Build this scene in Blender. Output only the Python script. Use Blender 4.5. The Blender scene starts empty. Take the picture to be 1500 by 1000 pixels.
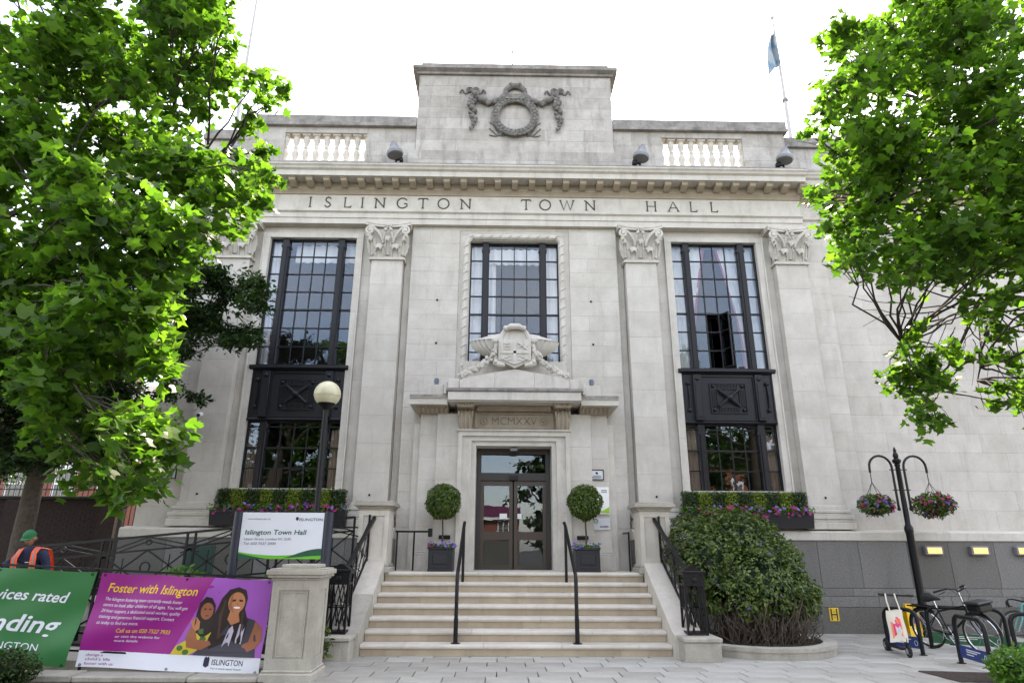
import bpy, bmesh, math, random
import numpy as np
from mathutils import Vector, Matrix
sc = bpy.context.scene
COL = sc.collection
random.seed(7); rng = np.random.default_rng(7)
PI = math.pi

# ------------------------------------------------------------------ camera
F = Vector((0.01474721, 0.9508753, 0.30922272)); R_ = Vector((0.9998431, -0.01705858, 0.00477224)); U = R_.cross(F)
cd = bpy.data.cameras.new('camera'); cam = bpy.data.objects.new('camera', cd); COL.objects.link(cam)
cd.sensor_width = 36; cd.lens = 36*927.07/1500; cd.clip_end = 2000; cd.clip_start = .05
m = Matrix((R_, U, -F)).transposed().to_4x4(); m.translation = Vector((-0.29716, -15.6, 1.8)); cam.matrix_world = m
sc.camera = cam
CAMP = np.array([-0.29716, -15.6, 1.8])

# ------------------------------------------------------------------ sky, sun, exposure
SUN_EL, SUN_AZ = 52, 14            # degrees; azimuth measured from +Y (behind the building) towards +X
w = bpy.data.worlds.new('World'); sc.world = w; w.use_nodes = True
nt = w.node_tree; bg = nt.nodes['Background']
sky = nt.nodes.new('ShaderNodeTexSky'); sky.sky_type = 'NISHITA'; sky.sun_disc = False
sky.sun_elevation = math.radians(SUN_EL); sky.sun_rotation = math.radians(SUN_AZ)
sky.air_density = 1.0; sky.dust_density = 1.6; sky.ozone_density = 2.0
# thin bright summer cloud over the whole sky
tc = nt.nodes.new('ShaderNodeTexCoord'); mp = nt.nodes.new('ShaderNodeMapping'); mp.inputs['Scale'].default_value = (1, 1, 2.2)
nz = nt.nodes.new('ShaderNodeTexNoise'); nz.inputs['Scale'].default_value = 1.9; nz.inputs['Detail'].default_value = 6
cr = nt.nodes.new('ShaderNodeValToRGB'); cr.color_ramp.elements[0].position = .43; cr.color_ramp.elements[0].color = (.06, .06, .06, 1)
cr.color_ramp.elements[1].position = .76; cr.color_ramp.elements[1].color = (.5, .5, .5, 1)
mx = nt.nodes.new('ShaderNodeMix'); mx.data_type = 'RGBA'
nt.links.new(tc.outputs['Generated'], mp.inputs['Vector']); nt.links.new(mp.outputs['Vector'], nz.inputs['Vector'])
nt.links.new(nz.outputs['Fac'], cr.inputs['Fac']); nt.links.new(cr.outputs['Color'], mx.inputs['Factor'])
nt.links.new(sky.outputs['Color'], mx.inputs['A']); mx.inputs['B'].default_value = (8.0, 8.0, 8.0, 1)
nt.links.new(mx.outputs['Result'], bg.inputs['Color']); bg.inputs['Strength'].default_value = 0.14
sl = bpy.data.lights.new('sun', 'SUN'); sl.energy = 3.3; sl.angle = math.radians(2.5); sl.color = (1, .95, .86)
so = bpy.data.objects.new('sun', sl); COL.objects.link(so)
el, az = math.radians(SUN_EL), math.radians(SUN_AZ)
so.rotation_euler = Vector((math.sin(az)*math.cos(el), math.cos(az)*math.cos(el), math.sin(el))).to_track_quat('Z', 'Y').to_euler()
sc.view_settings.view_transform = 'Standard'; sc.view_settings.look = 'None'; sc.view_settings.gamma = 1
sc.view_settings.use_curve_mapping = False; sc.view_settings.exposure = 2.53
sc.view_settings.use_white_balance = True; sc.view_settings.white_balance_temperature = 7850; sc.view_settings.white_balance_tint = 13
sc.render.engine = 'CYCLES'; sc.cycles.max_bounces = 12; sc.cycles.diffuse_bounces = 9; sc.cycles.transmission_bounces = 9; sc.cycles.transparent_max_bounces = 16

# ------------------------------------------------------------------ helpers
def worg(o):
    v = Vector((0, 0, 0))
    while o is not None: v += o.location; o = o.parent
    return v
def link(o, parent=None):
    COL.objects.link(o)
    if parent is not None: o.parent = parent
    return o
def tag(o, label=None, cat=None, group=None, kind=None):
    if label: o['label'] = label
    if cat: o['category'] = cat
    if group: o['group'] = group
    if kind: o['kind'] = kind
    return o
def thing(name, label, cat, loc=(0, 0, 0), group=None):
    o = bpy.data.objects.new(name, None); o.location = loc; link(o); o.empty_display_size = .1
    return tag(o, label, cat, group)
def copy_tree(o, parent=None):
    c = o.copy(); COL.objects.link(c)
    if parent is not None: c.parent = parent
    for ch in list(o.children): copy_tree(ch, c)
    return c
class G:
    def __init__(s): s.v = []; s.f = []; s.m = []; s.mi = 0
    def add(s, vs, fs):
        b = len(s.v); s.v += [tuple(p) for p in vs]
        for q in fs: s.f.append([b+i for i in q]); s.m.append(s.mi)
        return s
    def box(s, x0, x1, y0, y1, z0, z1):
        return s.add([(x0,y0,z0),(x1,y0,z0),(x1,y1,z0),(x0,y1,z0),(x0,y0,z1),(x1,y0,z1),(x1,y1,z1),(x0,y1,z1)],
                     [(0,3,2,1),(4,5,6,7),(0,1,5,4),(1,2,6,5),(2,3,7,6),(3,0,4,7)])
    def cbox(s, x0, x1, y0, y1, z0, z1, c):   # chamfered box
        X=(x0,x1);Y=(y0,y1);Z=(z0,z1); bm=bmesh.new(); bmesh.ops.create_cube(bm, size=1)
        for p in bm.verts: p.co = Vector((X[p.co.x>0], Y[p.co.y>0], Z[p.co.z>0]))
        bmesh.ops.bevel(bm, geom=list(bm.edges), offset=c, segments=1, affect='EDGES')
        return s.bm(bm)
    def bm(s, bm):
        bm.verts.ensure_lookup_table(); bm.verts.index_update()
        s.add([v.co[:] for v in bm.verts], [[v.index for v in f.verts] for f in bm.faces]); bm.free(); return s
    def block(s, x0, x1, y, z0, z1, d, c=.006):  # ashlar block whose face looks to -Y
        v = []
        for yy, k in ((y, c), (y+c, 0), (y+d, 0)): v += [(x0+k,yy,z0+k),(x1-k,yy,z0+k),(x1-k,yy,z1-k),(x0+k,yy,z1-k)]
        f = [(0,1,2,3)]
        for a in (0, 4):
            for i in range(4): j=(i+1)%4; f.append((a+i, a+4+i, a+4+j, a+j))
        return s.add(v, f)
    def prism(s, poly, ax, a, b):
        n = len(poly)
        def P(p, t): return (t,p[0],p[1]) if ax=='x' else (p[0],t,p[1]) if ax=='y' else (p[0],p[1],t)
        return s.add([P(p,a) for p in poly]+[P(p,b) for p in poly],
                     [list(range(n)), list(range(2*n-1,n-1,-1))]+[(i,i+n,(i+1)%n+n,(i+1)%n) for i in range(n)])
    def tube(s, pts, r, n=8, closed=False, tw=0):
        pts = [Vector(p) for p in pts]; N = len(pts); rs = r if isinstance(r,(list,tuple)) else [r]*N
        vs = []; up = None
        for i, p in enumerate(pts):
            t = (pts[(i+1)%N]-pts[i-1]) if closed else (pts[min(i+1,N-1)]-pts[max(i-1,0)])
            t.normalize()
            if up is None: up = Vector((0,0,1)) if abs(t.z)<.9 else Vector((0,1,0))
            a = up - t*up.dot(t)
            if a.length < 1e-4: a = Vector((1,0,0)) - t*t.x
            a.normalize(); b = t.cross(a); up = a
            for k in range(n):
                g = 2*PI*(k+.5)/n + tw; vs.append(p + (a*math.cos(g)+b*math.sin(g))*rs[i])
        fs = []
        for i in range(N if closed else N-1):
            j=(i+1)%N
            for k in range(n): l=(k+1)%n; fs.append((i*n+k,i*n+l,j*n+l,j*n+k))
        if not closed: fs += [list(range(n-1,-1,-1)), [(N-1)*n+k for k in range(n)]]
        return s.add(vs, fs)
    def lathe(s, prof, n=16, c=(0,0,0), sx=1, sy=1):
        vs=[]; 
        for r,z in prof:
            for k in range(n): g=2*PI*(k+.5)/n; vs.append((c[0]+r*sx*math.cos(g), c[1]+r*sy*math.sin(g), c[2]+z))
        fs=[(i*n+k,i*n+(k+1)%n,(i+1)*n+(k+1)%n,(i+1)*n+k) for i in range(len(prof)-1) for k in range(n)]
        fs += [list(range(n-1,-1,-1)), [(len(prof)-1)*n+k for k in range(n)]]
        return s.add(vs, fs)
    def ball(s, c, r, n=8, h=6, sx=1, sy=1, sz=1):
        return s.lathe([(max(r*math.sin(PI*i/h),r*.02), -r*sz*math.cos(PI*i/h)) for i in range(h+1)], n, c, sx, sy)
    def build(s, name, mat, parent=None, smooth=False, label=None, org=None, kind=None):
        me = bpy.data.meshes.new(name)
        o0 = Vector(org) if org is not None else (worg(parent) if parent is not None else Vector((0,0,0)))
        me.from_pydata([(p[0]-o0.x,p[1]-o0.y,p[2]-o0.z) for p in s.v], [], s.f)
        for mt in (mat if isinstance(mat,(list,tuple)) else [mat]): me.materials.append(mt)
        if max(s.m, default=0): me.polygons.foreach_set('material_index', s.m)
        bm = bmesh.new(); bm.from_mesh(me); bmesh.ops.recalc_face_normals(bm, faces=bm.faces); bm.to_mesh(me); bm.free()
        if smooth:
            me.polygons.foreach_set('use_smooth', [True]*len(me.polygons)); me.set_sharp_from_angle(angle=math.radians(40))
        me.update(); o = bpy.data.objects.new(name, me)
        if parent is None and org is not None: o.location = o0
        link(o, parent)
        if label: o['label'] = label
        if kind: o['kind'] = kind
        return o
def solo(g, name, mat, label, cat, group=None, org=None, smooth=False):
    return tag(g.build(name, mat, None, smooth, org=org), label, cat, group)
def struct(g, name, mat):
    o = g.build(name, mat); o['kind'] = 'structure'; return o
def arc(cx, cz, r, a0, a1, n, y=0, rz=None):
    return [(cx+r*math.cos(math.radians(a0+(a1-a0)*i/n)), y, cz+(rz or r)*math.sin(math.radians(a0+(a1-a0)*i/n))) for i in range(n+1)]

# ------------------------------------------------------------------ materials
def lin(h): 
    f=lambda c: c/12.92 if c<=.04045 else ((c+.055)/1.055)**2.4
    return tuple(f(int(h[i:i+2],16)/255) for i in (0,2,4))
def M(name, col, rough=.7, var=.15, vs=4, rnd=0, bump=0, bs=60, metal=0, col2=None, streak=0, streakcol=(.09,.085,.075), spec=.5, emit=0, spots=0):
    mt = bpy.data.materials.new(name); mt.use_nodes = True; n = mt.node_tree; N=n.nodes; L=n.links; b = N['Principled BSDF']
    b.inputs['Roughness'].default_value = rough; b.inputs['Metallic'].default_value = metal; b.inputs['Specular IOR Level'].default_value = spec
    c2 = col2 or tuple(x*(1-var) for x in col)
    t = N.new('ShaderNodeTexCoord'); z = N.new('ShaderNodeTexNoise'); z.inputs['Scale'].default_value = vs; z.inputs['Detail'].default_value = 8; z.inputs['Roughness'].default_value=.65
    L.new(t.outputs['Object'], z.inputs['Vector'])
    r = N.new('ShaderNodeValToRGB'); r.color_ramp.elements[0].position=.32; r.color_ramp.elements[1].position=.68
    r.color_ramp.elements[0].color=(*c2,1); r.color_ramp.elements[1].color=(*col,1); L.new(z.outputs['Fac'], r.inputs['Fac']); out = r.outputs['Color']
    def mul(out, val):
        x = N.new('ShaderNodeMix'); x.data_type='RGBA'; x.blend_type='MULTIPLY'; x.inputs['Factor'].default_value=1
        L.new(out, x.inputs['A']); L.new(val, x.inputs['B']); return x.outputs['Result']
    if rnd:
        oi = N.new('ShaderNodeObjectInfo'); q = N.new('ShaderNodeValToRGB'); e=q.color_ramp.elements
        e[0].color=(1-rnd,1-rnd*1.05,1-rnd*1.15,1); e[1].color=(1,1,1,1); e[1].position=.8; L.new(oi.outputs['Random'], q.inputs['Fac']); out = mul(out, q.outputs['Color'])
    def mixin(out, fac, c):
        x = N.new('ShaderNodeMix'); x.data_type='RGBA'; L.new(fac, x.inputs['Factor']); L.new(out, x.inputs['A']); x.inputs['B'].default_value=(*c,1); return x.outputs['Result']
    if streak:
        mp = N.new('ShaderNodeMapping'); mp.inputs['Scale'].default_value=(3.2,3.2,.55); L.new(t.outputs['Object'], mp.inputs['Vector'])
        z2 = N.new('ShaderNodeTexNoise'); z2.inputs['Scale'].default_value=1.3; z2.inputs['Detail'].default_value=9; z2.inputs['Roughness'].default_value=.7; L.new(mp.outputs['Vector'], z2.inputs['Vector'])
        q = N.new('ShaderNodeMapRange'); q.inputs['From Min'].default_value=.52; q.inputs['From Max'].default_value=.78; q.inputs['To Max'].default_value=streak; L.new(z2.outputs['Fac'], q.inputs['Value'])
        out = mixin(out, q.outputs['Result'], streakcol)
    if spots:
        z3 = N.new('ShaderNodeTexNoise'); z3.inputs['Scale'].default_value=38; z3.inputs['Detail'].default_value=3; L.new(t.outputs['Object'], z3.inputs['Vector'])
        q = N.new('ShaderNodeMapRange'); q.inputs['From Min'].default_value=.58; q.inputs['From Max'].default_value=.72; q.inputs['To Max'].default_value=spots; L.new(z3.outputs['Fac'], q.inputs['Value'])
        out = mixin(out, q.outputs['Result'], (.06,.058,.05))
    L.new(out, b.inputs['Base Color'])
    if bump:
        zb = N.new('ShaderNodeTexNoise'); zb.inputs['Scale'].default_value=bs; zb.inputs['Detail'].default_value=5; L.new(t.outputs['Object'], zb.inputs['Vector'])
        bp = N.new('ShaderNodeBump'); bp.inputs['Strength'].default_value=bump; bp.inputs['Distance'].default_value=.02; L.new(zb.outputs['Fac'], bp.inputs['Height']); L.new(bp.outputs['Normal'], b.inputs['Normal'])
    if emit: L.new(out, b.inputs['Emission Color']); b.inputs['Emission Strength'].default_value = emit
    return mt
def leafmat(name, a, b_, c, trans, use_obj=False, rough=.42, tw=.45):
    mt = bpy.data.materials.new(name); mt.use_nodes=True; n=mt.node_tree; N=n.nodes; L=n.links; p=N['Principled BSDF']; out=N['Material Output']
    if use_obj: s = N.new('ShaderNodeObjectInfo').outputs['Random']
    else: at=N.new('ShaderNodeAttribute'); at.attribute_name='rnd'; s=at.outputs['Fac']
    r=N.new('ShaderNodeValToRGB'); e=r.color_ramp.elements; e[0].color=(*a,1); e[1].color=(*c,1); k=e.new(.55); k.color=(*b_,1); L.new(s,r.inputs['Fac'])
    L.new(r.outputs['Color'], p.inputs['Base Color']); p.inputs['Roughness'].default_value=rough; p.inputs['Specular IOR Level'].default_value=.3
    t=N.new('ShaderNodeBsdfTranslucent'); x=N.new('ShaderNodeMix'); x.data_type='RGBA'; x.blend_type='MULTIPLY'; x.inputs['Factor'].default_value=1
    L.new(r.outputs['Color'], x.inputs['A']); x.inputs['B'].default_value=(*trans,1); x.clamp_result=False
    L.new(x.outputs['Result'], t.inputs['Color'])
    ms=N.new('ShaderNodeMixShader'); ms.inputs['Fac'].default_value=tw; L.new(p.outputs[0],ms.inputs[1]); L.new(t.outputs[0],ms.inputs[2]); L.new(ms.outputs[0],out.inputs['Surface'])
    return mt
STONE = M('portland_stone', (.565,.535,.49), .85, col2=(.45,.42,.375), vs=1.7, rnd=.075, bump=.12, bs=35, streak=.42, streakcol=(.24,.22,.19), spots=.2)
STONEP = M('portland_stone_moulded', (.575,.545,.495), .85, col2=(.46,.43,.38), vs=2.3, bump=.12, bs=35, streak=.5, streakcol=(.20,.18,.155), spots=.25)
STONEW = M('weathered_coping_stone', (.33,.31,.29), .9, col2=(.15,.142,.135), vs=3.5, bump=.4, bs=30, streak=.6, streakcol=(.06,.058,.055), spots=.5)
STONET = M('tan_stone', (.40,.34,.265), .85, col2=(.30,.25,.19), vs=3, bump=.2, bs=40)  # darker tan tone for bed moulds, brackets and the portal frieze
STONEA = M('stained_attic_stone', (.50,.475,.445), .88, col2=(.36,.34,.315), vs=2.6, rnd=.24, bump=.25, bs=30, streak=.9, streakcol=(.15,.14,.128), spots=.5)
CARVED = M('sooty_carved_stone', (.22,.21,.195), .9, col2=(.08,.077,.072), vs=9, bump=.5, bs=40)
LETTER = M('incised_letter_paint', (.06,.05,.035), .8)
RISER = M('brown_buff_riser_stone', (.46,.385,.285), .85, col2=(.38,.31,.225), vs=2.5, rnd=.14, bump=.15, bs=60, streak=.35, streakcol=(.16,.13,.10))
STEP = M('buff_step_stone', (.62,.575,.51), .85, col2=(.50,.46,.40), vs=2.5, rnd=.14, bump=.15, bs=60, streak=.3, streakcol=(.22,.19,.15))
PIER = M('grey_pier_stone', (.43,.40,.345), .9, col2=(.33,.305,.26), vs=3.5, rnd=.1, bump=.35, bs=50, streak=.45, streakcol=(.15,.14,.12), spots=.25)
GRANITE = M('grey_granite', (.24,.232,.222), .75, col2=(.11,.107,.104), vs=42, rnd=.5, bump=.2, bs=150, spots=.75, streak=.5, streakcol=(.08,.078,.075))
PAVER = M('grey_paver', (.45,.43,.39), .85, col2=(.31,.295,.265), vs=2.2, rnd=.22, bump=.25, bs=90, spots=.3, streak=.35, streakcol=(.14,.135,.125))
GROUND = M('mortar_ground', (.06,.058,.053), .95, vs=6)
ASPHALT = M('asphalt', (.06,.06,.06), .9, vs=20, bump=.3, bs=80)
IRON = M('black_painted_iron', (.0045,.005,.0065), .4, spec=.3, var=.3, vs=12, bump=.08, bs=60)
BRONZE = M('dark_window_metal', (.007,.007,.010), .42, spec=.3, col2=(.012,.011,.013), vs=3, bump=.1, bs=30)
SPANDREL = M('blackened_bronze_panel', (.007,.009,.016), .45, spec=.35, col2=(.012,.011,.011), vs=5, bump=.15, bs=25)
DOORM = M('brown_door_metal', (.048,.032,.020), .4, vs=3)
DARK = M('dark_interior', (.05,.048,.046), .9)
CURTAIN = M('white_net_curtain', (.80,.80,.79), .9, var=.05)
CURTAINP = M('pinkish_brown_curtain', (.42,.30,.25), .9, vs=6)
CURTAINR = M('dark_red_curtain', (.22,.015,.03), .85)
PLANTER = M('charcoal_planter', (.010,.011,.015), .5, vs=6, bump=.05)
SOIL = M('soil', (.035,.025,.018), .95, vs=30, bump=.4)
BARK = M('tree_bark', (.10,.078,.058), .95, col2=(.045,.035,.027), vs=14, bump=.8, bs=22)
TWIG = M('dark_twig_bark', (.045,.036,.028), .9, vs=14)
DRYTW = M('dry_brown_twig', (.13,.095,.068), .9, col2=(.03,.022,.016), vs=5)
BRICK = M('tree_shaded_brick', (.032,.016,.013), .9, col2=(.014,.009,.008), vs=9, bump=.3)  # shade of the tree canopy is put into this brick colour
MORTAR = M('tree_shaded_mortar', (.016,.015,.014), .95)  # mortar and coping darkened too, tree shade put into the colour
ROOFM = M('dark_roof_felt', (.05,.05,.05), .9)
REDB = M('red_brick', (.26,.09,.06), .9, col2=(.18,.062,.045), vs=14, bump=.2)
WHITE = M('white_paint', (.78,.78,.77), .55, var=.05)
WHITEF = M('off_white_flagpole', (.42,.42,.42), .5)
PURPLE = M('purple_fascia', (.16,.02,.09), .6)
LAMPG = M('cream_lamp_globe', (.66,.62,.44), .25, col2=(.52,.48,.32), vs=3)
FLOODM = M('grey_floodlight', (.19,.20,.215), .5, vs=6)
FLOODG = M('dark_pane', (.12,.12,.11), .2)
LENS = M('floodlight_lens', (.22,.22,.20), .3)
GLOW = M('lit_lamp_lens', (1.0,.58,.20), .5, var=.25, vs=22, emit=.30)
CHROME = M('bare_steel', (.55,.56,.58), .25, metal=1, var=.1)
RUBBER = M('black_rubber', (.015,.015,.015), .8)
GRATE = M('rusty_grate', (.10,.07,.06), .85, col2=(.05,.037,.032), vs=18, bump=.3)
def glassmat(name, tint=(1,1,1), k=1.52):
    mt=bpy.data.materials.new(name); mt.use_nodes=True; n=mt.node_tree; N=n.nodes; L=n.links; N.remove(N['Principled BSDF']); out=N['Material Output']
    g=N.new('ShaderNodeBsdfGlossy'); g.inputs['Roughness'].default_value=.0; g.inputs['Color'].default_value=(.76,.87,1,1)  # blue cast of the sky reflections is put into the gloss colour
    t=N.new('ShaderNodeBsdfTransparent'); t.inputs['Color'].default_value=(*tint,1); fr=N.new('ShaderNodeFresnel'); fr.inputs['IOR'].default_value=k
    tx=N.new('ShaderNodeTexCoord'); nz=N.new('ShaderNodeTexNoise'); nz.inputs['Scale'].default_value=3.0; nz.inputs['Detail'].default_value=1; bp=N.new('ShaderNodeBump'); bp.inputs['Strength'].default_value=.012; bp.inputs['Distance'].default_value=.05
    L.new(tx.outputs['Object'],nz.inputs['Vector']); L.new(nz.outputs['Fac'],bp.inputs['Height']); L.new(bp.outputs['Normal'],g.inputs['Normal'])
    ms=N.new('ShaderNodeMixShader'); L.new(fr.outputs[0],ms.inputs['Fac']); L.new(t.outputs[0],ms.inputs[1]); L.new(g.outputs[0],ms.inputs[2]); L.new(ms.outputs[0],out.inputs['Surface']); return mt
GLASS = glassmat('window_glass')
def flat(name, hexc, rough=.6): return M(name, lin(hexc), rough, var=.04)
TULIP = leafmat('tulip_leaf', (.027,.066,.011), (.052,.115,.016), (.086,.16,.022), (2.0,2.3,1.1), tw=.55)
TULIPO = leafmat('tulip_leaf_single', (.027,.066,.011), (.052,.115,.016), (.086,.16,.022), (2.0,2.3,1.1), True, tw=.55)
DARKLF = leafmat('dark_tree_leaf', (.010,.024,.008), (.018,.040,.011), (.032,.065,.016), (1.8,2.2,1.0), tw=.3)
BOX = leafmat('box_leaf', (.020,.042,.006), (.050,.092,.010), (.11,.165,.018), (1.8,2.2,1), tw=.2)
LIME = leafmat('lime_box_leaf', (.065,.105,.009), (.115,.17,.014), (.20,.25,.022), (1.6,2.0,1), tw=.25)
DBOX = leafmat('dark_box_leaf', (.012,.026,.006), (.024,.048,.008), (.05,.085,.014), (1.8,2.2,1), tw=.2)
SHRUB = leafmat('shrub_leaf', (.018,.038,.009), (.065,.105,.018), (.16,.21,.05), (1.7,2.0,1), tw=.2, rough=.4)
FERN = leafmat('bright_shrub_leaf', (.04,.10,.012), (.07,.16,.02), (.12,.24,.03), (1.8,2.2,1), tw=.35)
PETAL = leafmat('magenta_petal', (.16,.006,.06), (.32,.015,.16), (.40,.02,.10), (1.4,1.2,1.4), tw=.2)
PETALV = leafmat('violet_petal', (.13,.08,.40), (.20,.13,.50), (.05,.02,.18), (1.2,1.2,1.3), tw=.2)

# ------------------------------------------------------------------ leaf clouds
TULIP_SHAPE = [(0,0),(.22,-.02),(.40,.08),(.54,.26),(.33,.42),(.36,.62),(.47,.88),(.20,.76),(0,.68),(-.20,.76),(-.47,.88),(-.36,.62),(-.33,.42),(-.54,.26),(-.40,.08),(-.22,-.02)]
OVAL_SHAPE = [(0,0),(.24,.28),(.22,.65),(0,1),(-.22,.65),(-.24,.28)]
def leaf_template(shape, cup=.12):
    vs=[(0,.36,0)]+[(x,y,cup*abs(x)*2-.10*(y-.3)**2) for x,y in shape]; n=len(shape)
    return np.array(vs), [(0,1+i,1+(i+1)%n) for i in range(n)]
def frames(cs, up=.6, droop=.35, out=None):
    n=len(cs); nr=rng.normal(size=(n,3)); nr[:,2]=np.abs(nr[:,2])*.6+up*1.3
    if out is not None: nr=nr*.55+out
    t=rng.normal(size=(n,3)); t[:,2]-=droop*2
    if out is not None: t=t+out*.4
    nr/=np.linalg.norm(nr,axis=1,keepdims=True)+1e-9
    t-=nr*(t*nr).sum(1,keepdims=True); t/=np.linalg.norm(t,axis=1,keepdims=True)+1e-9
    return np.cross(t,nr), t, nr
def leaves(name, mat, cs, size, shape, parent=None, up=.6, droop=.35, out=None, kind='stuff', rnd=None, cup=.12):
    cs=np.asarray(cs,float); n=len(cs); T,Fc=leaf_template(shape,cup); k=len(T)
    x,y,z=frames(cs,up,droop,out); s=(size*np.clip(rng.normal(.95,.24,n),.45,1.45))[:,None,None]; zk=rng.uniform(-1.0,3.2,n)[:,None,None]; zk[:]=zk if len(shape)>8 else 1
    V=cs[:,None,:]+s*(T[None,:,0:1]*x[:,None,:]+T[None,:,1:2]*y[:,None,:]+zk*T[None,:,2:3]*z[:,None,:])
    return rawmesh(name, mat, V.reshape(-1,3), np.array(Fc), n, k, parent, kind, rng.random(n) if rnd is None else rnd)
def rawmesh(name, mat, V, Fc, n, k, parent, kind, rnd):
    o0=worg(parent) if parent is not None else Vector((0,0,0)); V=V-np.array(o0)
    Fa=(Fc[None]+np.arange(n)[:,None,None]*k).reshape(-1,3)
    me=bpy.data.meshes.new(name); me.vertices.add(len(V)); me.vertices.foreach_set('co',V.astype(np.float32).ravel())
    me.loops.add(Fa.size); me.loops.foreach_set('vertex_index',Fa.astype(np.int32).ravel())
    me.polygons.add(len(Fa)); me.polygons.foreach_set('loop_start',np.arange(0,Fa.size,3,dtype=np.int32)); me.polygons.foreach_set('loop_total',np.full(len(Fa),3,np.int32))
    me.update(calc_edges=True); a=me.attributes.new('rnd','FLOAT','POINT'); a.data.foreach_set('value',np.repeat(rnd,k).astype(np.float32))
    me.materials.append(mat); o=bpy.data.objects.new(name,me); link(o,parent)
    if kind: o['kind']=kind
    return o
def text_mesh(s, shear=0, bold=0):
    cu=bpy.data.curves.new('t','FONT'); cu.body=s; cu.shear=shear; cu.offset=bold; cu.resolution_u=3; ob=bpy.data.objects.new('t',cu); COL.objects.link(ob)
    dg=bpy.context.evaluated_depsgraph_get(); me=bpy.data.meshes.new_from_object(ob.evaluated_get(dg))
    v=np.array([p.co[:2] for p in me.vertices]) if len(me.vertices) else np.zeros((1,2)); f=[list(p.vertices) for p in me.polygons]
    bpy.data.objects.remove(ob); bpy.data.curves.remove(cu); bpy.data.meshes.remove(me); return v,f
def text(s, name, mat, parent, place, x0, x1, z0, cap, shear=0, bold=0):   # letters fitted between x0 and x1, baseline z0, capital height cap
    v,f=text_mesh(s,shear,bold); lo,hi=v[:,0].min(),v[:,0].max(); k=(x1-x0)/(hi-lo)
    g=G(); g.add([place(x0+(a-lo)*k, z0+b*cap/.7) for a,b in v], f); return g.build(name, mat, parent)
# ------------------------------------------------------------------ ground
g=G(); g.add([(-400,-400,-.03),(400,-400,-.03),(400,400,-.03),(-400,400,-.03)],[(0,1,2,3)]); ground=struct(g,'ground',GROUND)
g=G(); g.add([(-400,-30,-.022),(400,-30,-.022),(400,-20,-.022),(-400,-20,-.022)],[(0,1,2,3)]); struct(g,'road',ASPHALT)
pv=bpy.data.objects.new('pavement',None); link(pv); pv['kind']='structure'
def paver_mesh(wd,dp):
    return G().cbox(-wd/2+.007,wd/2-.007,-dp/2+.006,dp/2-.006,-.05,0,.006).build('paver',PAVER)
pm={}
def paver(x0,x1,y0,y1):
    k=(round(x1-x0,2),round(y1-y0,2))
    if k not in pm: o=paver_mesh(*k); o.parent=pv; pm[k]=o.data
    else: o=bpy.data.objects.new('paver',pm[k]); link(o,pv)
    o.location=((x0+x1)/2,(y0+y1)/2,random.uniform(-.002,.002)); o.rotation_euler=(random.uniform(-.003,.003),random.uniform(-.003,.003),0)
rest=G(); row=0; y=-.22
def blocked(x0,x1,y0,y1):
    for (a,b,c,d) in ((-3.5,3.5,-3.5,1),(3.3,5.4,-3.0,1),(-20,-3.6,-9,2)):
        if x0>=a-.05 and x1<=b+.05 and y0>=c-.02: return True
    return False
while y>-9.6:
    y0=y-.42; x=-3.6+(.0,.31,.16)[row%3]; 
    while x<10.6:
        x1=x+.62
        if not blocked(x,x1,y0,y):
            if y0>-6.15 and -2.9<x<9.9 and (x-0.3)<(y0+15.6)*.86 : paver(x,x1,y0,y)
            else: rest.box(x+.004,x1-.004,y0+.004,y-.004,-.05,0)
        x=x1
    y=y0; row+=1
o=rest.build('paver_mass',PAVER,pv); o['kind']='stuff'
GR=thing('drain_grating','rusty brown square drain grating set in the grey paving','drain cover',(6.6,-5.2,0))
q=[(6.2,-4.78),(7.25,-4.95),(7.35,-5.75),(6.3,-5.6)]
g=G(); g.prism([(a,b) for a,b in q],'z',.002,.010); g.build('grating_plate',GRATE,GR)
g=G()
for i in range(14):
    t=(i+.5)/14; a=Vector((*q[0],.012)).lerp(Vector((*q[3],.012)),t); b=Vector((*q[1],.012)).lerp(Vector((*q[2],.012)),t); g.tube([a,b],.012,4)
g.build('grating_bars',GRATE,GR)

# ------------------------------------------------------------------ entrance steps
ST=thing('entrance_steps','broad flight of seven buff stone steps up to the entrance','steps',(0,-2.4,0))
RIS,TRD,Y0,W=.186,.346,-3.47,2.73
for i in range(7):
    yf=Y0+TRD*i; z1=RIS*(i+1); z0=z1-RIS; yb=yf+TRD+.03 if i<6 else yf+.75
    prof=[(yf+.035,z0-.0),(yf+.035,z1-.075),(yf+.008,z1-.068),(yf-.004,z1-.04),(yf+.004,z1-.012),(yf+.03,z1),(yb,z1),(yb,z0)]
    n=random.choice((4,5,5)); off=random.uniform(-.35,.35); xs=[-W]+[(-W+2*W*(k+.5)/n)+off for k in range(n)]+[W]
    xs=[v for j,v in enumerate(xs) if j==0 or v-xs[j-1]>.25]
    sp=bpy.data.objects.new('step',None); link(sp,ST)
    for a,b in zip(xs,xs[1:]):
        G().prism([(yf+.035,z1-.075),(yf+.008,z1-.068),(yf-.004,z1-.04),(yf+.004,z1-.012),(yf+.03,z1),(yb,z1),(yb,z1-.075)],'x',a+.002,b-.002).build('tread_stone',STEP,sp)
    xs=[-W]+[x+random.choice((-.32,.30)) for x in xs[1:-1]]+[W]
    for a,b in zip(xs,xs[1:]):
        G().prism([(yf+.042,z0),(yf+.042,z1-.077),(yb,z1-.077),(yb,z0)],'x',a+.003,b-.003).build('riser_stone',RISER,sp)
g=G(); g.box(-W,W,-1.38+.75,.3,0,RIS*7-.002); g.build('landing',STEP,ST)
g=G()
for i in range(7): g.box(-W,W,Y0+TRD*i+.05,Y0+TRD*(i+1)+.05 if i<6 else -.63,-.02,RIS*(i+1)-.08)
g.build('step_core',PIER,ST)
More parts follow.
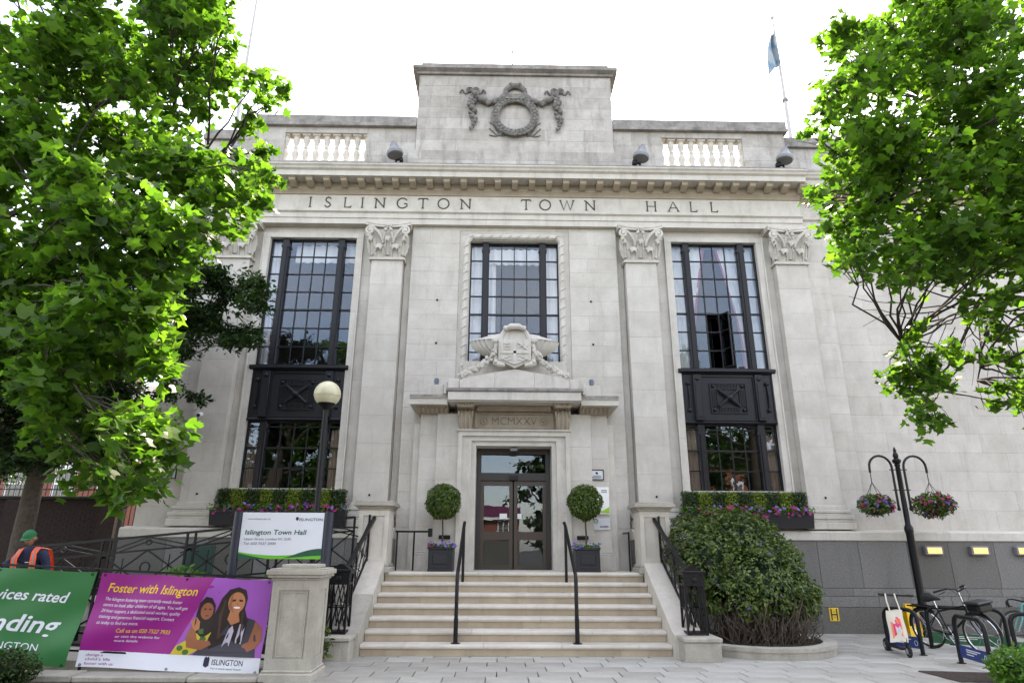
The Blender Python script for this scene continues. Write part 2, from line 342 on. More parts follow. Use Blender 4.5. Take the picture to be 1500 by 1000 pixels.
for s in (-1,1):
    a,b=(2.735,3.25) if s>0 else (-3.25,-2.735)
    ck=bpy.data.objects.new('cheek_wall',None); link(ck,ST)
    G().prism([(-3.62,0),(-3.62,.37),(-3.45,.42),(-2.5,.93),(-2.5,0)],'x',a,b).build('coping_stone',PIER if s<0 else STEP,ck)
    G().prism([(-2.494,0),(-2.494,.933),(-1.44,1.50),(-1.44,0)],'x',a,b).build('coping_stone',STEP,ck)
    a,b=(2.80,3.42) if s>0 else (-3.42,-2.80)
    G().cbox(a,b,-4.0,-3.3,-.02,.30,.012).build('newel_block',PIER,ck)
    G().cbox(a-.02,b+.02,-4.04,-3.3,.30,.37,.015).build('newel_block_cap',PIER,ck)
    # stone pedestal at the head of the flight
    pr=thing('stone_pedestal','square panelled stone pedestal at the %s head of the entrance steps'%('left' if s<0 else 'right'),'pedestal',(s*3.03,-1.1,1.30),'pedestals at the head of the steps')
    c=s*3.03; y0,y1=-1.43,-.75
    G().cbox(c-.40,c+.40,y0-.07,y1+.05,1.28,1.40,.02).build('base_moulding',PIER,pr)
    G().cbox(c-.36,c+.36,y0-.03,y1+.02,1.40,1.46,.015).build('base_moulding',PIER,pr)
    g=G(); g.box(c-.32,c+.32,y0+.03,y1,1.46,2.56)
    for (x0,x1,z0,z1) in ((c-.32,c-.23,1.46,2.56),(c+.23,c+.32,1.46,2.56),(c-.23,c+.23,1.46,1.60),(c-.23,c+.23,2.44,2.56)): g.box(x0,x1,y0,y0+.032,z0,z1)
    g.build('shaft',STEP,pr)
    g=G(); 
    for (e,z0,z1) in ((.03,2.56,2.60),(.06,2.60,2.64),(.115,2.64,2.71),(.09,2.71,2.745)): g.cbox(c-.32-e,c+.32+e,y0-e,y1+e,z0,z1,.008)
    g.build('cap',PIER,pr)

# ------------------------------------------------------------------ town hall
TH=thing('town_hall','pale stone classical town hall with tall pilasters, big dark windows and central doorway','town hall')
def rows(z0,z1,h):
    n=max(1,round((z1-z0)/h)); return [z0+(z1-z0)*i/n for i in range(n+1)]
def ashlar(par,name,x0,x1,z0,z1,Y,h,L,holes=(),d=.12,mat=STONE,stag=True):
    zs=rows(z0,z1,h)
    for i,(a,b) in enumerate(zip(zs,zs[1:])):
        seg=[(x0,x1)]
        for (hx0,hx1,hz0,hz1) in holes:
            if hz0<b-.02 and hz1>a+.02:
                ns=[]
                for p,q in seg:
                    if hx1<=p or hx0>=q: ns.append((p,q)); continue
                    if hx0-p>.03: ns.append((p,hx0))
                    if q-hx1>.03: ns.append((hx1,q))
                seg=ns
        for p,q in seg:
            n=max(1,round((q-p)/L)); cuts=[p]
            off=(.25 if i%2 else -.25)*(q-p)/n if stag and n>1 else (0.0)
            cuts+=[p+(q-p)*k/n+off for k in range(1,n)]
            if stag and n>1 and off>0: cuts.insert(1,p+off) if off>.3 else None
            if stag and n>1 and off<0: cuts.append(q+off) if -off>.3 else None
            cuts.append(q)
            for u,v in zip(cuts,cuts[1:]): G().block(u+.001,v-.001,Y+random.uniform(0,.0015),a+.001,b-.001,d,.0025).build(name,mat,par)
# body: shell walls behind, roof, interior
g=G()
g.box(-9.0,14.5,9.6,10,0,12); g.box(-9.0,-8.7,.62,9.6,0,12); g.box(14.2,14.5,.62,9.6,0,12); g.build('rear_shell',STONEP,TH); G().box(-9.0,14.5,.75,10,11.9,12.05).build('flat_roof',ROOFM,TH)
WX=(4.34,6.70)     # side windows
zs_=dict(up=(6.26,9.88),low=(3.13,4.80))
g=G()              # structural wall behind the ashlar, with openings cut
def wallgrid(g,xs,zs,y0,y1,hole):
    for i in range(len(xs)-1):
        for j in range(len(zs)-1):
            cx,cz=(xs[i]+xs[i+1])/2,(zs[j]+zs[j+1])/2
            if not hole(cx,cz): g.box(xs[i],xs[i+1],y0,y1,zs[j],zs[j+1])
def hole(x,z):
    ax=abs(x)
    if WX[0]<ax<WX[1] and 3.13<z<9.88: return True
    if ax<1.21 and 6.1<z<9.83: return True
    return ax<.91 and 1.3<z<4.13
wallgrid(g,[-9,-6.7,-4.34,-1.21,-.91,.91,1.21,4.34,6.7,14.5],[0,1.3,3.13,4.13,6.1,9.83,9.88,12],.42,.62,hole)
g.build('backing_wall',STONEP,TH)
g=G(); g.box(-8.6,8.6,5.0,5.1,1.2,11.8); g.box(-8.6,8.6,.65,5,5.45,5.6); g.box(-8.6,8.6,.65,5,1.2,1.3); g.box(-3.2,-3.1,.65,5,1.3,11); g.box(3.1,3.2,.65,5,1.3,11); g.box(-1.6,1.6,3.4,3.5,1.3,4.5)
g.build('interior_room',DARK,TH)
# plinth of granite slabs, with stone ledge on top
pl=bpy.data.objects.new('plinth',None); link(pl,TH)
for (x0,x1,skip) in ((2.78,14.5,None),(-9.1,-2.78,None)):
    for (z0,z1,L) in ((-.02,.55,1.9),(.55,.78,1.6),(.78,.95,1.75),(.95,1.98,1.05)):
        n=max(1,round((x1-x0)/L)); o=.3*L if z0>.5 and z0<.6 else 0
        cuts=[x0]+[x0+(x1-x0)*k/n+o+random.uniform(-.06,.06) for k in range(1,n)]+[x1]
        yy=-.22 if z0<.95 else -.19
        for u,v in zip(cuts,cuts[1:]):
            if v-u>.05: G().block(u+.003,v-.003,yy,z0+.003,z1-.003,.55,.006).build('granite_slab',GRANITE,pl)
    g=G(); g.prism([(-.19,1.98),(-.23,2.0),(-.23,2.17),(-.20,2.20),(.1,2.24),(.42,2.24),(.42,1.98)],'x',x0,x1); g.build('plinth_ledge',STONEP,pl)
# pilasters
def capital(par,c,wd=.86):
    zb,zt=9.20,10.23; g=G(); h=zt-zb
    g.box(c-wd/2-.05,c+wd/2+.05,-.06,.34,zb-.06,zb)                      # astragal
    g.prism([(c-wd/2+.03,zb),(c-wd/2+.03,zb+.55),(c-wd/2-.0,zb+.88),(c+wd/2+.0,zb+.88),(c+wd/2-.03,zb+.55),(c+wd/2-.03,zb)],'y',.0,.33)
    n=12; front=[]                                                          # concave abacus
    for i in range(n+1): t=i/n*2-1; front.append((c+t*(wd/2+.17),-.20+.13*(1-t*t)))
    g.prism([(c-wd/2-.17,.3)]+front+[(c+wd/2+.17,.3)],'z',zb+.90,zb+.96); 
    g.prism([(c-wd/2-.19,.3)]+[(x,y-.015) for x,y in front]+[(c+wd/2+.19,.3)],'z',zb+.96,zb+h-.002)
    def leaf(x,z,hh,ww,curl,lean=0,y0=-.03):
        rs=9; vs=[]
        for i in range(rs+1):
            t=i/rs; wq=ww*(.60+.5*math.sin(PI*min(t*1.05,1)))*(1-.4*max(0,t-.7)/.3)*(1-.16*(i%2))
            if t<.7: yy=y0-.07*(t/.7)**1.6; zz=z+hh*t/.7
            else: a=(t-.7)/.3*PI; yy=y0-.07-curl*math.sin(a*.5)*1.0; zz=z+hh+curl*.38*math.sin(a)-curl*.8*(a/PI)**2
            for k,u in enumerate((-1,-.6,0,.6,1)): vs.append((x+lean*t+u*wq/2, yy+(.05 if k in (0,4) else .0 if k in (1,3) else -.03), zz-(.03 if k in (0,4) else 0)))
        n0=len(vs); fs=[(i*5+k,i*5+k+1,i*5+k+6,i*5+k+5) for i in range(rs) for k in range(4)]
        g.add(vs,fs)
        for k in (-.3,0,.3): g.tube([(x+k*ww*.9,y0-.01,z),(x+k*ww*.8+lean*.4,y0-.05,z+hh*.5),(x+k*ww*.6+lean*.7,y0-.085,z+hh*.95)],.014,4)
    for x in (-.22,.22): leaf(c+x,zb+.0,.30,.38,.15,y0=-.04)
    for x in (-.40,0,.40): leaf(c+x,zb+.08,.46,.26,.16,lean=x*.18)
    for s in (-1,1):
        pts=[(c+s*.13,-.05,zb+.42),(c+s*.19,-.10,zb+.60),(c+s*.30,-.15,zb+.74),(c+s*.43,-.19,zb+.83),(c+s*.52,-.20,zb+.80)]
        g.tube(pts,[.04,.045,.05,.055,.05],6)
        vc=(c+s*.475,-.21,zb+.72); sp=[(vc[0]+s*(.12*(1-i/16))*math.cos(i*.62+1.6)*-1, vc[1], vc[2]+(.12*(1-i/16))*math.sin(i*.62+1.6)) for i in range(15)]
        g.tube(sp,.034,6); g.ball(vc,.05,8,5)
        pts=[(c+s*.14,-.06,zb+.44),(c+s*.12,-.10,zb+.62),(c+s*.07,-.13,zb+.76)]; g.tube(pts,.032,6); g.ball((c+s*.07,-.15,zb+.78),.055,8,5)
        leaf(c+s*.43,zb+.40,.20,.20,.13,lean=s*.08,y0=-.08)
    for i in range(6): a=i*PI/3; g.ball((c+.055*math.cos(a),-.10,zb+.93+.055*math.sin(a)),.035,6,4)
    g.ball((c,-.13,zb+.93),.035,6,4)
    g.build('capital',STONEP,par,smooth=True)
capmesh=None
for c in (-7.53,-3.43,3.43,7.53):
    p=bpy.data.objects.new('pilaster',None); link(p,TH)
    ashlar(p,'shaft_block',c-.42,c+.42,2.80,9.14,0,.74,2.0,d=.40)
    if capmesh is None: capital(p,c); capmesh=p.children[-1].data if p.children[-1].name.startswith('capital') else [x for x in p.children if x.name.startswith('capital')][0].data; c0=c
    else: o=bpy.data.objects.new('capital',capmesh); o.location=(c-c0,0,0); link(o,p)
    g=G()
    for (e,z0,z1) in ((.17,2.24,2.40),(.14,2.40,2.47),(.16,2.47,2.56),(.09,2.56,2.62),(.11,2.62,2.70),(.04,2.70,2.80)): g.cbox(c-.42-e,c+.42+e,-e,.40,z0,z1,.012)
    g.build('base',STONEP,p)
    g=G()
    for zz in (2.98,): g.ball((c+.02*c/abs(c),-.01,zz),.028,6,4)
    g.build('wall_anchor',IRON,p)
# side bays: stepped reveals round the windows
for s in (-1,1):
    b=bpy.data.objects.new('window_bay',None); link(b,TH)
    x0,x1=(3.85,7.11) if s>0 else (-7.11,-3.85); w0,w1=(WX[0],WX[1]) if s>0 else (-WX[1],-WX[0])
    for (a,bb) in ((x0,w0-.19),(w1+.19,x1)):
        ashlar(b,'bay_block',a,bb,2.24,10.23,.24,.74,3,d=.19)
    for (a,bb) in ((w0-.19,w0),(w1,w1+.19)):
        ashlar(b,'architrave_block',a,bb,2.24,9.88,.17,1.1,3,d=.26)
        e=a if bb in (w0,) else bb-.035
        G().box(e,e+.035,.145,.17,2.24,10.02).build('fillet',STONEP,b)
    ashlar(b,'lintel_block',w0-.19,w1+.19,9.88,10.02,.17,.5,1.2,d=.26)
    ashlar(b,'lintel_block',w0-.19,w1+.19,10.02,10.23,.24,.5,1.3,d=.19)
    G().box(w0-.12,w1+.12,.05,.5,2.24,3.13).build('sill_wall',STONEP,b)
# centre bay
cw=bpy.data.objects.new('centre_wall',None); link(cw,TH)
ashlar(cw,'ashlar_block',-2.80,-1.50,2.24,10.13,.12,.42,.86,holes=((-2.3,0,0,5.0),),d=.32)
ashlar(cw,'ashlar_block',1.50,2.80,2.24,10.13,.12,.42,.86,holes=((0,2.3,0,5.0),),d=.32)
ashlar(cw,'ashlar_block',-1.50,-1.44,5.9,10.23,.15,.84,2,d=.3); ashlar(cw,'ashlar_block',1.44,1.50,5.9,10.23,.15,.84,2,d=.3)
ashlar(cw,'ashlar_block',-1.44,1.44,10.0,10.23,.15,.5,1.1,d=.3)
g=G(); g.box(-1.442,-1.24,.16,.42,5.9,10.0); g.box(1.24,1.442,.16,.42,5.9,10.0); g.box(-3.0,-2.8,.3,.5,2.24,10.23); g.box(2.8,3.0,.3,.5,2.24,10.23); g.box(-2.8,2.8,.14,.5,10.13,10.23); g.box(-2.8,-.92,.13,.5,1.3,2.24); g.box(.92,2.8,.13,.5,1.3,2.24); g.build('recess_strip',STONEP,cw)
g=G()              # rope-like roll moulding round the middle window
path=[(-1.31,6.0)]+[(-1.31,6.0+i*.13) for i in range(1,30)]+[(-1.31+.13*i,9.93) for i in range(1,20)]+[(1.29,9.8-i*.13) for i in range(0,30)]
g.tube([(x,.14,z) for x,z in path],.085,8)
for i,(x,z) in enumerate(path):
    if i%2==0: g.tube([(x-.07,.075,z-.045),(x,.05,z),(x+.07,.075,z+.045)],.022,5)
g.build('window_roll_moulding',STONEP,cw,smooth=True)
g=G(); g.box(-1.24,-1.21,.16,.42,6,9.86); g.box(1.21,1.24,.16,.42,6,9.86); g.box(-1.24,1.24,.16,.42,9.83,9.86); g.build('window_reveal',STONEP,cw)
g=G()
for (x,z) in ((-2.05,8.05),(-2.03,6.85),(2.05,8.05),(2.07,6.85)): g.ball((x,.11,z),.03,6,4)
g.build('wall_anchor',IRON,cw)
# wings left and right, set slightly back
wr=bpy.data.objects.new('wing_wall',None); link(wr,TH)
ashlar(wr,'wing_block',7.95,8.55,2.24,10.23,.10,.47,1,d=.3); ashlar(wr,'wing_block',8.55,14.5,2.24,10.23,.22,.47,1.15,d=.2)
wl=bpy.data.objects.new('wing_wall',None); link(wl,TH)
ashlar(wl,'wing_block',-9.05,-7.95,2.24,10.23,.22,.47,.8,d=.2)
# ---- entablature
en=bpy.data.objects.new('entablature',None); link(en,TH)
def run(g,prof,x0,x1): g.prism(prof,'x',x0,x1)
def entab(y,x0,x1,en):
    g=G()
    g.box(x0,x1,y+.0,y+.5,10.23,10.40); g.box(x0,x1,y-.025,y+.5,10.40,10.54); run(g,[(y-.025,10.54),(y-.08,10.58),(y-.08,10.62),(y,10.64),(y+.5,10.64),(y+.5,10.54)],x0,x1)
    g.build('architrave',STONEP,en)
    G().box(x0,x1,y+.003,y+.5,10.64,11.12).build('frieze',STONEP,en)
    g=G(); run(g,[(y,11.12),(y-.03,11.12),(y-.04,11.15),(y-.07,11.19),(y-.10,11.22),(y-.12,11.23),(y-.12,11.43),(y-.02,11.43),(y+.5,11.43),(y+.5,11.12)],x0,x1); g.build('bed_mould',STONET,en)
    g=G(); run(g,[(y+.5,11.43),(y-.50,11.43),(y-.50,11.58),(y-.53,11.60),(y-.56,11.62),(y-.58,11.67),(y-.62,11.71),(y-.62,11.75),(y+.5,11.75)],x0-.0,x1+.0); g.build('cornice',STONEP,en)
    g=G(); run(g,[(y-.625,11.751),(y-.625,11.775),(y-.10,11.96),(y+.5,11.96),(y+.5,11.751)],x0,x1); g.build('cornice_top',STONEW,en)
entab(0,-8.02,8.02,en); 
e2=bpy.data.objects.new('entablature',None); link(e2,TH); entab(.17,8.021,14.5,e2)
e3=bpy.data.objects.new('entablature',None); link(e3,TH); entab(.17,-9.05,-8.021,e3)
md=None
def modillion(par,x,y):
    global md
    if md is None:
        g=G(); g.prism([(-.12,11.26),(-.20,11.25),(-.30,11.29),(-.40,11.33),(-.42,11.36),(-.42,11.40),(-.12,11.40)],'x',-.085,.085); g.box(-.10,.10,-.44,-.12,11.40,11.43)
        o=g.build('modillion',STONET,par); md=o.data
    else: o=bpy.data.objects.new('modillion',md); link(o,par)
    o.location=(x,y,-.002); return o
for i in range(-17,18): modillion(en,i*.47,0)
for i in range(18,31): modillion(e2,i*.47,.17)
for i in (-19,-18): modillion(e3,i*.47,.17)
# frieze inscription, one stroke-built letter each
LET={'I':[[(.5,0),(.5,1)],[(.32,1),(.68,1)],[(.32,0),(.68,0)]],'L':[[(.1,1),(.1,0),(.9,0),(.95,.16)],[(-.05,1),(.28,1)]],
 'N':[[(.08,0),(.08,.95)],[(-.12,.97),(.08,.95),(.92,.03)],[(.92,0),(.92,1)],[(.78,1),(1.06,1)],[(-.05,0),(.22,0)]],
 'T':[[(.5,0),(.5,1)],[(-.02,.86),(.04,1),(.96,1),(1.02,.86)],[(.34,0),(.66,0)]],'H':[[(.08,0),(.08,1)],[(.92,0),(.92,1)],[(.08,.5),(.92,.5)],[(-.05,1),(.2,1)],[(.8,1),(1.05,1)],[(-.05,0),(.2,0)],[(.8,0),(1.05,0)]],
 'A':[[(0,0),(.5,1),(1,0)],[(.2,.36),(.8,.36)],[(-.1,0),(.14,0)],[(.86,0),(1.1,0)]],'W':[[(-.12,1),(.2,0),(.5,1),(.8,0),(1.12,1)],[(-.22,1),(0,1)],[(1,1),(1.22,1)]],
 'O':[[(.5+.56*math.cos(i*PI/9),.5+.52*math.sin(i*PI/9)) for i in range(19)]],
 'G':[[(.5+.56*math.cos(i*PI/9+.6),.5+.52*math.sin(i*PI/9+.6)) for i in range(15)],[(.98,.12),(.98,.45),(.7,.45)]],
 'S':[[(.86,.84),(.75,.97),(.5,1.02),(.25,.94),(.16,.76),(.28,.6),(.5,.51),(.74,.4),(.86,.24),(.74,.07),(.48,-.02),(.22,.05),(.1,.2)]]}
ins=bpy.data.objects.new('inscription',None); link(ins,TH)
zb_=10.73; hh=.30
for ch,x,wd in [('I',-5.67,0.20),('S',-5.18,0.20),('L',-4.63,0.20),('I',-4.23,0.20),('N',-3.74,0.27),('G',-3.12,0.26),('T',-2.55,0.26),('O',-1.98,0.27),('N',-1.36,0.27),('T',0.32,0.26),('O',0.85,0.27),('W',1.46,0.30),('N',2.11,0.27),('H',3.82,0.27),('A',4.44,0.28),('L',5.01,0.20),('L',5.59,0.20)]:
    g=G()
    for st in LET[ch]: g.tube([(x+(a-.5)*wd,.002,zb_+b*hh) for a,b in st],.021 if len(st)!=2 or st[0][1]!=st[1][1] else .014,4)
    g.build('incised_letter',LETTER,ins)
# ---- parapet, balustrades, attic
pa=bpy.data.objects.new('parapet',None); link(pa,TH)
for s in (-1,1):
    X=lambda a,b:(a,b) if s>0 else (-b,-a)
    for (a,b,z0,z1) in ((2.86,4.27,11.96,13.35),(6.62,7.86,11.96,13.35)): u,v=X(a,b); ashlar(pa,'parapet_block',u,v,z0,z1,.02,.40,.8,d=.34,mat=STONEA)
    u,v=X(4.27,6.62); ashlar(pa,'parapet_block',u,v,11.96,12.24,.02,.4,1.2,d=.34,mat=STONEA); ashlar(pa,'parapet_block',u,v,13.16,13.35,.02,.4,1.2,d=.34,mat=STONEA)
    u,v=X(2.86,7.95)
    g=G(); g.box(u,v,-.10,.44,13.35,13.45); g.box(u,v,-.04,.4,13.45,13.72) ; g.build('coping',STONEW,pa)
    u,v=X(7.87,14.5 if s>0 else 9.05)
    ashlar(pa,'parapet_block',u,v,11.96,13.05,.30,.4,.9,d=.3,mat=STONEA); G().box(u,v,.2,.7,13.05,13.2).build('coping',STONEW,pa); G().box(u,v,.26,.66,13.2,13.40).build('coping',STONEW,pa)
    ba=bpy.data.objects.new('balustrade',None); link(ba,TH)
    prof=[(.085,0),(.085,.06),(.06,.08),(.07,.12),(.105,.26),(.10,.32),(.055,.44),(.075,.47),(.055,.50),(.06,.55),(.09,.68),(.10,.74),(.075,.80),(.09,.83),(.09,.88)]
    for k in range(9):
        x=s*(4.27+2.35*k/8) 
        g=G(); c=(x,.18,12.26); g.lathe([(r,z) for r,z in prof],12,c); g.box(x-.11,x+.11,.07,.29,12.24,12.28); g.box(x-.11,x+.11,.07,.29,13.11,13.16)
        g.build('baluster',STONEP,ba,smooth=True)
at=bpy.data.objects.new('attic',None); link(at,TH)
ashlar(at,'attic_block',-3.05,3.05,11.96,12.57,-.06,.31,1.5,d=.5,mat=STONEA)
ashlar(at,'attic_block',-2.85,2.85,12.57,15.2,-.03,.375,1.15,d=.5,mat=STONEA)
G().box(-2.83,2.83,.4,1.2,11.96,15.2).build('attic_core',STONEA,at)
g=G(); g.box(-2.93,2.93,-.10,1.25,15.2,15.27); g.prism([(-.10,15.27),(-.22,15.33),(-.22,15.42),(1.35,15.42),(1.35,15.33),(1.25,15.27)],'x',-3.04,3.04); g.box(-2.8,2.8,-.06,1.1,15.42,15.62); g.build('coping',STONEW,at)
# carved wreath and swags on the attic
rel=bpy.data.objects.new('carved_relief',None); link(rel,TH)
g=G(); cz=13.72; N_=30
for i in range(N_):
    a=2*PI*i/N_; g.ball((.57*math.cos(a),-.11,cz+.57*math.sin(a)),.088,8,5)
    for k,rr in ((-1,.50),(1,.65)):
        b=a+.1*k; t=Vector((-math.sin(b),0,math.cos(b))); c=Vector((rr*math.cos(b),-.14,cz+rr*math.sin(b))); g.tube([c-t*.06,c+t*.02,c+t*.09],[.03,.045,.008],5)
g.build('wreath',CARVED,rel,smooth=True)
g=G(); g.tube([(.29*math.cos(a),-.10,14.55+.24*math.sin(a)) for a in [i*PI/8-.35 for i in range(0,11)]],[.06+.03*math.sin(i*.3) for i in range(11)],8); g.ball((-.13,-.14,14.80),.075,8,5); g.ball((.13,-.14,14.80),.075,8,5); g.prism([(-.30,14.27),(.30,14.27),(.24,14.44),(-.24,14.44)],'y',-.20,-.02)
g.build('crowning_cartouche',CARVED,rel,smooth=True)
for s in (-1,1):
    g=G(); rr=random.Random(3)
    for i in range(26):   # hanging drop
        t=i/25; g.ball((s*1.25+rr.uniform(-.08,.08)*(.6+math.sin(PI*t)),-.08-rr.uniform(0,.07),14.42-1.18*t),rr.uniform(.05,.10)*(1-.35*t),7,5)
    g.build('festoon_drop',CARVED,rel,smooth=True)
    g=G()
    for i in range(24):   # swag towards the wreath
        t=i/23; x=s*(1.20-.95*t); z=14.50-.26*math.sin(PI*min(t*1.1,1))-.10*t; g.ball((x,-.09-rr.uniform(0,.06),z+rr.uniform(-.05,.05)),rr.uniform(.06,.10),7,5)
    g.build('festoon_swag',CARVED,rel,smooth=True)
    g=G()
    for q in (-1,1):
        g.tube([(s*1.25+q*(.04+.34*i/9),-.07-.03*math.sin(i),14.62+.06*math.sin(i*1.1)-.05*i/9) for i in range(10)],.03,5)
        g.tube([(s*1.25+q*.09+.09*math.cos(a),-.08,14.66+.07*math.sin(a)) for a in [k*PI/5 for k in range(10)]],.025,5,True)
    g.ball((s*1.25,-.10,14.60),.06,7,5); g.build('ribbon_bow',CARVED,rel,smooth=True)
    g=G()
    for i in range(3): g.tube([(s*(.12+.62*k/7),-.045,13.12+.03*i+(.04+.05*i)*math.sin(k*.9+i)+.12*(k/7)**2*i) for k in range(8)],.018,5)
    g.build('ribbon_tail',CARVED,rel,smooth=True)
# ------------------------------------------------------------------ portal
po=bpy.data.objects.new('portal',None); link(po,TH)
for s in (-1,1):
    X=lambda a,b:(a,b) if s>0 else (-b,-a)
    u,v=X(1.86,2.28); ashlar(po,'portal_block',u,v,1.72,4.90,-.26,.50,2,d=.45)
    u,v=X(1.335,1.86); ashlar(po,'portal_block',u,v,1.72,4.90,-.36,.76,2,d=.55)
    u,v=X(2.28,2.46); G().box(u,v,-.05,.3,1.3,4.7).build('pilaster_return',STONEP,po)
    g=G()
    for (e,z0,z1) in ((.07,1.30,1.62),(.05,1.62,1.68),(.025,1.68,1.72)): 
        u,v=X(1.86,2.28+e); g.cbox(u,v,-.26-e,.2,z0,z1,.01); u,v=X(1.39,1.861); g.cbox(u,v,-.36-e,.2,z0,z1,.01)
    g.build('pilaster_base',STONEP,po)
    g=G(); u,v=X(.91,1.02); g.box(u,v,-.30,.42,1.30,4.24); u,v=X(1.02,1.24); g.box(u,v,-.36,.42,1.30,4.35); u,v=X(1.24,1.34); g.box(u,v,-.42,.42,1.30,4.46); g.build('door_architrave',STONEP,po)
    # scrolled console
    x0,x1=X(1.01,1.33); cxx=(x0+x1)/2
    g=G(); pr=[(-.30,5.0)]+[(-.36-.24*math.sin(PI*(.1+.8*t))*(1-.45*t), 5.0-.54*t) for t in [i/10 for i in range(11)]]+[(-.30,4.44)]
    g.prism(pr,'x',x0,x1)
    for xx in (cxx-.1,cxx,cxx+.1): g.tube([(xx,p[0]-.004,p[1]) for p in pr[1:-1]],.028,6)
    for xx in (x0-.005,x1+.005): g.tube([(xx,-.50+.085*math.cos(a),4.86+.085*math.sin(a)) for a in [k*PI/6 for k in range(12)]],.02,5,True)
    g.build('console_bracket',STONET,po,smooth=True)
    g=G(); xa,xb=x0-.10,x1+.10
    g.prism([(xa,5.10),(xb,5.10),(x1+.02,4.99),(x0-.02,4.99)],'y',-.74,-.2)
    for k in range(5):
        xx=x0+(x1-x0)*(k+.5)/5; g.tube([(xx,-.62,5.0),(xx,-.72,5.03),(xx+.0,-.76,5.085)],[.028,.035,.02],6)
    g.build('console_capital',STONET,po,smooth=True)
    # side cornice and its carved bed mould
    u,v=X(1.60,2.36); 
    g=G(); g.prism([(.12,4.90),(-.37,4.90),(-.42,4.925),(-.52,4.99),(-.56,5.01),(-.56,5.04),(.12,5.04)],'x',u,v)
    for k in range(7):
        xx=u+(v-u)*(k+.5)/7; g.tube([(xx,-.40,4.905),(xx,-.48,4.945),(xx,-.57,5.0)],[.026,.036,.026],6)
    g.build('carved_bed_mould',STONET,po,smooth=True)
    g=G(); u,v=X(1.60,2.50); g.prism([(.12,5.04),(-.76,5.04),(-.76,5.17),(-.80,5.19),(-.80,5.20),(.12,5.20)],'x',u,v); g.build('side_cornice',STONEP,po)
    G().prism([(.12,5.201),(-.805,5.201),(-.805,5.26),(-.70,5.29),(.12,5.33)],'x',u,v).build('mossy_cornice_top',STONEW,po)
    u,v=X(1.33,1.60); G().cbox(u,v,-.80,.1,5.425,5.66,.008).build('blocking_stone',STONEP,po)
    u,v=X(1.62,1.72); G().cbox(u,v,-.62,.1,5.33,5.63,.008).build('blocking_stone',STONEP,po)
    u,v=X(1.74,2.12); G().cbox(u,v,-.45,.1,5.33,5.60,.008).build('blocking_stone',STONEP,po)
g=G(); g.box(-.91,.91,-.30,.42,4.13,4.24); g.box(-1.02,1.02,-.36,.42,4.24,4.35); g.box(-1.24,1.24,-.42,.42,4.35,4.44); g.prism([(.3,4.44),(-.42,4.44),(-.47,4.47),(-.47,4.50),(.3,4.50)],'x',-1.36,1.36); g.build('door_architrave',STONEP,po)
g=G(); g.box(-1.40,1.40,-.28,.40,4.50,5.08); g.build('frieze_backing',STONET,po)
g=G()
for (a,b,c,d) in ((-.96,.96,4.53,4.58),(-.96,.96,4.89,4.93),(-.96,-.91,4.58,4.89),(.91,.96,4.58,4.89)): g.box(a,b,-.33,-.28,c,d)
for i in range(30):
    x=-.94+1.88*i/29
    for z in (4.555,4.91): g.ball((x,-.34,z),.02,5,4)
for s in (-1,1): g.tube([(s*.72+.085*math.cos(a),-.295,4.735+.085*math.sin(a)) for a in [k*PI/7 for k in range(14)]],.02,5,True); g.ball((s*.72,-.29,4.735),.04,6,4)
g.build('frieze_panel',STONET,po)
text('MCMXXV','date_lettering',CARVED,po,lambda u,v:(u,-.292,v),-.54,.56,4.64,.19,bold=-.008)
g=G(); g.prism([(-.28,5.08),(-.28,4.95),(-.40,4.97),(-.46,5.02),(-.46,5.08)],'x',-.9,.9)
for i in range(22): x=-.88+1.76*(i+.5)/22; g.box(x-.027,x+.027,-.52,-.46,5.0,5.07)
g.build('dentil_band',STONET,po)
g=G(); g.prism([(.1,5.08),(-.90,5.08),(-.90,5.10),(-.96,5.11),(-.96,5.30),(.1,5.30)],'x',-1.58,1.58); g.build('centre_cornice',STONEP,po)
G().prism([(.1,5.301),(-.965,5.301),(-1.0,5.33),(-1.0,5.38),(-.88,5.42),(.1,5.44)],'x',-1.63,1.63).build('mossy_cornice_top',STONEW,po)
for a,b in ((-1.32,-.48),(-.476,.476),(.48,1.32)):
    f=lambda x:5.62+.27*max(0,1-abs(x)/1.28)**.75
    xs=[a+(b-a)*k/8 for k in range(9)]
    G().prism([(a,5.43)]+[(b,5.43)]+[(x,f(x)) for x in reversed(xs)],'y',-.86,-.2).build('gabled_blocking_stone',STONEP,po)
G().cbox(-1.28,1.28,-.40,.13,5.43,6.22,.01).build('urn_pedestal',STONEP,po)
n=320; prof=[(.50,0),(.52,.05),(.78,.10),(1.0,.22),(1.10,.35),(1.12,.41),(1.13,.44),(1.05,.47),(.62,.62),(.40,.66),(.30,.70)]
g=G(); vs=[]
for r,z in prof:
    for k in range(n):
        a=2*PI*k/n; q=1-(.085*abs(math.cos(20*a))**.7 if .07<z<.42 else 0); vs.append((r*q*math.cos(a),-.42+.34*r*q*math.sin(a),6.26+z))
fs=[(i*n+k,i*n+(k+1)%n,(i+1)*n+(k+1)%n,(i+1)*n+k) for i in range(len(prof)-1) for k in range(n)]
g.add(vs,fs); g.box(-.70,.70,-.58,-.2,6.2,6.27); g.build('gadrooned_basin',STONEP,po,smooth=True)
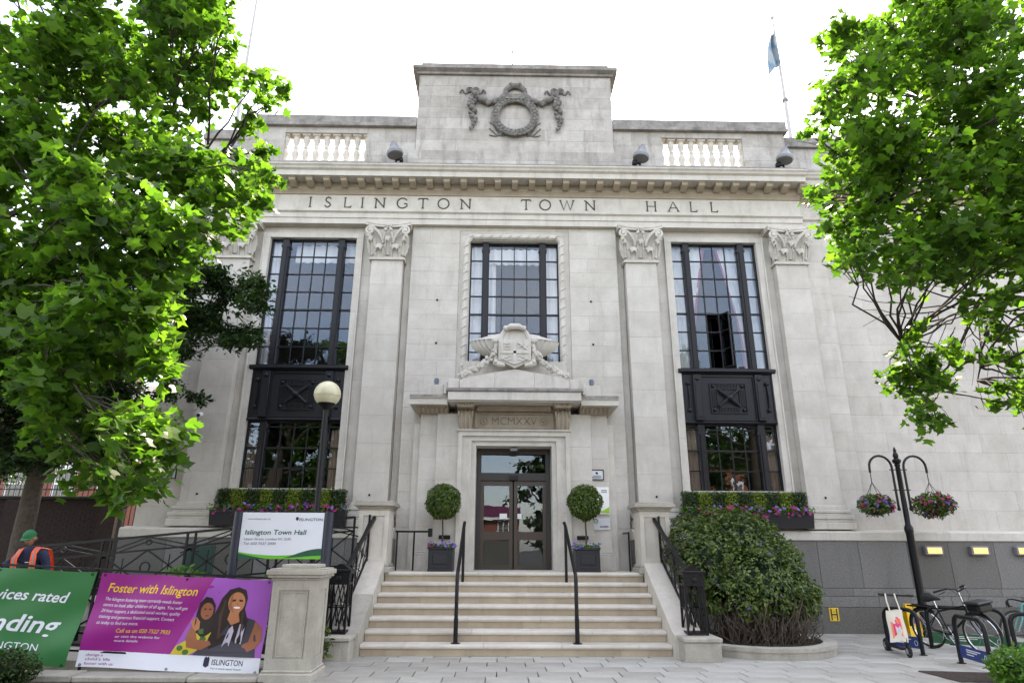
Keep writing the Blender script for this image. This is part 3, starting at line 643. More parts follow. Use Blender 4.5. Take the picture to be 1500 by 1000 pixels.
# shield cartouche
g=G(); sh=[(-.36,6.60),(.36,6.60),(.36,6.12),(.18,6.02),(0,5.93),(-.18,6.02),(-.36,6.12)]
g.prism([(x*1.1,6.27+(z-6.27)*1.07) for x,z in sh],'y',-.92,-.70)
sh2=[(-.34,6.58),(.34,6.58),(.34,6.14),(.17,6.05),(0,5.97),(-.17,6.05),(-.34,6.14)]
g.prism(sh2,'y',-.95,-.93)
g.box(-.035,.035,-.975,-.94,5.99,6.57); g.box(-.33,.33,-.975,-.94,6.26,6.32)
for k in range(3):
    g.box(-.29,-.10,-.97,-.94,6.36+.07*k,6.385+.07*k)
    for j in range(2): g.ball((-.26+.12*j,-.955,6.41+.07*k),.02,5,4)
g.tube([(.08,-.96,6.53),(.30,-.96,6.36)],.022,5); g.tube([(.10,-.96,6.40),(.20,-.96,6.50)],.018,5); g.tube([(.22,-.96,6.38),(.31,-.96,6.48)],.018,5)
for s in (-1,1):
    for k in range(6): g.ball((s*(.09+.045*k),-.955,6.20-.02*k+.02*(k%2)),.022,5,4)
    for k in range(4): g.ball((s*(.09+.04*k),-.955,6.11-.012*k),.018,5,4)
g.build('shield',STONEP,po,smooth=True)
g=G()
g.tube([(.34*math.cos(a),-.78,6.62+.36*math.sin(a)) for a in [i*PI/12 for i in range(13)]],.07,8)
g.tube([(-.22,-.86,6.92),(-.1,-.93,6.96),(.1,-.93,6.96),(.22,-.86,6.92)],[.05,.075,.075,.05],8); g.ball((-.22,-.88,6.93),.07,8,5); g.ball((.22,-.88,6.93),.07,8,5); g.prism([(-.3,6.58),(.3,6.58),(.26,6.82),(0,6.93),(-.26,6.82)],'y',-.82,-.70)
for s in (-1,1):
    g.tube([(s*(.46+.06*(1-i/14)*math.cos(i*.6)),-.84,6.60+.08*(1-i/14)*math.sin(i*.6)) for i in range(14)],.032,6); g.ball((s*.46,-.86,6.60),.045,8,5)
    g.tube([(s*.44,-.80,6.55),(s*.48,-.80,6.35),(s*.46,-.80,6.15),(s*.36,-.84,6.0)],.06,7)
    g.tube([(s*.24,-.88,5.98),(s*.38,-.90,6.0),(s*.50,-.86,6.06)],[.05,.075,.07],8); g.ball((s*.46,-.93,6.06),.05,8,5)
g.build('cartouche_scrollwork',STONEP,po,smooth=True)
for s in (-1,1):
    g=G(); rr=random.Random(11)
    for i in range(34):
        t=i/33; x=s*(.46+.84*t); z=6.42-.66*t**.62-.03*math.sin(t*PI); 
        for k in range(2): g.ball((x+rr.uniform(-.05,.05),-.80+.12*t-rr.uniform(0,.07),z+rr.uniform(-.05,.05)),rr.uniform(.035,.06),6,4)
    g.build('carved_garland',STONEP,po,smooth=True)

# ------------------------------------------------------------------ windows
def curtain(par,fn,z0,z1,y,mat,amp=.03,fr=38,nx=28,nz=14):
    g=G(); vs=[]
    for j in range(nz+1):
        z=z0+(z1-z0)*j/nz; a,b=fn(z)
        for i in range(nx+1):
            t=i/nx; vs.append((a+(b-a)*t, y+amp*math.sin(fr*t*max(b-a,.3)+.8*math.sin(z*1.3)), z))
    g.add(vs,[(j*(nx+1)+i,j*(nx+1)+i+1,(j+1)*(nx+1)+i+1,(j+1)*(nx+1)+i) for j in range(nz) for i in range(nx)])
    return g.build('curtain',mat,par,smooth=True)
pane_cache={}
def window(x0,x1,z0,z1,rowz,Y=.34,skip=(),head=True):
    wd=x1-x0; xs=[x0,x0+.138*wd,x0+.215*wd]+[x0+(.215+.1425*k)*wd for k in (1,2,3)]+[x0+.785*wd,x0+.862*wd,x1]
    g=G(); t=.035
    g.box(x0,x0+t,Y-.03,Y+.07,z0,z1); g.box(x1-t,x1,Y-.03,Y+.07,z0,z1); g.box(x0+t,x1-t,Y-.031,Y+.07,z1-t,z1); g.box(x0+t,x1-t,Y-.031,Y+.07,z0,z0+t)
    bars=[b for b in (xs[3],xs[4],xs[5])]
    for b in bars: g.box(b-.013,b+.013,Y-.012,Y+.03,z0+t,z1-t)
    for r in rowz[1:-1]: g.box(x0+t,x1-t,Y-.015,Y+.033,r-.014,r+.014)
    mid=rowz[3] if len(rowz)>6 else rowz[2]; g.box(x0+t,x1-t,Y-.025,Y+.04,mid-.022,mid+.022)
    wobj=g.build('window',BRONZE,TH)
    for a,b in ((xs[1],xs[2]),(xs[6],xs[7])):
        g=G(); g.cbox(a,b,Y-.10,Y+.08,z0,z1-.001,.012); g.box(a+.04,b-.04,Y-.125,Y-.09,z0,z1-.26); g.box(a-.02,b+.02,Y-.115,Y+.05,z1-.26,z1-.2); g.build('mullion',BRONZE,wobj)
    cols=[(xs[0]+t,xs[1]),(xs[2],xs[3]-.013),(xs[3]+.013,xs[4]-.013),(xs[4]+.013,xs[5]-.013),(xs[5]+.013,xs[6]),(xs[7],xs[8]-t)]
    for ci,(a,b) in enumerate(cols):
        for ri,(c,d) in enumerate(zip(rowz,rowz[1:])):
            if (ci,ri) in skip: continue
            k=(round(b-a,2),round(d-c,2))
            if k not in pane_cache:
                o=G().box(-k[0]/2-.006,k[0]/2+.006,-.002,.002,-k[1]/2+.008,k[1]/2-.008).build('pane',GLASS,wobj,org=(0,0,0)); pane_cache[k]=o.data
            else: o=bpy.data.objects.new('pane',pane_cache[k]); link(o,wobj)
            o.location=((a+b)/2,Y+.012,(c+d)/2); o.rotation_euler=(random.uniform(-.006,.006),0,random.uniform(-.006,.006))
    return wobj,xs
def eq(z0,z1,n): return [z0+(z1-z0)*i/n for i in range(n+1)]
lowrows=[3.13,3.63,4.13,4.66,4.80]
winC,xs=window(-1.21,1.21,6.15,9.83,eq(6.15,9.83,7))
curtain(winC,lambda z:(-1.2,-.72),6.2,9.8,.50,CURTAIN); curtain(winC,lambda z:(.70,1.2),6.2,9.8,.50,CURTAIN); curtain(winC,lambda z:(-.7,-.50),6.2,9.3,.52,CURTAIN,.02)
curtain(winC,lambda z:(-.7,.7),9.25,9.72,.47,CURTAIN,.03,30); 
winL,xl=window(-6.70,-4.34,6.26,9.88,eq(6.26,9.88,7))
curtain(winL,lambda z:(-6.68,-6.34),6.3,9.85,.52,CURTAIN); curtain(winL,lambda z:(-6.5,-6.22),6.28,7.6,.50,CURTAINR); curtain(winL,lambda z:(-6.1,-4.4),9.32,9.85,.62,CURTAIN,.03,24)
sk={(2,0),(2,1),(2,2),(3,0),(3,1),(3,2)}
winR,xr=window(4.34,6.70,6.26,9.88,eq(6.26,9.88,7),skip=sk)
def swag(s):
    def fn(z):
        t=(z-6.3)/3.5; e=.52+.62*max(0,t-.18)**1.4*1.02
        c=5.52; return (c-1.16,c-1.16+e*.98) if s<0 else (c+1.16-e*.98,c+1.16)
    return fn
curtain(winR,swag(-1),6.3,9.85,.56,CURTAIN,.03,34); curtain(winR,swag(1),6.3,9.85,.56,CURTAIN,.03,34)
for s in (-1,1):
    def edge(z,s=s): a,b=swag(s)(z); e=b if s<0 else a; return (e-.03,e+.03)
    curtain(winR,edge,6.3,9.85,.545,flat('pink_curtain_edge','b04a6a') if s<0 else bpy.data.materials['pink_curtain_edge'],.01,10,nx=4)
# open casement in the right window, swung outwards about its middle
g=G(); h0,h1=6.30,7.80; L2=.34
def rotp(u,y,z,a=math.radians(62),c=(xr[4],.355)): return (c[0]+u*math.cos(a)-y*math.sin(a), c[1]+u*math.sin(a)*-1-y*math.cos(a)*0, z)
for u0,u1,z0,z1 in ((-L2,-L2+.03,h0,h1),(L2-.03,L2,h0,h1),(-L2,L2,h0,h0+.035),(-L2,L2,h1-.035,h1),(-.012,.012,h0,h1),(-L2,L2,h0+.50,h0+.525),(-L2,L2,h0+1.0,h0+1.025)):
    P=[rotp(u0,0,z0),rotp(u1,0,z0),rotp(u1,0,z1),rotp(u0,0,z1)]; Q=[(p[0]+.03,p[1]+.016,p[2]) for p in P]
    g.add(P+Q,[(0,1,2,3),(7,6,5,4),(0,4,5,1),(1,5,6,2),(2,6,7,3),(3,7,4,0)])
g.mi=1; P=[rotp(-L2,0,h0),rotp(L2,0,h0),rotp(L2,0,h1),rotp(-L2,0,h1)]; P=[(p[0]+.013,p[1]+.006,p[2]) for p in P]; Q=[(p[0]+.005,p[1]+.003,p[2]) for p in P]
g.add(P+Q,[(0,1,2,3),(7,6,5,4),(0,4,5,1),(1,5,6,2),(2,6,7,3),(3,7,4,0)]); g.build('open_casement',[BRONZE,GLASS],winR)
wLL,_=window(-6.70,-4.34,3.13,4.80,lowrows); curtain(wLL,lambda z:(-6.68,-6.42),3.15,4.62,.5,CURTAINP); curtain(wLL,lambda z:(-4.62,-4.37),3.15,4.62,.5,CURTAINP)
wLR,_=window(4.34,6.70,3.13,4.80,lowrows); curtain(wLR,lambda z:(4.36,4.68),3.15,4.72,.5,CURTAINP); curtain(wLR,lambda z:(6.34,6.68),3.15,4.55,.5,CURTAINP)
for s in (-1,1):   # bronze spandrel panels
    a,b=(4.30,6.74) if s>0 else (-6.74,-4.30); c=(a+b)/2
    sp=G().box(a+.03,b-.03,.22,.40,4.805,6.10).build('spandrel_panel',SPANDREL,TH)
    g=G(); g.prism([(.4,6.09),(.20,6.09),(.14,6.13),(.10,6.15),(.10,6.22),(.4,6.255)],'x',a-.04,b+.04); g.prism([(.4,4.803),(.19,4.803),(.17,4.83),(.20,4.87),(.4,4.87)],'x',a+.02,b-.02); g.build('spandrel_ledge',SPANDREL,sp)
    for q in (-1,1):
        g=G(); x=c+q*.80; g.cbox(x-.10,x+.10,.13,.23,4.88,6.08,.01); g.box(x-.06,x+.06,.115,.14,4.95,5.85); g.ball((x,.14,5.96),.06,8,5); g.build('pilaster_strip',SPANDREL,sp,smooth=True)
        g=G(); x=c+q*1.02; g.ball((x,.20,5.85),.06,8,5); g.ball((x,.20,5.15),.055,8,5); g.tube([(x,.20,5.2),(x+.02,.19,5.5),(x,.20,5.8)],[.02,.035,.02],6)
        for xx in (c+q*.90,c+q*1.16): g.box(xx-.012,xx+.012,.195,.225,4.92,6.05)
        g.build('side_panel_relief',SPANDREL,sp,smooth=True)
    g=G(); z=5.47
    for (e,w_) in ((.68,.03),(.46,.028),(.29,.025)):
        ez=e*.84; 
        for k in (-1,1): g.box(c-e,c+e,.185,.225,z+k*ez-w_/2,z+k*ez+w_/2); g.box(c+k*e-w_/2,c+k*e+w_/2,.186,.225,z-ez,z+ez)
    for k in range(14):
        t=-.27+.54*(k+.5)/14
        for q in (-1,1): g.box(c+t-.011,c+t+.011,.19,.225,z+q*.315-.06,z+q*.315+.06); g.box(c+q*.375-.06,c+q*.375+.06,.19,.225,z+t*.84-.010,z+t*.84+.010)
    for q in (-1,1):
        for r in (-1,1): g.ball((c+q*.38,.20,z+r*.315),.05,7,5)
        g.tube([(c-.27,.17,z-q*.22),(c,.14,z),(c+.27,.17,z+q*.22)],[.035,.05,.035],8)
    g.ball((c,.12,z),.085,10,6); g.build('crossed_staves_relief',SPANDREL,sp,smooth=True)
# ------------------------------------------------------------------ entrance door
Yd=.30
dr=bpy.data.objects.new('door',None); link(dr,TH)
g=G(); g.box(-.91,-.80,Yd-.12,Yd+.1,1.31,4.13); g.box(.80,.91,Yd-.12,Yd+.1,1.31,4.13); g.box(-.80,.80,Yd-.12,Yd+.1,4.00,4.13); g.box(-.8,.8,Yd-.1,Yd+.1,3.36,3.54); g.build('door_frame',M('dark_brown_frame',(.022,.016,.013),.45),dr)
g=G(); g.box(-.8,.8,Yd+.01,Yd+.016,3.54,4.0); g.build('transom_pane',GLASS,dr)
g=G(); g.box(-.11,.11,Yd-.17,Yd-.1,3.37,3.47); g.build('door_sensor',RUBBER,dr)
G().cbox(-.09,.09,-.2,-.02,4.03,4.10,.01).build('ceiling_camera',FLOODM,dr)
for s in (-1,1):
    a,b=(.015,.80) if s>0 else (-.80,-.015)
    g=G(); g.box(a,a+.085,Yd-.04,Yd+.03,1.31,3.355); g.box(b-.085,b,Yd-.04,Yd+.03,1.31,3.355)
    for z0,z1 in ((1.31,1.40),(1.97,2.16),(3.24,3.355)): g.box(a+.085,b-.085,Yd-.04,Yd+.03,z0,z1)
    lf=g.build('door_leaf',DOORM,dr)
    G().box(a+.08,b-.08,Yd-.005,Yd+.001,1.39,3.25).build('door_pane',GLASS,dr)
    G().box(s*.24-.09 if s<0 else .05,s*.24+.09 if s<0 else .20,Yd-.012,Yd-.008,2.46,2.58).build('door_notice',WHITE,dr)
    g=G(); 
    for zz in (2.02,): g.tube([(s*1.585-.13,-.42,zz),(s*1.585+.13,-.42,zz)],.045,8)
    g.build('grab_bracket',IRON,dr)
# ------------------------------------------------------------------ things fixed to the building
def flood(x,sgn,label,z=11.93,y=-.34):
    t=thing('floodlight',label,'floodlight',(x,y,z),'floodlights along the cornice')
    g=G(); g.box(x-.07,x+.07,y-.06,y+.06,z-.12,z); g.tube([(x,y,z-.03),(x,y,z+.12)],.028,6); g.tube([(x,y,z+.10),(x+sgn*.13,y,z+.13)],.03,6); g.cbox(x+sgn*.10,x+sgn*.2,y-.06,y+.06,z+.06,z+.17,.01); g.build('mount',IRON,t)
    ax=Vector((-sgn*.10,.06,1)).normalized()*1; g=G(); c=Vector((x-sgn*.02,y-.06,z+.24)); d=Vector((sgn*.20,-.04,-1)).normalized()
    ps=[(.0,.215),(-.05,.235),(-.10,.225),(-.18,.165),(-.30,.115),(-.36,.105),(-.37,.06),(-.46,.055),(-.48,.03)]
    p0=c+d*.02; g.tube([p0-d*(-a) if False else p0+d*a for a,r in ps],[r for a,r in ps],14); g.build('lamp_body',FLOODM,t,smooth=True)
    g=G(); g.tube([p0+d*.002,p0+d*.012],.185,14); g.build('lens',LENS,t)
flood(-3.32,1,'grey bell floodlight on the cornice beside the left balustrade')
flood(3.50,-1,'grey bell floodlight on the cornice just left of the right balustrade')
flood(7.55,-1,'grey bell floodlight at the right-hand end of the parapet')
flood(-7.75,1,'grey bell floodlight half hidden by leaves at the left end of the parapet')
for s in (-1,1):
    t=thing('spot_lamp','small blue-grey spot lamp on the %s shoulder of the portal'%('left' if s<0 else 'right'),'spot lamp',(s*1.93,-.3,5.60),'spot lamps on the portal')
    G().lathe([(.06,0),(.06,.02),(.05,.03),(.055,.05),(.055,.18),(.045,.19)],10,(s*1.93,-.3,5.60)).build('lamp_body',M('blue_grey_metal',(.12,.16,.21),.5) if s<0 else bpy.data.materials['blue_grey_metal'],t,smooth=True)
    G().tube([(s*1.93-.075,-.3,5.72),(s*1.93+.075,-.3,5.72)],.014,6).build('pivot',FLOODM,t)
def plaque(x,z,wd,h,y,label,lines,mat=WHITE,frame=True,green=False):
    t=thing('notice_plaque',label,'sign',(x,y,z))
    G().cbox(x-wd/2,x+wd/2,y-.02,y,z-h/2,z+h/2,.004).build('panel',mat,t)
    if frame:
        g=G()
        for a,b,c,d in ((x-wd/2-.012,x+wd/2+.012,z+h/2-.008,z+h/2+.012),(x-wd/2-.012,x+wd/2+.012,z-h/2-.012,z-h/2+.008),(x-wd/2-.012,x-wd/2+.008,z-h/2,z+h/2),(x+wd/2-.008,x+wd/2+.012,z-h/2,z+h/2)): g.box(a,b,y-.03,y-.001,c,d)
        g.build('frame',BRONZE,t)
    g=G()
    for (u,v,l,k) in lines: g.box(x+u*wd,x+(u+l)*wd,y-.024,y-.0205,z+v*h,z+(v+k)*h)
    if lines: g.build('print',BRONZE,t)
    return t
LN=[(-.1,.12,.2,.16),(-.02,.0,.08,.14),(-.32,-.14,.64,.05),(-.38,-.26,.76,.04),(-.38,-.36,.7,.04)]
plaque(1.98,3.46,.31,.22,-.265,'small framed white notice plate on the stone right of the door',LN,flat('pale_plate','c9cdd2'))
plaque(-8.40,3.47,.34,.22,.215,'small framed white notice plate on the left wing wall',LN,bpy.data.materials['pale_plate'])
t=plaque(2.10,2.86,.30,.62,-.265,'tall white notice with a green curve behind the right topiary ball',[(-.1,.36,.45,.03),(-.1,.30,.45,.02)],WHITE,False)
G().prism([(1.955,2.60),(2.245,2.57),(2.245,2.72),(2.10,2.63),(1.955,2.62)],'y',-.289,-.2855).build('green_curve',flat('notice_green','8fc320'),t)
t=plaque(2.05,2.33,.40,.26,-.265,'low white notice with a round emblem below the tall notice',[(-.1,-.2,.5,.04),(-.1,-.3,.5,.04)],bpy.data.materials['pale_plate'],False)
G().tube([(1.92+.045*math.cos(a),-.2875,2.40+.045*math.sin(a)) for a in [k*PI/6 for k in range(12)]],.010,4,True).build('ring_emblem',flat('emblem_green','2f7d4a'),t)
t=thing('security_camera','white bullet security camera on the outer left pilaster','security camera',(-7.72,0,4.85))
G().tube([(-7.72,0,4.88),(-7.72,-.10,4.88)],.03,8).build('bracket',WHITE,t); G().tube([(-7.74,-.04,4.89),(-7.70,-.24,4.83)],.055,12).build('camera_body',WHITE,t,smooth=True); G().tube([(-7.703,-.225,4.834),(-7.698,-.25,4.828)],.042,12).build('lens',RUBBER,t)
for i,(x,l) in enumerate(((9.78,'lit amber wall lamp nearest the hanging basket post'),(10.86,'lit amber wall lamp in the middle of the row of three on the granite'),(11.92,'lit amber wall lamp at the right edge of the granite wall'))):
    t=thing('wall_lamp',l,'wall lamp',(x,-.19,1.78),'lit wall lamps on the granite plinth')
    g=G(); g.cbox(x-.21,x+.21,-.30,-.19,1.68,1.88,.012); g.build('housing',FLOODM,t)
    G().cbox(x-.165,x+.165,-.312,-.298,1.715,1.845,.004).build('lamp_lens',GLOW,t)
    g=G()
    for k in range(3): g.box(x-.18,x+.18,-.32,-.313,1.735+.042*k,1.741+.042*k)
    g.build('guard_bar',FLOODM,t)
t=thing('hydrant_sign','small yellow hydrant plate with a black letter H low on the granite','sign',(7.30,-.22,.38))
G().cbox(7.140,7.360,-.235,-.22,.26,.54,.004).build('plate',flat('hydrant_yellow','d8b234'),t)
g=G(); g.box(7.175,7.200,-.24,-.2355,.28,.52); g.box(7.300,7.325,-.24,-.2355,.28,.52); g.box(7.200,7.300,-.24,-.2355,.385,.41); g.box(7.225,7.275,-.24,-.2355,.45,.458); g.box(7.225,7.275,-.24,-.2355,.34,.348); g.build('letter_print',BRONZE,t)
t=thing('vent_grille','green metal vent grille in the granite behind the ramp railing','vent grille',(-7.15,-.2,1.5))
g=G(); g.box(-7.5,-6.85,-.21,-.185,1.18,1.82); g.build('grille_frame',flat('grille_green','20443a'),t)
g=G()
for k in range(12): g.box(-7.46,-6.89,-.225,-.21,1.21+.05*k,1.235+.05*k)
g.build('louvre',bpy.data.materials['grille_green'],t)
# ------------------------------------------------------------------ flagpoles and flag
def pole(x,y,z0,z1,label,band=None):
    t=thing('flagpole',label,'flagpole',(x,y,z0)); G().tube([(x,y,z0),(x,y,(z0+z1)/2),(x,y,z1)],[.075,.06,.03],10).build('pole',WHITEF,t,smooth=True)
    G().ball((x,y,z1+.05),.07,8,5).build('finial',WHITEF,t)
    g=G(); g.tube([(x-.18,y-.05,z0),(x-.07,y-.02,z0+2.6)],.008,4); g.build('halyard',WHITEF,t)
    if band: G().tube([(x,y,band),(x,y,band+.08)],.10,10).build('collar',FLOODM,t)
pole(9.13,2,12.05,19.6,'white flagpole with a drooping flag above the right parapet',16.1)
pole(-9.05,2,12.05,22,'thin white flagpole at the top left beside the tree leaves')
pole(0,6,12.05,21.6,'bare flagpole behind the attic block')
g=G(); vs=[]; nx,nz=10,14
for j in range(nz+1):
    v=j/nz
    for i in range(nx+1):
        u=i/nx; vs.append((9.08-u*.48*(.30+.70*v)-.05*math.sin(v*5), 1.95-.10*math.sin(u*9+v*3)-.05*u, 18.9-.05*u-1.75*v*(.75+.25*u)+.0*u))
fl=G().add(vs,[(j*(nx+1)+i,j*(nx+1)+i+1,(j+1)*(nx+1)+i+1,(j+1)*(nx+1)+i) for j in range(nz) for i in range(nx)])
fl.m=[1 if (i//10+i%10)%6 in (0,1) else 2 if (i%10) in (3,4) and i//10 in (6,7,8) else 0 for i in range(len(fl.f))]
solo(fl,'flag',[flat('flag_pale_blue','8b98a0'),flat('flag_blue','5f7e93'),flat('flag_pink','a5626d')],'limp pale blue, white and pink flag hanging on the right flagpole','flag',org=(9.1,1.95,18.9),smooth=True)
# ------------------------------------------------------------------ iron railings of the steps
def bar(g,a,b,w=.02): g.tube([a,b],w,4,tw=0)
for s in (-1,1):
    t=thing('step_railing','black iron railing with lattice newel on the %s side of the steps'%('left' if s<0 else 'right, against the shrub'),'railing',(s*3.12,-3.45,.37),'iron railings flanking the steps')
    x=s*3.12; P=lambda u,h:(x,-3.42+2.0*u,.40+ .52*2.0*u*1.02+h)
    g=G(); bar(g,(s*3.12,-3.30,1.40),(s*3.02,-1.38,2.40),.045); g.build('top_rail',IRON,t)
    g=G(); bar(g,P(0,.84),P(1,.84),.02); bar(g,P(0,.12),P(1,.12),.025); g.build('rail',IRON,t)
    g=G(); bar(g,P(1,.05),P(1,1.0),.03); bar(g,P(.5,.1),P(.5,.95),.022); g.build('post',IRON,t)
    for k in range(2):
        u0,u1=.5*k,.5*k+.5; g=G(); c=(u0+u1)/2
        bar(g,P(u0,.12),P(u1,.84),.013); bar(g,P(u0,.84),P(u1,.12),.013); bar(g,P(u0,.48),P(c,.84),.011); bar(g,P(c,.84),P(u1,.48),.011); bar(g,P(u0,.48),P(c,.12),.011); bar(g,P(c,.12),P(u1,.48),.011)
        pc=P(c,.48); g.tube([(x,pc[1]+.09*math.cos(a),pc[2]+.09*math.sin(a)) for a in [i*PI/6 for i in range(12)]],.012,4,True); g.build('lattice_panel',IRON,t)
    c=(s*3.13,-3.52); e=.165; g=G()
    for a in (-1,1):
        for b in (-1,1): g.box(c[0]+a*e-.018,c[0]+a*e+.018,c[1]+b*e-.018,c[1]+b*e+.018,.37,1.38)
    for z in (.39,1.17,1.34): g.box(c[0]-e-.02,c[0]+e+.02,c[1]-e-.02,c[1]+e+.02,z,z+.035)
    g.box(c[0]-e,c[0]+e,c[1]-e-.012,c[1]-e+.01,1.2,1.34); g.ball((c[0],c[1]-e-.015,1.27),.05,8,5,1,.4,1)
    for yy in (-e,e):
        for (a,b) in (((-e,.42),(0,1.17)),((0,1.17),(e,.42)),((-e,.8),(e,.8)),((-e*.5,.42),(0,.8)),((e*.5,.42),(0,.8)),((-e,1.17),(-e*.3,.42)),((e,1.17),(e*.3,.42))): bar(g,(c[0]+a[0],c[1]+yy,a[1]),(c[0]+b[0],c[1]+yy,b[1]),.013)
    for xx in (-e,e):
        for (a,b) in (((-e,.42),(0,1.17)),((0,1.17),(e,.42)),((-e,.8),(e,.8))): bar(g,(c[0]+xx,c[1]+a[0],a[1]),(c[0]+xx,c[1]+b[0],b[1]),.013)
    g.build('newel_frame',IRON,t)
    g=G(); g.cbox(c[0]-e-.045,c[0]+e+.045,c[1]-e-.045,c[1]+e+.045,1.375,1.42,.008); g.prism([(-e,1.42),(e,1.42),(.03,1.51),(-.03,1.51)],'y',c[1]-e*.6,c[1]+e*.6); g.v[-8:]=[(p[0]+c[0],p[1],p[2]) for p in g.v[-8:]]; g.build('newel_cap',IRON,t)
# centre handrails
for s in (-1,1):
    x=s*1.08; t=thing('handrail','black tubular handrail running down the %s half of the steps'%('left' if s<0 else 'right'),'handrail',(x,-3.3,.186),'central handrails on the steps')
    g=G(); g.tube([(x,-3.32,.186),(x,-3.32,.60)],.042,8); g.tube([(x,-3.32,.60),(x,-3.32,1.24),(x,-3.28,1.31),(x,-3.2,1.36),(x,-1.5,2.26),(x,-1.36,2.31),(x,-1.24,2.31)],.034,10); g.build('rail',IRON,t,smooth=True)
    G().tube([(x,-1.55,RIS*6),(x,-1.55,2.22)],.03,10).build('post',IRON,t,smooth=True)
    G().lathe([(.085,0),(.085,.012),(.05,.02)],12,(x,-3.32,.186)).build('foot_plate',IRON,t)
    if s>0: G().tube([(x,-3.2,RIS),(x,-3.2,1.30)],.026,8).build('post',IRON,t,smooth=True)
t=thing('landing_rail','short black guard rail on the landing left of the door','rail',(-2.3,-.7,1.3))
G().tube([(-2.66,-.7,2.13),(-1.90,-.7,2.13)],.03,4).build('rail',IRON,t); G().cbox(-1.93,-1.84,-.75,-.65,2.02,2.20,.008).build('end_bracket',IRON,t); G().tube([(-2.24,-.7,1.3),(-2.24,-.7,2.12)],.026,4).build('post',IRON,t); G().tube([(-2.62,-.7,1.3),(-2.62,-.7,2.12)],.026,4).build('post',IRON,t)
t=thing('landing_rail','short black guard rail beside the right pedestal on the landing','rail',(2.66,-.5,1.3))
G().tube([(2.62,-.55,1.3),(2.62,-.55,2.15)],.026,4).build('post',IRON,t); G().tube([(2.62,-.55,2.13),(2.62,.1,2.13)],.026,4).build('rail',IRON,t)
# ------------------------------------------------------------------ ramps on the left
rz=lambda x: 1.31-.095*(-3.32-x)
g=G(); g.prism([(-3.44,0),(-3.44,rz(-3.44)),(-10.5,rz(-10.5)),(-10.5,0)],'y',-1.52,-.20)
ur=struct(g,'upper_ramp',PIER)
g=G(); g.prism([(-3.44,rz(-3.44)-.10),(-3.44,rz(-3.44)+.02),(-10.5,rz(-10.5)+.02),(-10.5,rz(-10.5)-.10)],'y',-1.58,-1.50); g.build('ramp_kerb',STEP,ur)
lz=lambda x: .08+.035*(-3.6-x)
g=G(); g.prism([(-3.75,0),(-3.75,lz(-3.75)),(-12,lz(-12)),(-12,0)],'y',-5.15,-3.95); struct(g,'lower_ramp',PIER)
g=G(); g.box(-12,-3.5,-3.94,-1.53,-.01,.25); struct(g,'planting_bed',SOIL)
def ramp_rail(t,z,y,x0,x1,nb,hgt=1.1,flip=False):
    g=G(); bar(g,(x0,y,z(x0)+hgt),(x1,y,z(x1)+hgt),.034); g.build('top_rail',IRON,t)
    g=G(); 
    for h in (.82,.14): bar(g,(x0,y,z(x0)+h),(x1,y,z(x1)+h),.026)
    g.build('rail',IRON,t)
    L=(x1-x0)/nb
    for k in range(nb+1):
        x=x0+L*k; g=G(); bar(g,(x,y,z(x)),(x,y,z(x)+hgt),.03)
        if 0<k<nb: bar(g,(x+.17,y,z(x)),(x+.17,y,z(x)+hgt),.03)
        g.build('post',IRON,t)
    for k in range(nb):
        a=x0+L*k+(.17 if k else 0); b=x0+L*(k+1); c=(a+b)/2; H=lambda x,h:(x,y,z(x)+h); g=G()
        for p,q in (((a,.14),(c,.82)),((a,.82),(c,.14)),((c,.14),(b,.82)),((c,.82),(b,.14)),((a,.82),(c,1.08)),((c,1.08),(b,.82)),((a+.1,.70),(c,1.0)),((c,1.0),(b-.1,.70))): bar(g,H(*p),H(*q),.019)
        for (x,h,r) in ((c,.48,.10),(c,.98,.055),(c,.21,.055)): pc=H(x,h); g.tube([(pc[0]+r*math.cos(u),y,pc[2]+r*math.sin(u)) for u in [i*PI/8 for i in range(16)]],.017,4,True)
        for x in ((a+c)/2,(b+c)/2): bar(g,H(x,.14),H(x,.70),.012)
        g.build('lattice_panel',IRON,t)
t=thing('ramp_railing','long black iron railing of crosses and rings along the upper ramp','railing',(-6,-1.5,1.1)); ramp_rail(t,rz,-1.5,-3.42,-10.4,4)
t=thing('ramp_railing','black iron railing sloping behind the man along the lower ramp','railing',(-8,-3.92,.3)); ramp_rail(t,lambda x: lz(x)+.10*(-5.2-x)*.3,-3.92,-5.4,-11.8,3,1.0)
# ------------------------------------------------------------------ gate pier, kerb and banner fence
t=thing('gate_pier','tall panelled grey stone pier with moulded cap beside the purple banner','stone pier',(-3.30,-5.28,0))
xa,xb,ya,yb=-3.64,-2.98,-5.60,-4.96; c=(xa+xb)/2
g=G(); g.cbox(xa-.05,xb+.05,ya-.05,yb+.05,-.02,.10,.02); g.cbox(xa-.025,xb+.025,ya-.025,yb+.025,.10,.135,.012); g.build('base',PIER,t)
g=G(); g.box(xa+.015,xb-.015,ya+.022,yb-.015,.135,1.33)
for u0,u1,z0,z1 in ((xa,xa+.11,.135,1.33),(xb-.11,xb,.135,1.33),(xa+.11,xb-.11,.135,.28),(xa+.11,xb-.11,1.19,1.33)): g.box(u0,u1,ya,ya+.03,z0,z1)
for u0,u1,z0,z1 in ((ya+.03,ya+.12,.135,1.33),(yb-.11,yb,.135,1.33),(ya+.12,yb-.11,.135,.28),(ya+.12,yb-.11,1.19,1.33)): g.box(xb-.022,xb,u0,u1,z0,z1)
for u0,u1,z0,z1 in ((xa+.135,xa+.15,.30,1.17),(xb-.15,xb-.135,.30,1.17),(xa+.15,xb-.15,.30,.315),(xa+.15,xb-.15,1.155,1.17)): g.box(u0,u1,ya+.008,ya+.03,z0,z1)
g.build('shaft',PIER,t)
g=G()
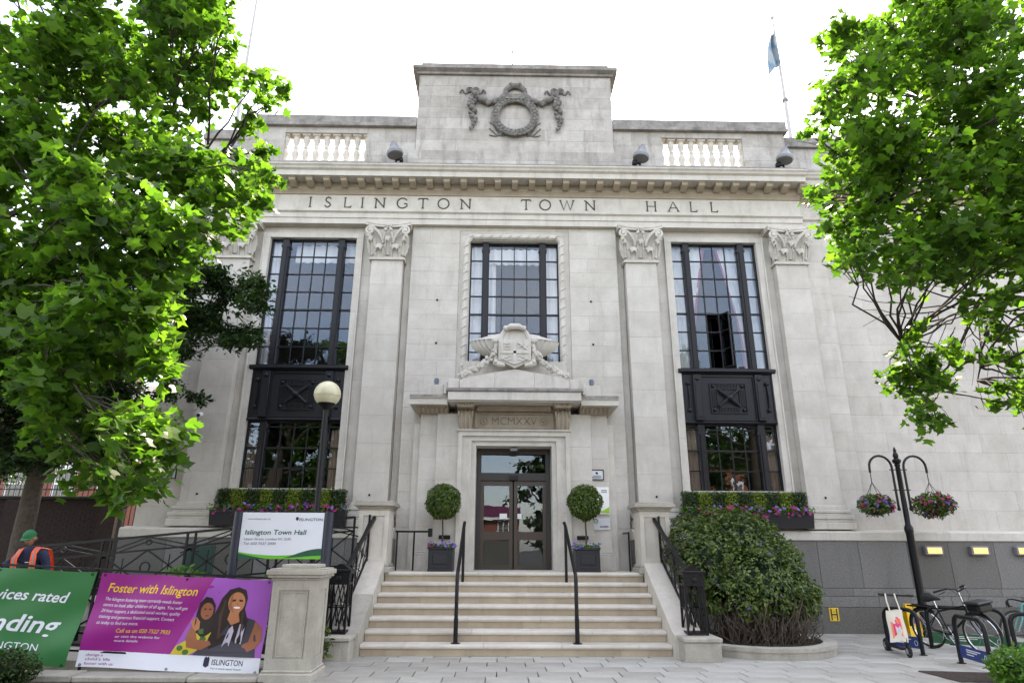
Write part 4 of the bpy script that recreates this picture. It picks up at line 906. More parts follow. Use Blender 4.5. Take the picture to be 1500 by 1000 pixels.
for e,z0,z1 in ((.025,1.33,1.36),(.06,1.36,1.40),(.085,1.40,1.47),(.05,1.47,1.49)): g.cbox(xa-e,xb+e,ya-e,yb+e,z0,z1,.01)
g.cbox(xa+.08,xb-.06,ya+.08,yb-.06,1.49,1.545,.01); g.build('cap',PIER,t)
t=thing('kerb_wall','low stone kerb under the banners, with a joint near the pier','kerb',(-7,-5.45,0))
for a,b in ((-9.4,-7.9),(-7.895,-6.3),(-6.295,-4.7),(-4.695,-3.70)): G().cbox(a,b,-5.62,-5.22,-.03,.045+.012*(-3.7-b),.02).build('kerb_stone',PIER,t)
ft=lambda x: 1.335+.044*(-3.72-x)
t=thing('banner_fence','thin black rail and posts holding the two banners','railing',(-6.3,-5.26,0))
g=G(); bar(g,(-3.66,-5.25,ft(-3.66)),(-9.6,-5.25,ft(-9.6)),.022); g.build('top_rail',IRON,t)
g=G(); bar(g,(-3.66,-5.25,.22),(-9.6,-5.25,.45),.018); g.build('bottom_rail',IRON,t)
for x in (-3.72,-5.05,-6.42,-7.9,-9.5): G().tube([(x,-5.25,.02),(x,-5.25,ft(x))],.022,4).build('post',IRON,t)
# banners: u to the right, v up; everything printed lies 1.5 mm apart on the cloth
class Banner:
    def __init__(s,q,y,seed): s.q=q; s.y=y; s.sd=seed
    def pos(s,u,v,k=0):
        a,b,c,d=s.q   # bl br tr tl (x,z)
        x=(a[0]*(1-u)+b[0]*u)*(1-v)+(d[0]*(1-u)+c[0]*u)*v; z=(a[1]*(1-u)+b[1]*u)*(1-v)+(d[1]*(1-u)+c[1]*u)*v
        sag=.022*math.sin(3*PI*u+s.sd)*(1-v)+.018*math.sin(5*u+7*(1-v)+s.sd)+.020*math.sin(11*u-8*v+s.sd)*math.sin(PI*v)+.012*abs(math.sin(7*u+5*v+s.sd*2))
        return (x,s.y+sag-.0016*k,z-.012*math.sin(PI*u*3)**2*v)
    def sheet(s,name,mat,par,fn,k,nu=40,nv=16,rng_=(0,1,0,1)):
        g=G(); vs=[]; 
        for j in range(nv+1):
            for i in range(nu+1):
                u,v=fn(i/nu,j/nv); vs.append(s.pos(u,v,k))
        g.add(vs,[(j*(nu+1)+i,j*(nu+1)+i+1,(j+1)*(nu+1)+i+1,(j+1)*(nu+1)+i) for j in range(nv) for i in range(nu)]); return g.build(name,mat,par,smooth=True)
    def poly(s,name,mat,par,pts,k):
        # fan of small triangles so the print follows the folds
        cx=sum(p[0] for p in pts)/len(pts); cy=sum(p[1] for p in pts)/len(pts); g=G(); n=len(pts); R=4; vs=[(cx,cy)]
        for r in range(1,R+1): vs+=[(cx+(p[0]-cx)*r/R,cy+(p[1]-cy)*r/R) for p in pts]
        fs=[(0,1+i,1+(i+1)%n) for i in range(n)]
        for r in range(R-1): fs+=[(1+r*n+i,1+(r+1)*n+i,1+(r+1)*n+(i+1)%n,1+r*n+(i+1)%n) for i in range(n)]
        g.add([s.pos(u,v,k) for u,v in vs],fs); return g.build(name,mat,par)
    def text(s,st,mat,par,u0,u1,v0,cap,k=3,**kw): return text(st,'printed_line',mat,par,lambda u,v:s.pos(u,v,k),u0,u1,v0,cap,**kw)
def ell(cx,cy,rx,ry,n=20,a0=0): return [(cx+rx*math.cos(2*PI*i/n+a0),cy+ry*math.sin(2*PI*i/n+a0)) for i in range(n)]
GREEN=flat('banner_green','1c6f37',.5); MAG=flat('banner_magenta','96147f',.5); VIO=flat('banner_light_violet','a052b4',.5); WB=flat('banner_white','dfe2ec',.5); YEL=flat('banner_yellow','f2c41a',.5); INK=flat('print_dark','2a2340'); INKG=flat('print_green','2c7a44')
tg=thing('banner','green vinyl banner lettered services rated, hung on the fence at the far left','banner',(-7.8,-5.3,.2),'banners on the front fence')
B=Banner([(-9.3,.30),(-6.60,.115),(-6.40,1.415),(-9.3,1.56)],-5.305,1.0); B.sheet('cloth',GREEN,tg,lambda u,v:(u,v),0)
B.text('services rated',WB,tg,.40,.90,.66,.115,3,shear=.25,bold=.015); B.text('outstanding',WB,tg,.12,.90,.33,.18,3,shear=.25,bold=.018); B.text('ISLINGTON',WB,tg,.50,.82,.14,.075,3,bold=.0); B.text('For a more equal future',INK,tg,.56,.80,.085,.026,3)
tm=thing('banner','purple banner reading Foster with Islington, with a photo of two people','banner',(-5.1,-5.3,.1),'banners on the front fence')
B2=Banner([(-6.47,.125),(-3.80,-.005+.03),(-3.735,1.315),(-6.33,1.41)],-5.30,.2)
B2.sheet('cloth',MAG,tm,lambda u,v:(u,.17+.83*v),0); B2.sheet('white_footer',WB,tm,lambda u,v:(u,v*.172),0,40,4)
B2.sheet('violet_corner',VIO,tm,lambda u,v:((.50+.16*v)+(1-.50-.16*v)*u,.17+.83*v),1,24,12)
B2.text('Foster with Islington',YEL,tm,.055,.58,.80,.095,2,shear=.22,bold=.012)
for i,l in enumerate(('The Islington fostering team currently needs foster','carers to look after children of all ages. You will get','24 hour support, a dedicated social worker, quality','training and generous financial support. Contact','us today to find out more.')):
    B2.text(l,WB,tm,.055,.055+.46*len(l)/52,.705-.062*i,.034,2,shear=.2)
B2.text('Call us on 020 7527 7933',YEL,tm,.175,.47,.375,.042,2,shear=.2,bold=.006)
B2.text('or visit the website for',WB,tm,.175,.42,.32,.026,2); B2.text('more details',WB,tm,.175,.30,.275,.026,2)
for i,l in enumerate(('change a',"child's life",'foster with us')): B2.text(l,MAG,tm,.04,.04+.011*len(l),.115-.045*i,.028,2,bold=.004)
B2.text('ISLINGTON',INK,tm,.735,.905,.08,.058,2,bold=.006); B2.text('For a more equal future',INKG,tm,.735,.90,.035,.022,2)
B2.poly('crest_mark',INK,tm,[(.690,.07),(.705,.05),(.72,.07),(.72,.14),(.712,.165),(.705,.15),(.698,.165),(.69,.14)],2)
SKIN=flat('print_skin','9a5c3e'); SKIN2=flat('print_skin_lit','b9764f'); HAIR=flat('print_hair','21130f'); GREY=flat('print_grey_vest','3a3842'); SCARF=flat('print_scarf','b9b3c6'); DRESS=flat('print_dress','c9b32e'); DRESS2=flat('print_dress_green','3f6a2a'); TEETH=flat('print_white','efe6e0')
# the printed picture: a girl leaning on a laughing woman
B2.poly('print_woman_body',GREY,tm,[(.62,.17),(.66,.27),(.73,.34),(.80,.55),(.86,.60),(.93,.56),(.965,.45),(.955,.3),(.965,.17)],2)
B2.poly('print_woman_hair',HAIR,tm,[(.70,.22),(.685,.4),(.70,.62),(.725,.78),(.76,.88),(.81,.915),(.855,.885),(.87,.8),(.865,.68),(.89,.56),(.88,.38),(.85,.26),(.80,.40),(.76,.24)],3)
B2.poly('print_woman_face',SKIN2,tm,ell(.812,.745,.048,.115,18),4)
B2.poly('print_woman_neck',SKIN2,tm,[(.785,.66),(.835,.66),(.845,.54),(.80,.50),(.775,.56)],4)
B2.poly('print_smile',TEETH,tm,ell(.818,.692,.020,.011,10),5); B2.poly('print_eyes',HAIR,tm,[(.783,.772),(.805,.782),(.806,.762),(.785,.752)],5); B2.poly('print_eyes',HAIR,tm,[(.824,.782),(.846,.776),(.845,.756),(.825,.760)],5)
B2.poly('print_face_shade',SKIN,tm,[(.768,.70),(.775,.80),(.788,.84),(.784,.74),(.792,.65),(.805,.63)],5); B2.poly('print_nose',SKIN,tm,[(.813,.76),(.818,.73),(.826,.725),(.816,.718)],5); B2.poly('print_hair_shine',flat('print_hair_shine','4a2d22'),tm,[(.735,.35),(.725,.6),(.745,.78),(.752,.76),(.738,.6),(.75,.36)],4); B2.poly('print_hair_shine',bpy.data.materials['print_hair_shine'],tm,[(.855,.35),(.868,.5),(.86,.66),(.852,.64),(.855,.5)],4)
B2.poly('print_woman_scarf',SCARF,tm,[(.76,.20),(.79,.45),(.81,.5),(.82,.44),(.80,.2)],4); B2.poly('print_woman_scarf',SCARF,tm,[(.85,.52),(.88,.5),(.87,.3),(.845,.24),(.835,.34)],4)
B2.poly('print_woman_arm',SKIN,tm,[(.935,.55),(.975,.48),(.985,.35),(.96,.27),(.88,.19),(.80,.18),(.80,.215),(.90,.27),(.94,.34),(.93,.45)],4)
B2.poly('print_girl_dress',DRESS,tm,[(.50,.17),(.52,.26),(.575,.33),(.60,.46),(.66,.52),(.70,.42),(.68,.3),(.64,.22),(.60,.17)],3)
for a,b in ((.545,.24),(.60,.30),(.58,.20),(.645,.42),(.66,.34)): B2.poly('print_dress_leaf',DRESS2,tm,ell(a,b,.018,.03,8),4)
B2.poly('print_girl_hair',HAIR,tm,[(.60,.42),(.595,.6),(.605,.72),(.635,.79),(.67,.775),(.695,.7),(.70,.55),(.69,.40),(.655,.35)],4)
B2.poly('print_girl_face',SKIN,tm,ell(.652,.635,.036,.092,16),5); B2.poly('print_eyes',HAIR,tm,ell(.64,.655,.008,.008,6),6); B2.poly('print_eyes',HAIR,tm,ell(.668,.655,.008,.008,6),6); B2.poly('print_mouth',flat('print_lip','7a2f2a'),tm,ell(.655,.585,.012,.008,8),6)
B2.poly('print_girl_arm',SKIN,tm,[(.585,.5),(.605,.46),(.60,.32),(.66,.28),(.70,.32),(.71,.285),(.66,.225),(.58,.25),(.565,.36)],5)
B2.poly('print_hand',SKIN2,tm,[(.572,.52),(.60,.57),(.625,.52),(.63,.44),(.61,.42),(.59,.46)],6)
for (bq,tt) in ((B,tg),(B2,tm)):
    g=G()
    for u in (.02,.5,.98):
        for v in (.02,.975): p=bq.pos(u,v,2); g.tube([(p[0]+.016*math.cos(a),p[1]-.002,p[2]+.016*math.sin(a)) for a in [k*PI/4 for k in range(8)]],.004,4,True); g.tube([p,(p[0],-5.25,p[2]+(.03 if v>.5 else -.03))],.004,4)
    g.build('eyelet_tie',IRON,tt)
# ------------------------------------------------------------------ town hall sign on two posts
t=thing('entrance_sign','white board sign reading Islington Town Hall on two dark blue posts','sign',(-3.9,-4.6,.25))
NAVY=flat('navy_post','1c2233',.5); SW=flat('sign_white','d9dde6',.5)
for x in (-4.66,-3.16): G().tube([(x,-4.6,.2),(x,-4.6,2.345)],.075,10).build('post',NAVY,t,smooth=True)
G().box(-4.585,-3.235,-4.63,-4.58,1.605,2.335).build('board',SW,t)
sg=lambda u,v:(-4.585+1.35*u,-4.634,1.605+.73*v)
def stext(s,mt,*a,**k): return text(s,'sign_lettering',mt,t,sg,*a,**k)
SG=flat('sign_dark_green','14523a'); SGL=flat('sign_light_green','5fb82a'); SGR=flat('sign_grey','4a5058')
stext('Islington Town Hall',SG,.055,.80,.52,.105,shear=.12,bold=.012); stext('Upper Street, London N1 2UD',SGR,.05,.62,.40,.052,shear=.12); stext('Tel: 020 7527 2000',SGR,.05,.44,.30,.056,shear=.12)
stext('www.islington.gov.uk',SGR,.07,.345,.845,.035); stext('ISLINGTON',INK,.70,.985,.82,.062,bold=.004)
g=G(); g.prism([(a*1.35-4.585,1.605+.73*b) for a,b in ((.655,.90),(.672,.905),(.688,.90),(.688,.85),(.672,.82),(.655,.85))],'y',-4.635,-4.631); g.build('crest_mark',INK,t)
N=20; g=G(); g.add([sg(i/N,.0) for i in range(N+1)]+[sg(i/N,.15-.36*(i/N)*(1-i/N)+.03*(i/N)) for i in range(N+1)],[(i,i+1,N+2+i,N+1+i) for i in range(N)]); g.v=[(p[0],p[1]+.002,max(p[2],1.606)) for p in g.v]; g.build('light_green_wave',SGL,t)
g=G(); g.add([sg(.55+.45*i/N,.02+.06*(i/N)) for i in range(N+1)]+[sg(.55+.45*i/N,.022+.20*math.sin(i/N*PI/2)**1.2) for i in range(N+1)],[(i,i+1,N+2+i,N+1+i) for i in range(N)]); g.build('dark_green_wave',SG,t)
g=G(); g.add([sg(0,.0),sg(.36,.0),sg(.18,.055),sg(0,.12)],[(0,1,2,3)]); g.build('dark_green_wave',SG,t)
# ------------------------------------------------------------------ globe lamp
t=thing('globe_lamp','black lamp post with a cream globe in front of the left window','street lamp',(-3.68,-3.5,.2))
G().tube([(-3.68,-3.5,.2),(-3.68,-3.5,1.2),(-3.68,-3.5,1.22),(-3.70,-3.5,4.32)],[.075,.075,.055,.05],12).build('post',IRON,t,smooth=True)
G().lathe([(.05,0),(.06,.03),(.15,.09),(.175,.13),(.15,.15)],16,(-3.70,-3.5,4.30)).build('collar',IRON,t,smooth=True)
G().ball((-3.70,-3.5,4.62),.255,28,18).build('globe',LAMPG,t,smooth=True)
g=G(); g.tube([(-3.70+.258*math.cos(a),-3.5+.258*math.sin(a),4.58) for a in [k*PI/14 for k in range(28)]],.004,4,True); g.build('globe_seam',LAMPG,t)
# ------------------------------------------------------------------ person in the hi-vis vest (standing on the lower ramp)
def skin_mesh(nodes,edges,radii,name,mat,parent,sub=2,label=None):
    me=bpy.data.meshes.new(name); me.from_pydata(nodes,edges,[]); o=bpy.data.objects.new(name,me); COL.objects.link(o)
    md_=o.modifiers.new('s','SKIN'); 
    for i,r in enumerate(radii):
        sv=me.skin_vertices[0].data[i]; sv.radius=(r if isinstance(r,tuple) else (r,r)); sv.use_root=(i==0)
    md_.use_smooth_shade=True; s2=o.modifiers.new('u','SUBSURF'); s2.levels=sub; s2.render_levels=sub
    dg=bpy.context.evaluated_depsgraph_get(); nm=bpy.data.meshes.new_from_object(o.evaluated_get(dg)); bpy.data.objects.remove(o); bpy.data.meshes.remove(me)
    nm.materials.clear(); nm.materials.append(mat); nm.name=name; q=bpy.data.objects.new(name,nm); link(q,parent); return q
px_,py_=-8.02,-4.35; pz_=lz(px_)+.02
t=thing('person','man in a green cap and orange hi-vis vest bending his head behind the green banner','person',(px_,py_,pz_))
NAVYC=flat('navy_sweatshirt','232a44',.9); SKINP=flat('man_skin','a8765e',.6); TROU=flat('dark_trousers','1b1c22',.9)
nodes=[(0,0,.92),(0,-.02,1.10),(-.01,-.06,1.30),(-.02,-.10,1.42),(-.03,-.15,1.53),
 (.17,-.08,1.41),(.25,-.06,1.20),(.33,-.14,1.02),(.30,-.34,1.06),   # left arm (towards +X)
 (-.19,-.12,1.38),(-.34,-.22,1.20),(-.46,-.36,1.16),(-.50,-.46,1.20),   # right arm reaching out
 (.10,0,.86),(.12,-.02,.48),(.12,.03,.09),(.13,-.12,.05),(-.10,0,.86),(-.13,-.02,.48),(-.13,.03,.09),(-.14,-.12,.05)]
edges=[(0,1),(1,2),(2,3),(3,4),(3,5),(5,6),(6,7),(7,8),(3,9),(9,10),(10,11),(11,12),(0,13),(13,14),(14,15),(15,16),(0,17),(17,18),(18,19),(19,20)]
rad=[(.16,.12),(.165,.125),(.18,.13),(.13,.10),.065,.085,.062,.05,.042,.085,.06,.048,.04,.10,.068,.05,.04,.10,.068,.05,.04]
skin_mesh(nodes,edges,rad,'body',NAVYC,t)
# head: tilted forward, looking down
hc=Vector((-.035,-.20,1.655)); tilt=Matrix.Rotation(math.radians(24),3,'X')
g=G(); 
for i in range(11):
    for k in range(16):
        th=PI*i/10; ph=2*PI*k/16; v=Vector((.078*math.sin(th)*math.cos(ph),.098*math.sin(th)*math.sin(ph),-.122*math.cos(th)))
        if v.z<-.03: v.x*=.86; v.y*= .9
        if abs(ph-1.5*PI)<.25 and -.04<v.z<.03: v.y-=.022
        g.v.append(tuple(hc+tilt@v))
for i in range(10):
    for k in range(16): g.f.append([i*16+k,i*16+(k+1)%16,(i+1)*16+(k+1)%16,(i+1)*16+k]); g.m.append(0)
for s in (-1,1): g.ball(tuple(hc+tilt@Vector((s*.08,.01,-.01))),.024,6,5,.5,1,1.3)
hd=g.build('head',SKINP,t,smooth=True,org=(0,0,0))
g=G()
for s in (-1,1): g.ball(tuple(hc+tilt@Vector((s*.03,-.088,.012))),.011,6,4)
g.build('eyes',WHITE,hd,org=(0,0,0)); g=G(); g.tube([tuple(hc+tilt@Vector((x,-.083,-.062+.3*x*x))) for x in (-.028,0,.028)],.006,5); g.build('mouth',flat('lip','7a463c'),hd,org=(0,0,0))
g=G(); g.tube([tuple(hc+tilt@Vector((.083*math.cos(a),.10*math.sin(a),-.035))) for a in [PI*.08+k*PI*.84/9 for k in range(10)]],.022,6); g.build('hair',flat('grey_hair','5b5650',.9),hd,org=(0,0,0))
g=G(); CAP=flat('cap_green','17663f',.85)
for i in range(6):
    for k in range(18):
        th=PI/2*i/5; ph=2*PI*k/18; g.v.append(tuple(hc+tilt@Vector((.092*math.cos(th)*math.cos(ph),.112*math.cos(th)*math.sin(ph),.028+.108*math.sin(th)))))
for i in range(5):
    for k in range(18): g.f.append([i*18+k,i*18+(k+1)%18,(i+1)*18+(k+1)%18,(i+1)*18+k]); g.m.append(0)
cp=g.build('cap',CAP,t,smooth=True,org=(0,0,0))
g=G(); vs=[]
for r in (0,1):
    for k in range(11): a=PI*1.12+PI*.76*k/10; vs.append(tuple(hc+tilt@Vector((.09*math.cos(a)*(1+.05*r),.108*math.sin(a)*(1+.62*r),.030-.022*r+.018*math.sin(PI*k/10)*r))))
g.add(vs+[(p[0],p[1],p[2]+.006) for p in vs],[(k,k+1,12+k,11+k) for k in range(10)]+[(22+k,33+k,34+k,23+k) for k in range(10)]); g.build('cap_peak',CAP,cp,smooth=True,org=(0,0,0))
# vest: two front bands, back and side, lying just outside the sweatshirt
VEST=flat('hi_vis_orange','ff5a24',.7); REFL=flat('reflective_grey','6f7d7c',.4); 
vs_=bpy.data.objects.new('vest',None); link(vs_,t)
def band(x0,x1,mat,off,nm):
    off+=.035
    g=G(); vs=[]
    prof=[(.10,.98),(.09,1.20),(.04,1.44),(-.0,1.52),(-.06,1.545),(-.12,1.53),(-.175,1.46),(-.20,1.34),(-.185,1.15),(-.16,.98)] 
    for (y,z) in prof:
        for x in (x0,x1): vs.append((x*(1 if z<1.40 else .85), y-.02-off if y<-.03 else y+.08+off, z-.25*abs(x)*(z>1.38)))
    n=len(prof); g.add(vs,[(2*i,2*i+1,2*i+3,2*i+2) for i in range(n-1)]); return g.build(nm,mat,vs_,smooth=True,org=(0,0,0))
for s in (-1,1): band(s*.10-.012,s*.20-.012,VEST,.012,'vest_front'); band(s*.137-.012,s*.167-.012,REFL,.017,'reflective_strip')
g=G(); g.prism([(-.17,.98),(.15,.98),(.15,1.36),(-.17,1.36)],'y',.16,.17); g.build('vest_back',VEST,vs_,org=(0,0,0))
g=G(); g.box(-.01,.06,-.226,-.224,1.275,1.285); g.build('chest_print',WHITE,t,org=(0,0,0))
def hand(wrist,dirv,upv,par):
    d=Vector(dirv).normalized(); u=Vector(upv); u=(u-d*u.dot(d)).normalized(); sdv=d.cross(u); wv=Vector(wrist); nodes=[tuple(wv),tuple(wv+d*.045),tuple(wv+d*.085)]; ed=[(0,1),(1,2)]; rd=[(.026,.018),(.036,.016),(.036,.014)]
    for k,(o_,l) in enumerate(((-.030,.062),(-.010,.072),(.011,.068),(.030,.054))):
        b=len(nodes); p=wv+d*.085+sdv*o_; nodes+=[tuple(p),tuple(p+d*l*.45-u*.012),tuple(p+d*l*.75-u*.035),tuple(p+d*l*.7-u*.058)]; ed+=[(2,b),(b,b+1),(b+1,b+2),(b+2,b+3)]; rd+=[.0095,.009,.0085,.007]
    b=len(nodes); p=wv+d*.03-sdv*.03; nodes+=[tuple(p),tuple(p+d*.03-sdv*.022-u*.012),tuple(p+d*.058-sdv*.02-u*.03)]; ed+=[(0,b),(b,b+1),(b+1,b+2)]; rd+=[.012,.010,.008]
    return skin_mesh(nodes,ed,rd,'hand',SKINP,par,1)
hand((-.50,-.46,1.20),(-.35,-.6,.1),(0,0,1),t); hand((.30,-.34,1.06),(-.6,-.5,.05),(0,0,1),t)
g=G(); g.tube([(-8.75,-4.95,1.53),(-8.52,-4.90,1.525)],.022,8); g.tube([(-8.57,-4.91,1.525),(-8.50,-4.88,1.50)],.014,6); solo(g,'hand_tool',CHROME,'small bare metal tool in the hand of the man behind the green banner','tool',org=(-8.55,-4.9,1.5))
# ------------------------------------------------------------------ clipped plants
def ball_pts(c,r,n,shell=.14,sz=1):
    d=rng.normal(size=(n,3)); d/=np.linalg.norm(d,axis=1,keepdims=True); q=r*(1-shell*rng.random(n)**1.5)
    lump=1+np.where(rng.random(n)<.03,.07*rng.random(n),0)+.035*np.sin(d[:,0]*7+c[0])*np.sin(d[:,2]*6+1)
    p=d*(q*lump)[:,None]; p[:,2]*=sz; return np.array(c)+p, d
FLOWER=[(0,0),(.42,.05),(.62,.42),(.36,.86),(0,.70),(-.36,.86),(-.62,.42),(-.42,.05)]
def flowers(name,mat,cs,size,par,out=None): return leaves(name,mat,cs,size,FLOWER,par,up=.2,droop=0,out=out if out is not None else np.tile(np.array([[0,-1.1,.35]]),(len(cs),1)),cup=.05)
for s in (-1,1):
    x=s*1.60; y=-.86
    t=thing('topiary_tree','clipped bay ball tree in a black panelled planter to the %s of the door'%('left' if s<0 else 'right'),'topiary tree',(x,y,1.302),'topiary trees beside the door')
    e=.265; g=G(); g.cbox(x-e,x+e,y-e,y+e,1.305,1.75,.008)
    g.cbox(x-e-.012,x+e+.012,y-e-.012,y+e+.012,1.75,1.80,.008); g.cbox(x-e-.008,x+e+.008,y-e-.008,y+e+.008,1.302,1.35,.006)
    for k in (1,-1):
        for (a,b,c,d) in ((x-e+.05,x+e-.05,1.69,1.72),(x-e+.05,x+e-.05,1.38,1.41),(x-e+.05,x-e+.08,1.41,1.69),(x+e-.08,x+e-.05,1.41,1.69)): g.box(a,b,y-k*(e+.012),y-k*(e-.001),c,d)
    g.cbox(x-e+.10,x+e-.10,y-e-.016,y-e+.01,1.45,1.65,.01); g.build('planter_box',PLANTER,t)
    G().box(x-e+.03,x+e-.03,y-e+.03,y+e-.03,1.72,1.775).build('soil',SOIL,t)
    G().tube([(x,y,1.77),(x+.012,y,2.05),(x-.006,y,2.45)],[.022,.02,.018],8).build('stem',BARK,t,smooth=True)
    P,D=ball_pts((x,y,2.79),.39,4200,.16); leaves('crown',BOX,P,.052,OVAL_SHAPE,t,out=D*1.2)
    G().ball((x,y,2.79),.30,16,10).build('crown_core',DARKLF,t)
    P=np.column_stack([rng.uniform(x-e-.02,x+e+.02,420),rng.uniform(y-e-.03,y+e,420),1.78+.09*rng.random(420)**1.5]); leaves('underplanting',FERN if s>0 else BOX,P,.055,OVAL_SHAPE,t,up=.8)
    k=26; P=np.column_stack([rng.uniform(x-e-.04,x+e+.04,k),rng.uniform(y-e-.06,y+.0,k),1.80+.10*rng.random(k)]); flowers('violet_flower',PETALV,P,.05,t)
    if s<0: k=9; P=np.column_stack([rng.uniform(x-e-.05,x-.1,k),rng.uniform(y-e-.06,y,k),1.80+.10*rng.random(k)]); flowers('magenta_flower',PETAL,P,.055,t)
def boxpts(x0,x1,y0,y1,z0,z1,n):
    a=np.array([[x1-x0,z1-z0],[x1-x0,y1-y0],[y1-y0,z1-z0]]); A=np.array([a[0].prod(),a[1].prod(),a[2].prod()/1.0]); cn=(n*A/A.sum()).astype(int); P=[];D=[]
    def add(k,p,d): P.append(p); D.append(np.tile(d,(k,1)))
    k=cn[0]; u=rng.random((k,2)); add(k,np.column_stack([x0+(x1-x0)*u[:,0],np.full(k,y0),z0+(z1-z0)*u[:,1]]),[0,-1,.15])
    k=cn[1]; u=rng.random((k,2)); add(k,np.column_stack([x0+(x1-x0)*u[:,0],y0+(y1-y0)*u[:,1],np.full(k,z1)]),[0,-.2,1])
    for xx,sg_ in ((x0,-1),(x1,1)):
        k=cn[2]//2+8; u=rng.random((k,2)); add(k,np.column_stack([np.full(k,xx),y0+(y1-y0)*u[:,0],z0+(z1-z0)*u[:,1]]),[sg_,-.1,.15])
    P=np.vstack(P); D=np.vstack(D).astype(float); P+=rng.normal(size=P.shape)*.018; return P,D
for s in (-1,1):
    a,b=(3.95,7.02) if s>0 else (-7.02,-3.90)
    t=thing('window_box','long black window box with alternating dark and lime box hedge under the %s window'%('left' if s<0 else 'right'),'window box',((a+b)/2,-.3,2.24),'planted window boxes')
    g=G(); g.prism([(-.34,2.25),(-.40,2.56),(-.40,2.60),(-.05,2.60),(-.05,2.25)],'x',a,b); g.build('trough',PLANTER,t)
    n=9; L=(b-a-.16)/n
    for i in range(n):
        u=a+.08+L*i; P,D=boxpts(u,u+L,-.30,-.06,2.62,3.06,1050); leaves('hedge_section',LIME if i%2==1 else DBOX,P,.045,OVAL_SHAPE,t,out=D*1.1)
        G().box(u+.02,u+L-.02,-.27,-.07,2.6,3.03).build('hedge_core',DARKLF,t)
    k=700; P=np.column_stack([rng.uniform(a-.06,b+.06,k),rng.uniform(-.46,-.30,k),2.60+.13*rng.random(k)]); leaves('trailing_foliage',FERN,P,.055,OVAL_SHAPE,t,up=.5)
    k=70; P=np.column_stack([a+(b-a)*np.clip(rng.beta(1.6,1.3,k),0,1),rng.uniform(-.50,-.42,k),2.50+.22*rng.random(k)]); flowers('magenta_flower',PETAL,P,.062,t)
    k=26; P=np.column_stack([rng.uniform(a,b,k),rng.uniform(-.50,-.42,k),2.62+.14*rng.random(k)]); flowers('violet_flower',PETALV,P,.06,t)
# big evergreen shrub right of the steps, in a curved raised bed
t=thing('evergreen_shrub','large dense evergreen shrub with bare woody base right of the steps','shrub',(4.7,-2.0,.1))
def shrub_pts(n):
    out=[];dd=[]
    blobs=[(4.5,-1.6,1.75,1.05,.85,.85),(4.0,-1.9,1.45,.80,.85,.85),(5.0,-1.8,1.35,.85,.95,.85),(5.2,-2.1,.98,.85,.80,.55),(4.6,-2.35,1.15,.95,.80,.75),(4.3,-2.6,.95,.70,.50,.52),(3.75,-1.5,1.75,.55,.65,.52),(5.45,-2.2,.84,.50,.6,.42),(5.1,-1.3,1.95,.7,.5,.58),(3.95,-1.35,2.0,.62,.6,.52),(5.35,-1.7,1.55,.6,.6,.6)]
    w_=np.array([b[3]*b[4] for b in blobs]); w_/=w_.sum()
    while len(out)<n:
        b=blobs[rng.choice(len(blobs),p=w_)]; d=rng.normal(size=3); d/=np.linalg.norm(d); q=1-.22*rng.random()**1.6
        q*=1+.11*math.sin(d[0]*9+b[0]*5)*math.sin(d[2]*8+b[1]*3)+(.10*rng.random() if rng.random()<.07 else 0)
        p=np.array([b[0]+b[3]*d[0]*q,b[1]+b[4]*d[1]*q,b[2]+b[5]*d[2]*q])
        if d[1]>.5 and p[1]>-1.2: continue
        if p[2]<.52+.13*math.sin(p[0]*5)+.08*math.sin(p[0]*13): continue
        if any(((p-np.array(c[:3]))/np.array(c[3:])).dot((p-np.array(c[:3]))/np.array(c[3:]))<.60 for c in blobs): continue
        out.append(p); dd.append(d)
    return np.array(out),np.array(dd)
P,D=shrub_pts(4300)
P3=np.repeat(P,5,0)+rng.normal(size=(len(P)*5,3))*.022; leaves('foliage',SHRUB,P3,.070,OVAL_SHAPE,t,out=np.repeat(D,5,0)*.9,up=.4,droop=-.1)
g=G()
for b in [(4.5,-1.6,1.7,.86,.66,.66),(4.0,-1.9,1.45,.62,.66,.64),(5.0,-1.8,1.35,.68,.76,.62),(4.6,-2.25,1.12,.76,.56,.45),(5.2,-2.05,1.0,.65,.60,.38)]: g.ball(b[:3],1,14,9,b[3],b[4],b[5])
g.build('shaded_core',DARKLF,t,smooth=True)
k=90; i=rng.choice(len(P),k); flowers('violet_flower',PETALV,P[i]+D[i]*.03,.045,t,out=D[i])
g=G(); rr=random.Random(5)
for i in range(230):
    a=rr.uniform(PI*.98,PI*2.05); r0=rr.uniform(.3,.95); x=4.6+1.22*r0*math.cos(a); y=-2.05+1.15*r0*math.sin(a); x2=x+rr.uniform(-.35,.35); y2=y+rr.uniform(-.25,.12); z2=rr.uniform(.45,.95)
    g.tube([(x,y,.12),((x+x2)/2+rr.uniform(-.14,.14),(y+y2)/2+rr.uniform(-.12,.08),.12+(z2-.12)*.5),(x2,y2,z2)],[.014,.010,.006],4)
o=g.build('woody_stems',DRYTW,t); o['kind']='stuff'
g=G()
for i in range(260):
    a=rr.uniform(PI*.98,PI*2.05); r0=rr.uniform(.85,1.04); x=4.6+1.25*r0*math.cos(a); y=-2.05+1.2*r0*math.sin(a); z=rr.uniform(.15,.65); d=Vector((rr.uniform(-1,1),rr.uniform(-1,.4),rr.uniform(-.6,.8)))*.16
    g.tube([(x,y,z),(x+d.x*.6+.03,y+d.y*.6,z+d.z*.7),(x+d.x,y+d.y,z+d.z)],.004,3)
o=g.build('dry_twigs',DRYTW,t); o['kind']='stuff'
t=thing('curved_planter','low curved stone planter edge round the base of the big shrub','planter',(4.6,-2.2,0))
arcp=[(4.58+1.42*math.cos(a),-2.35+1.48*math.sin(a)) for a in [PI*1.05+PI*.97*i/18 for i in range(19)]]
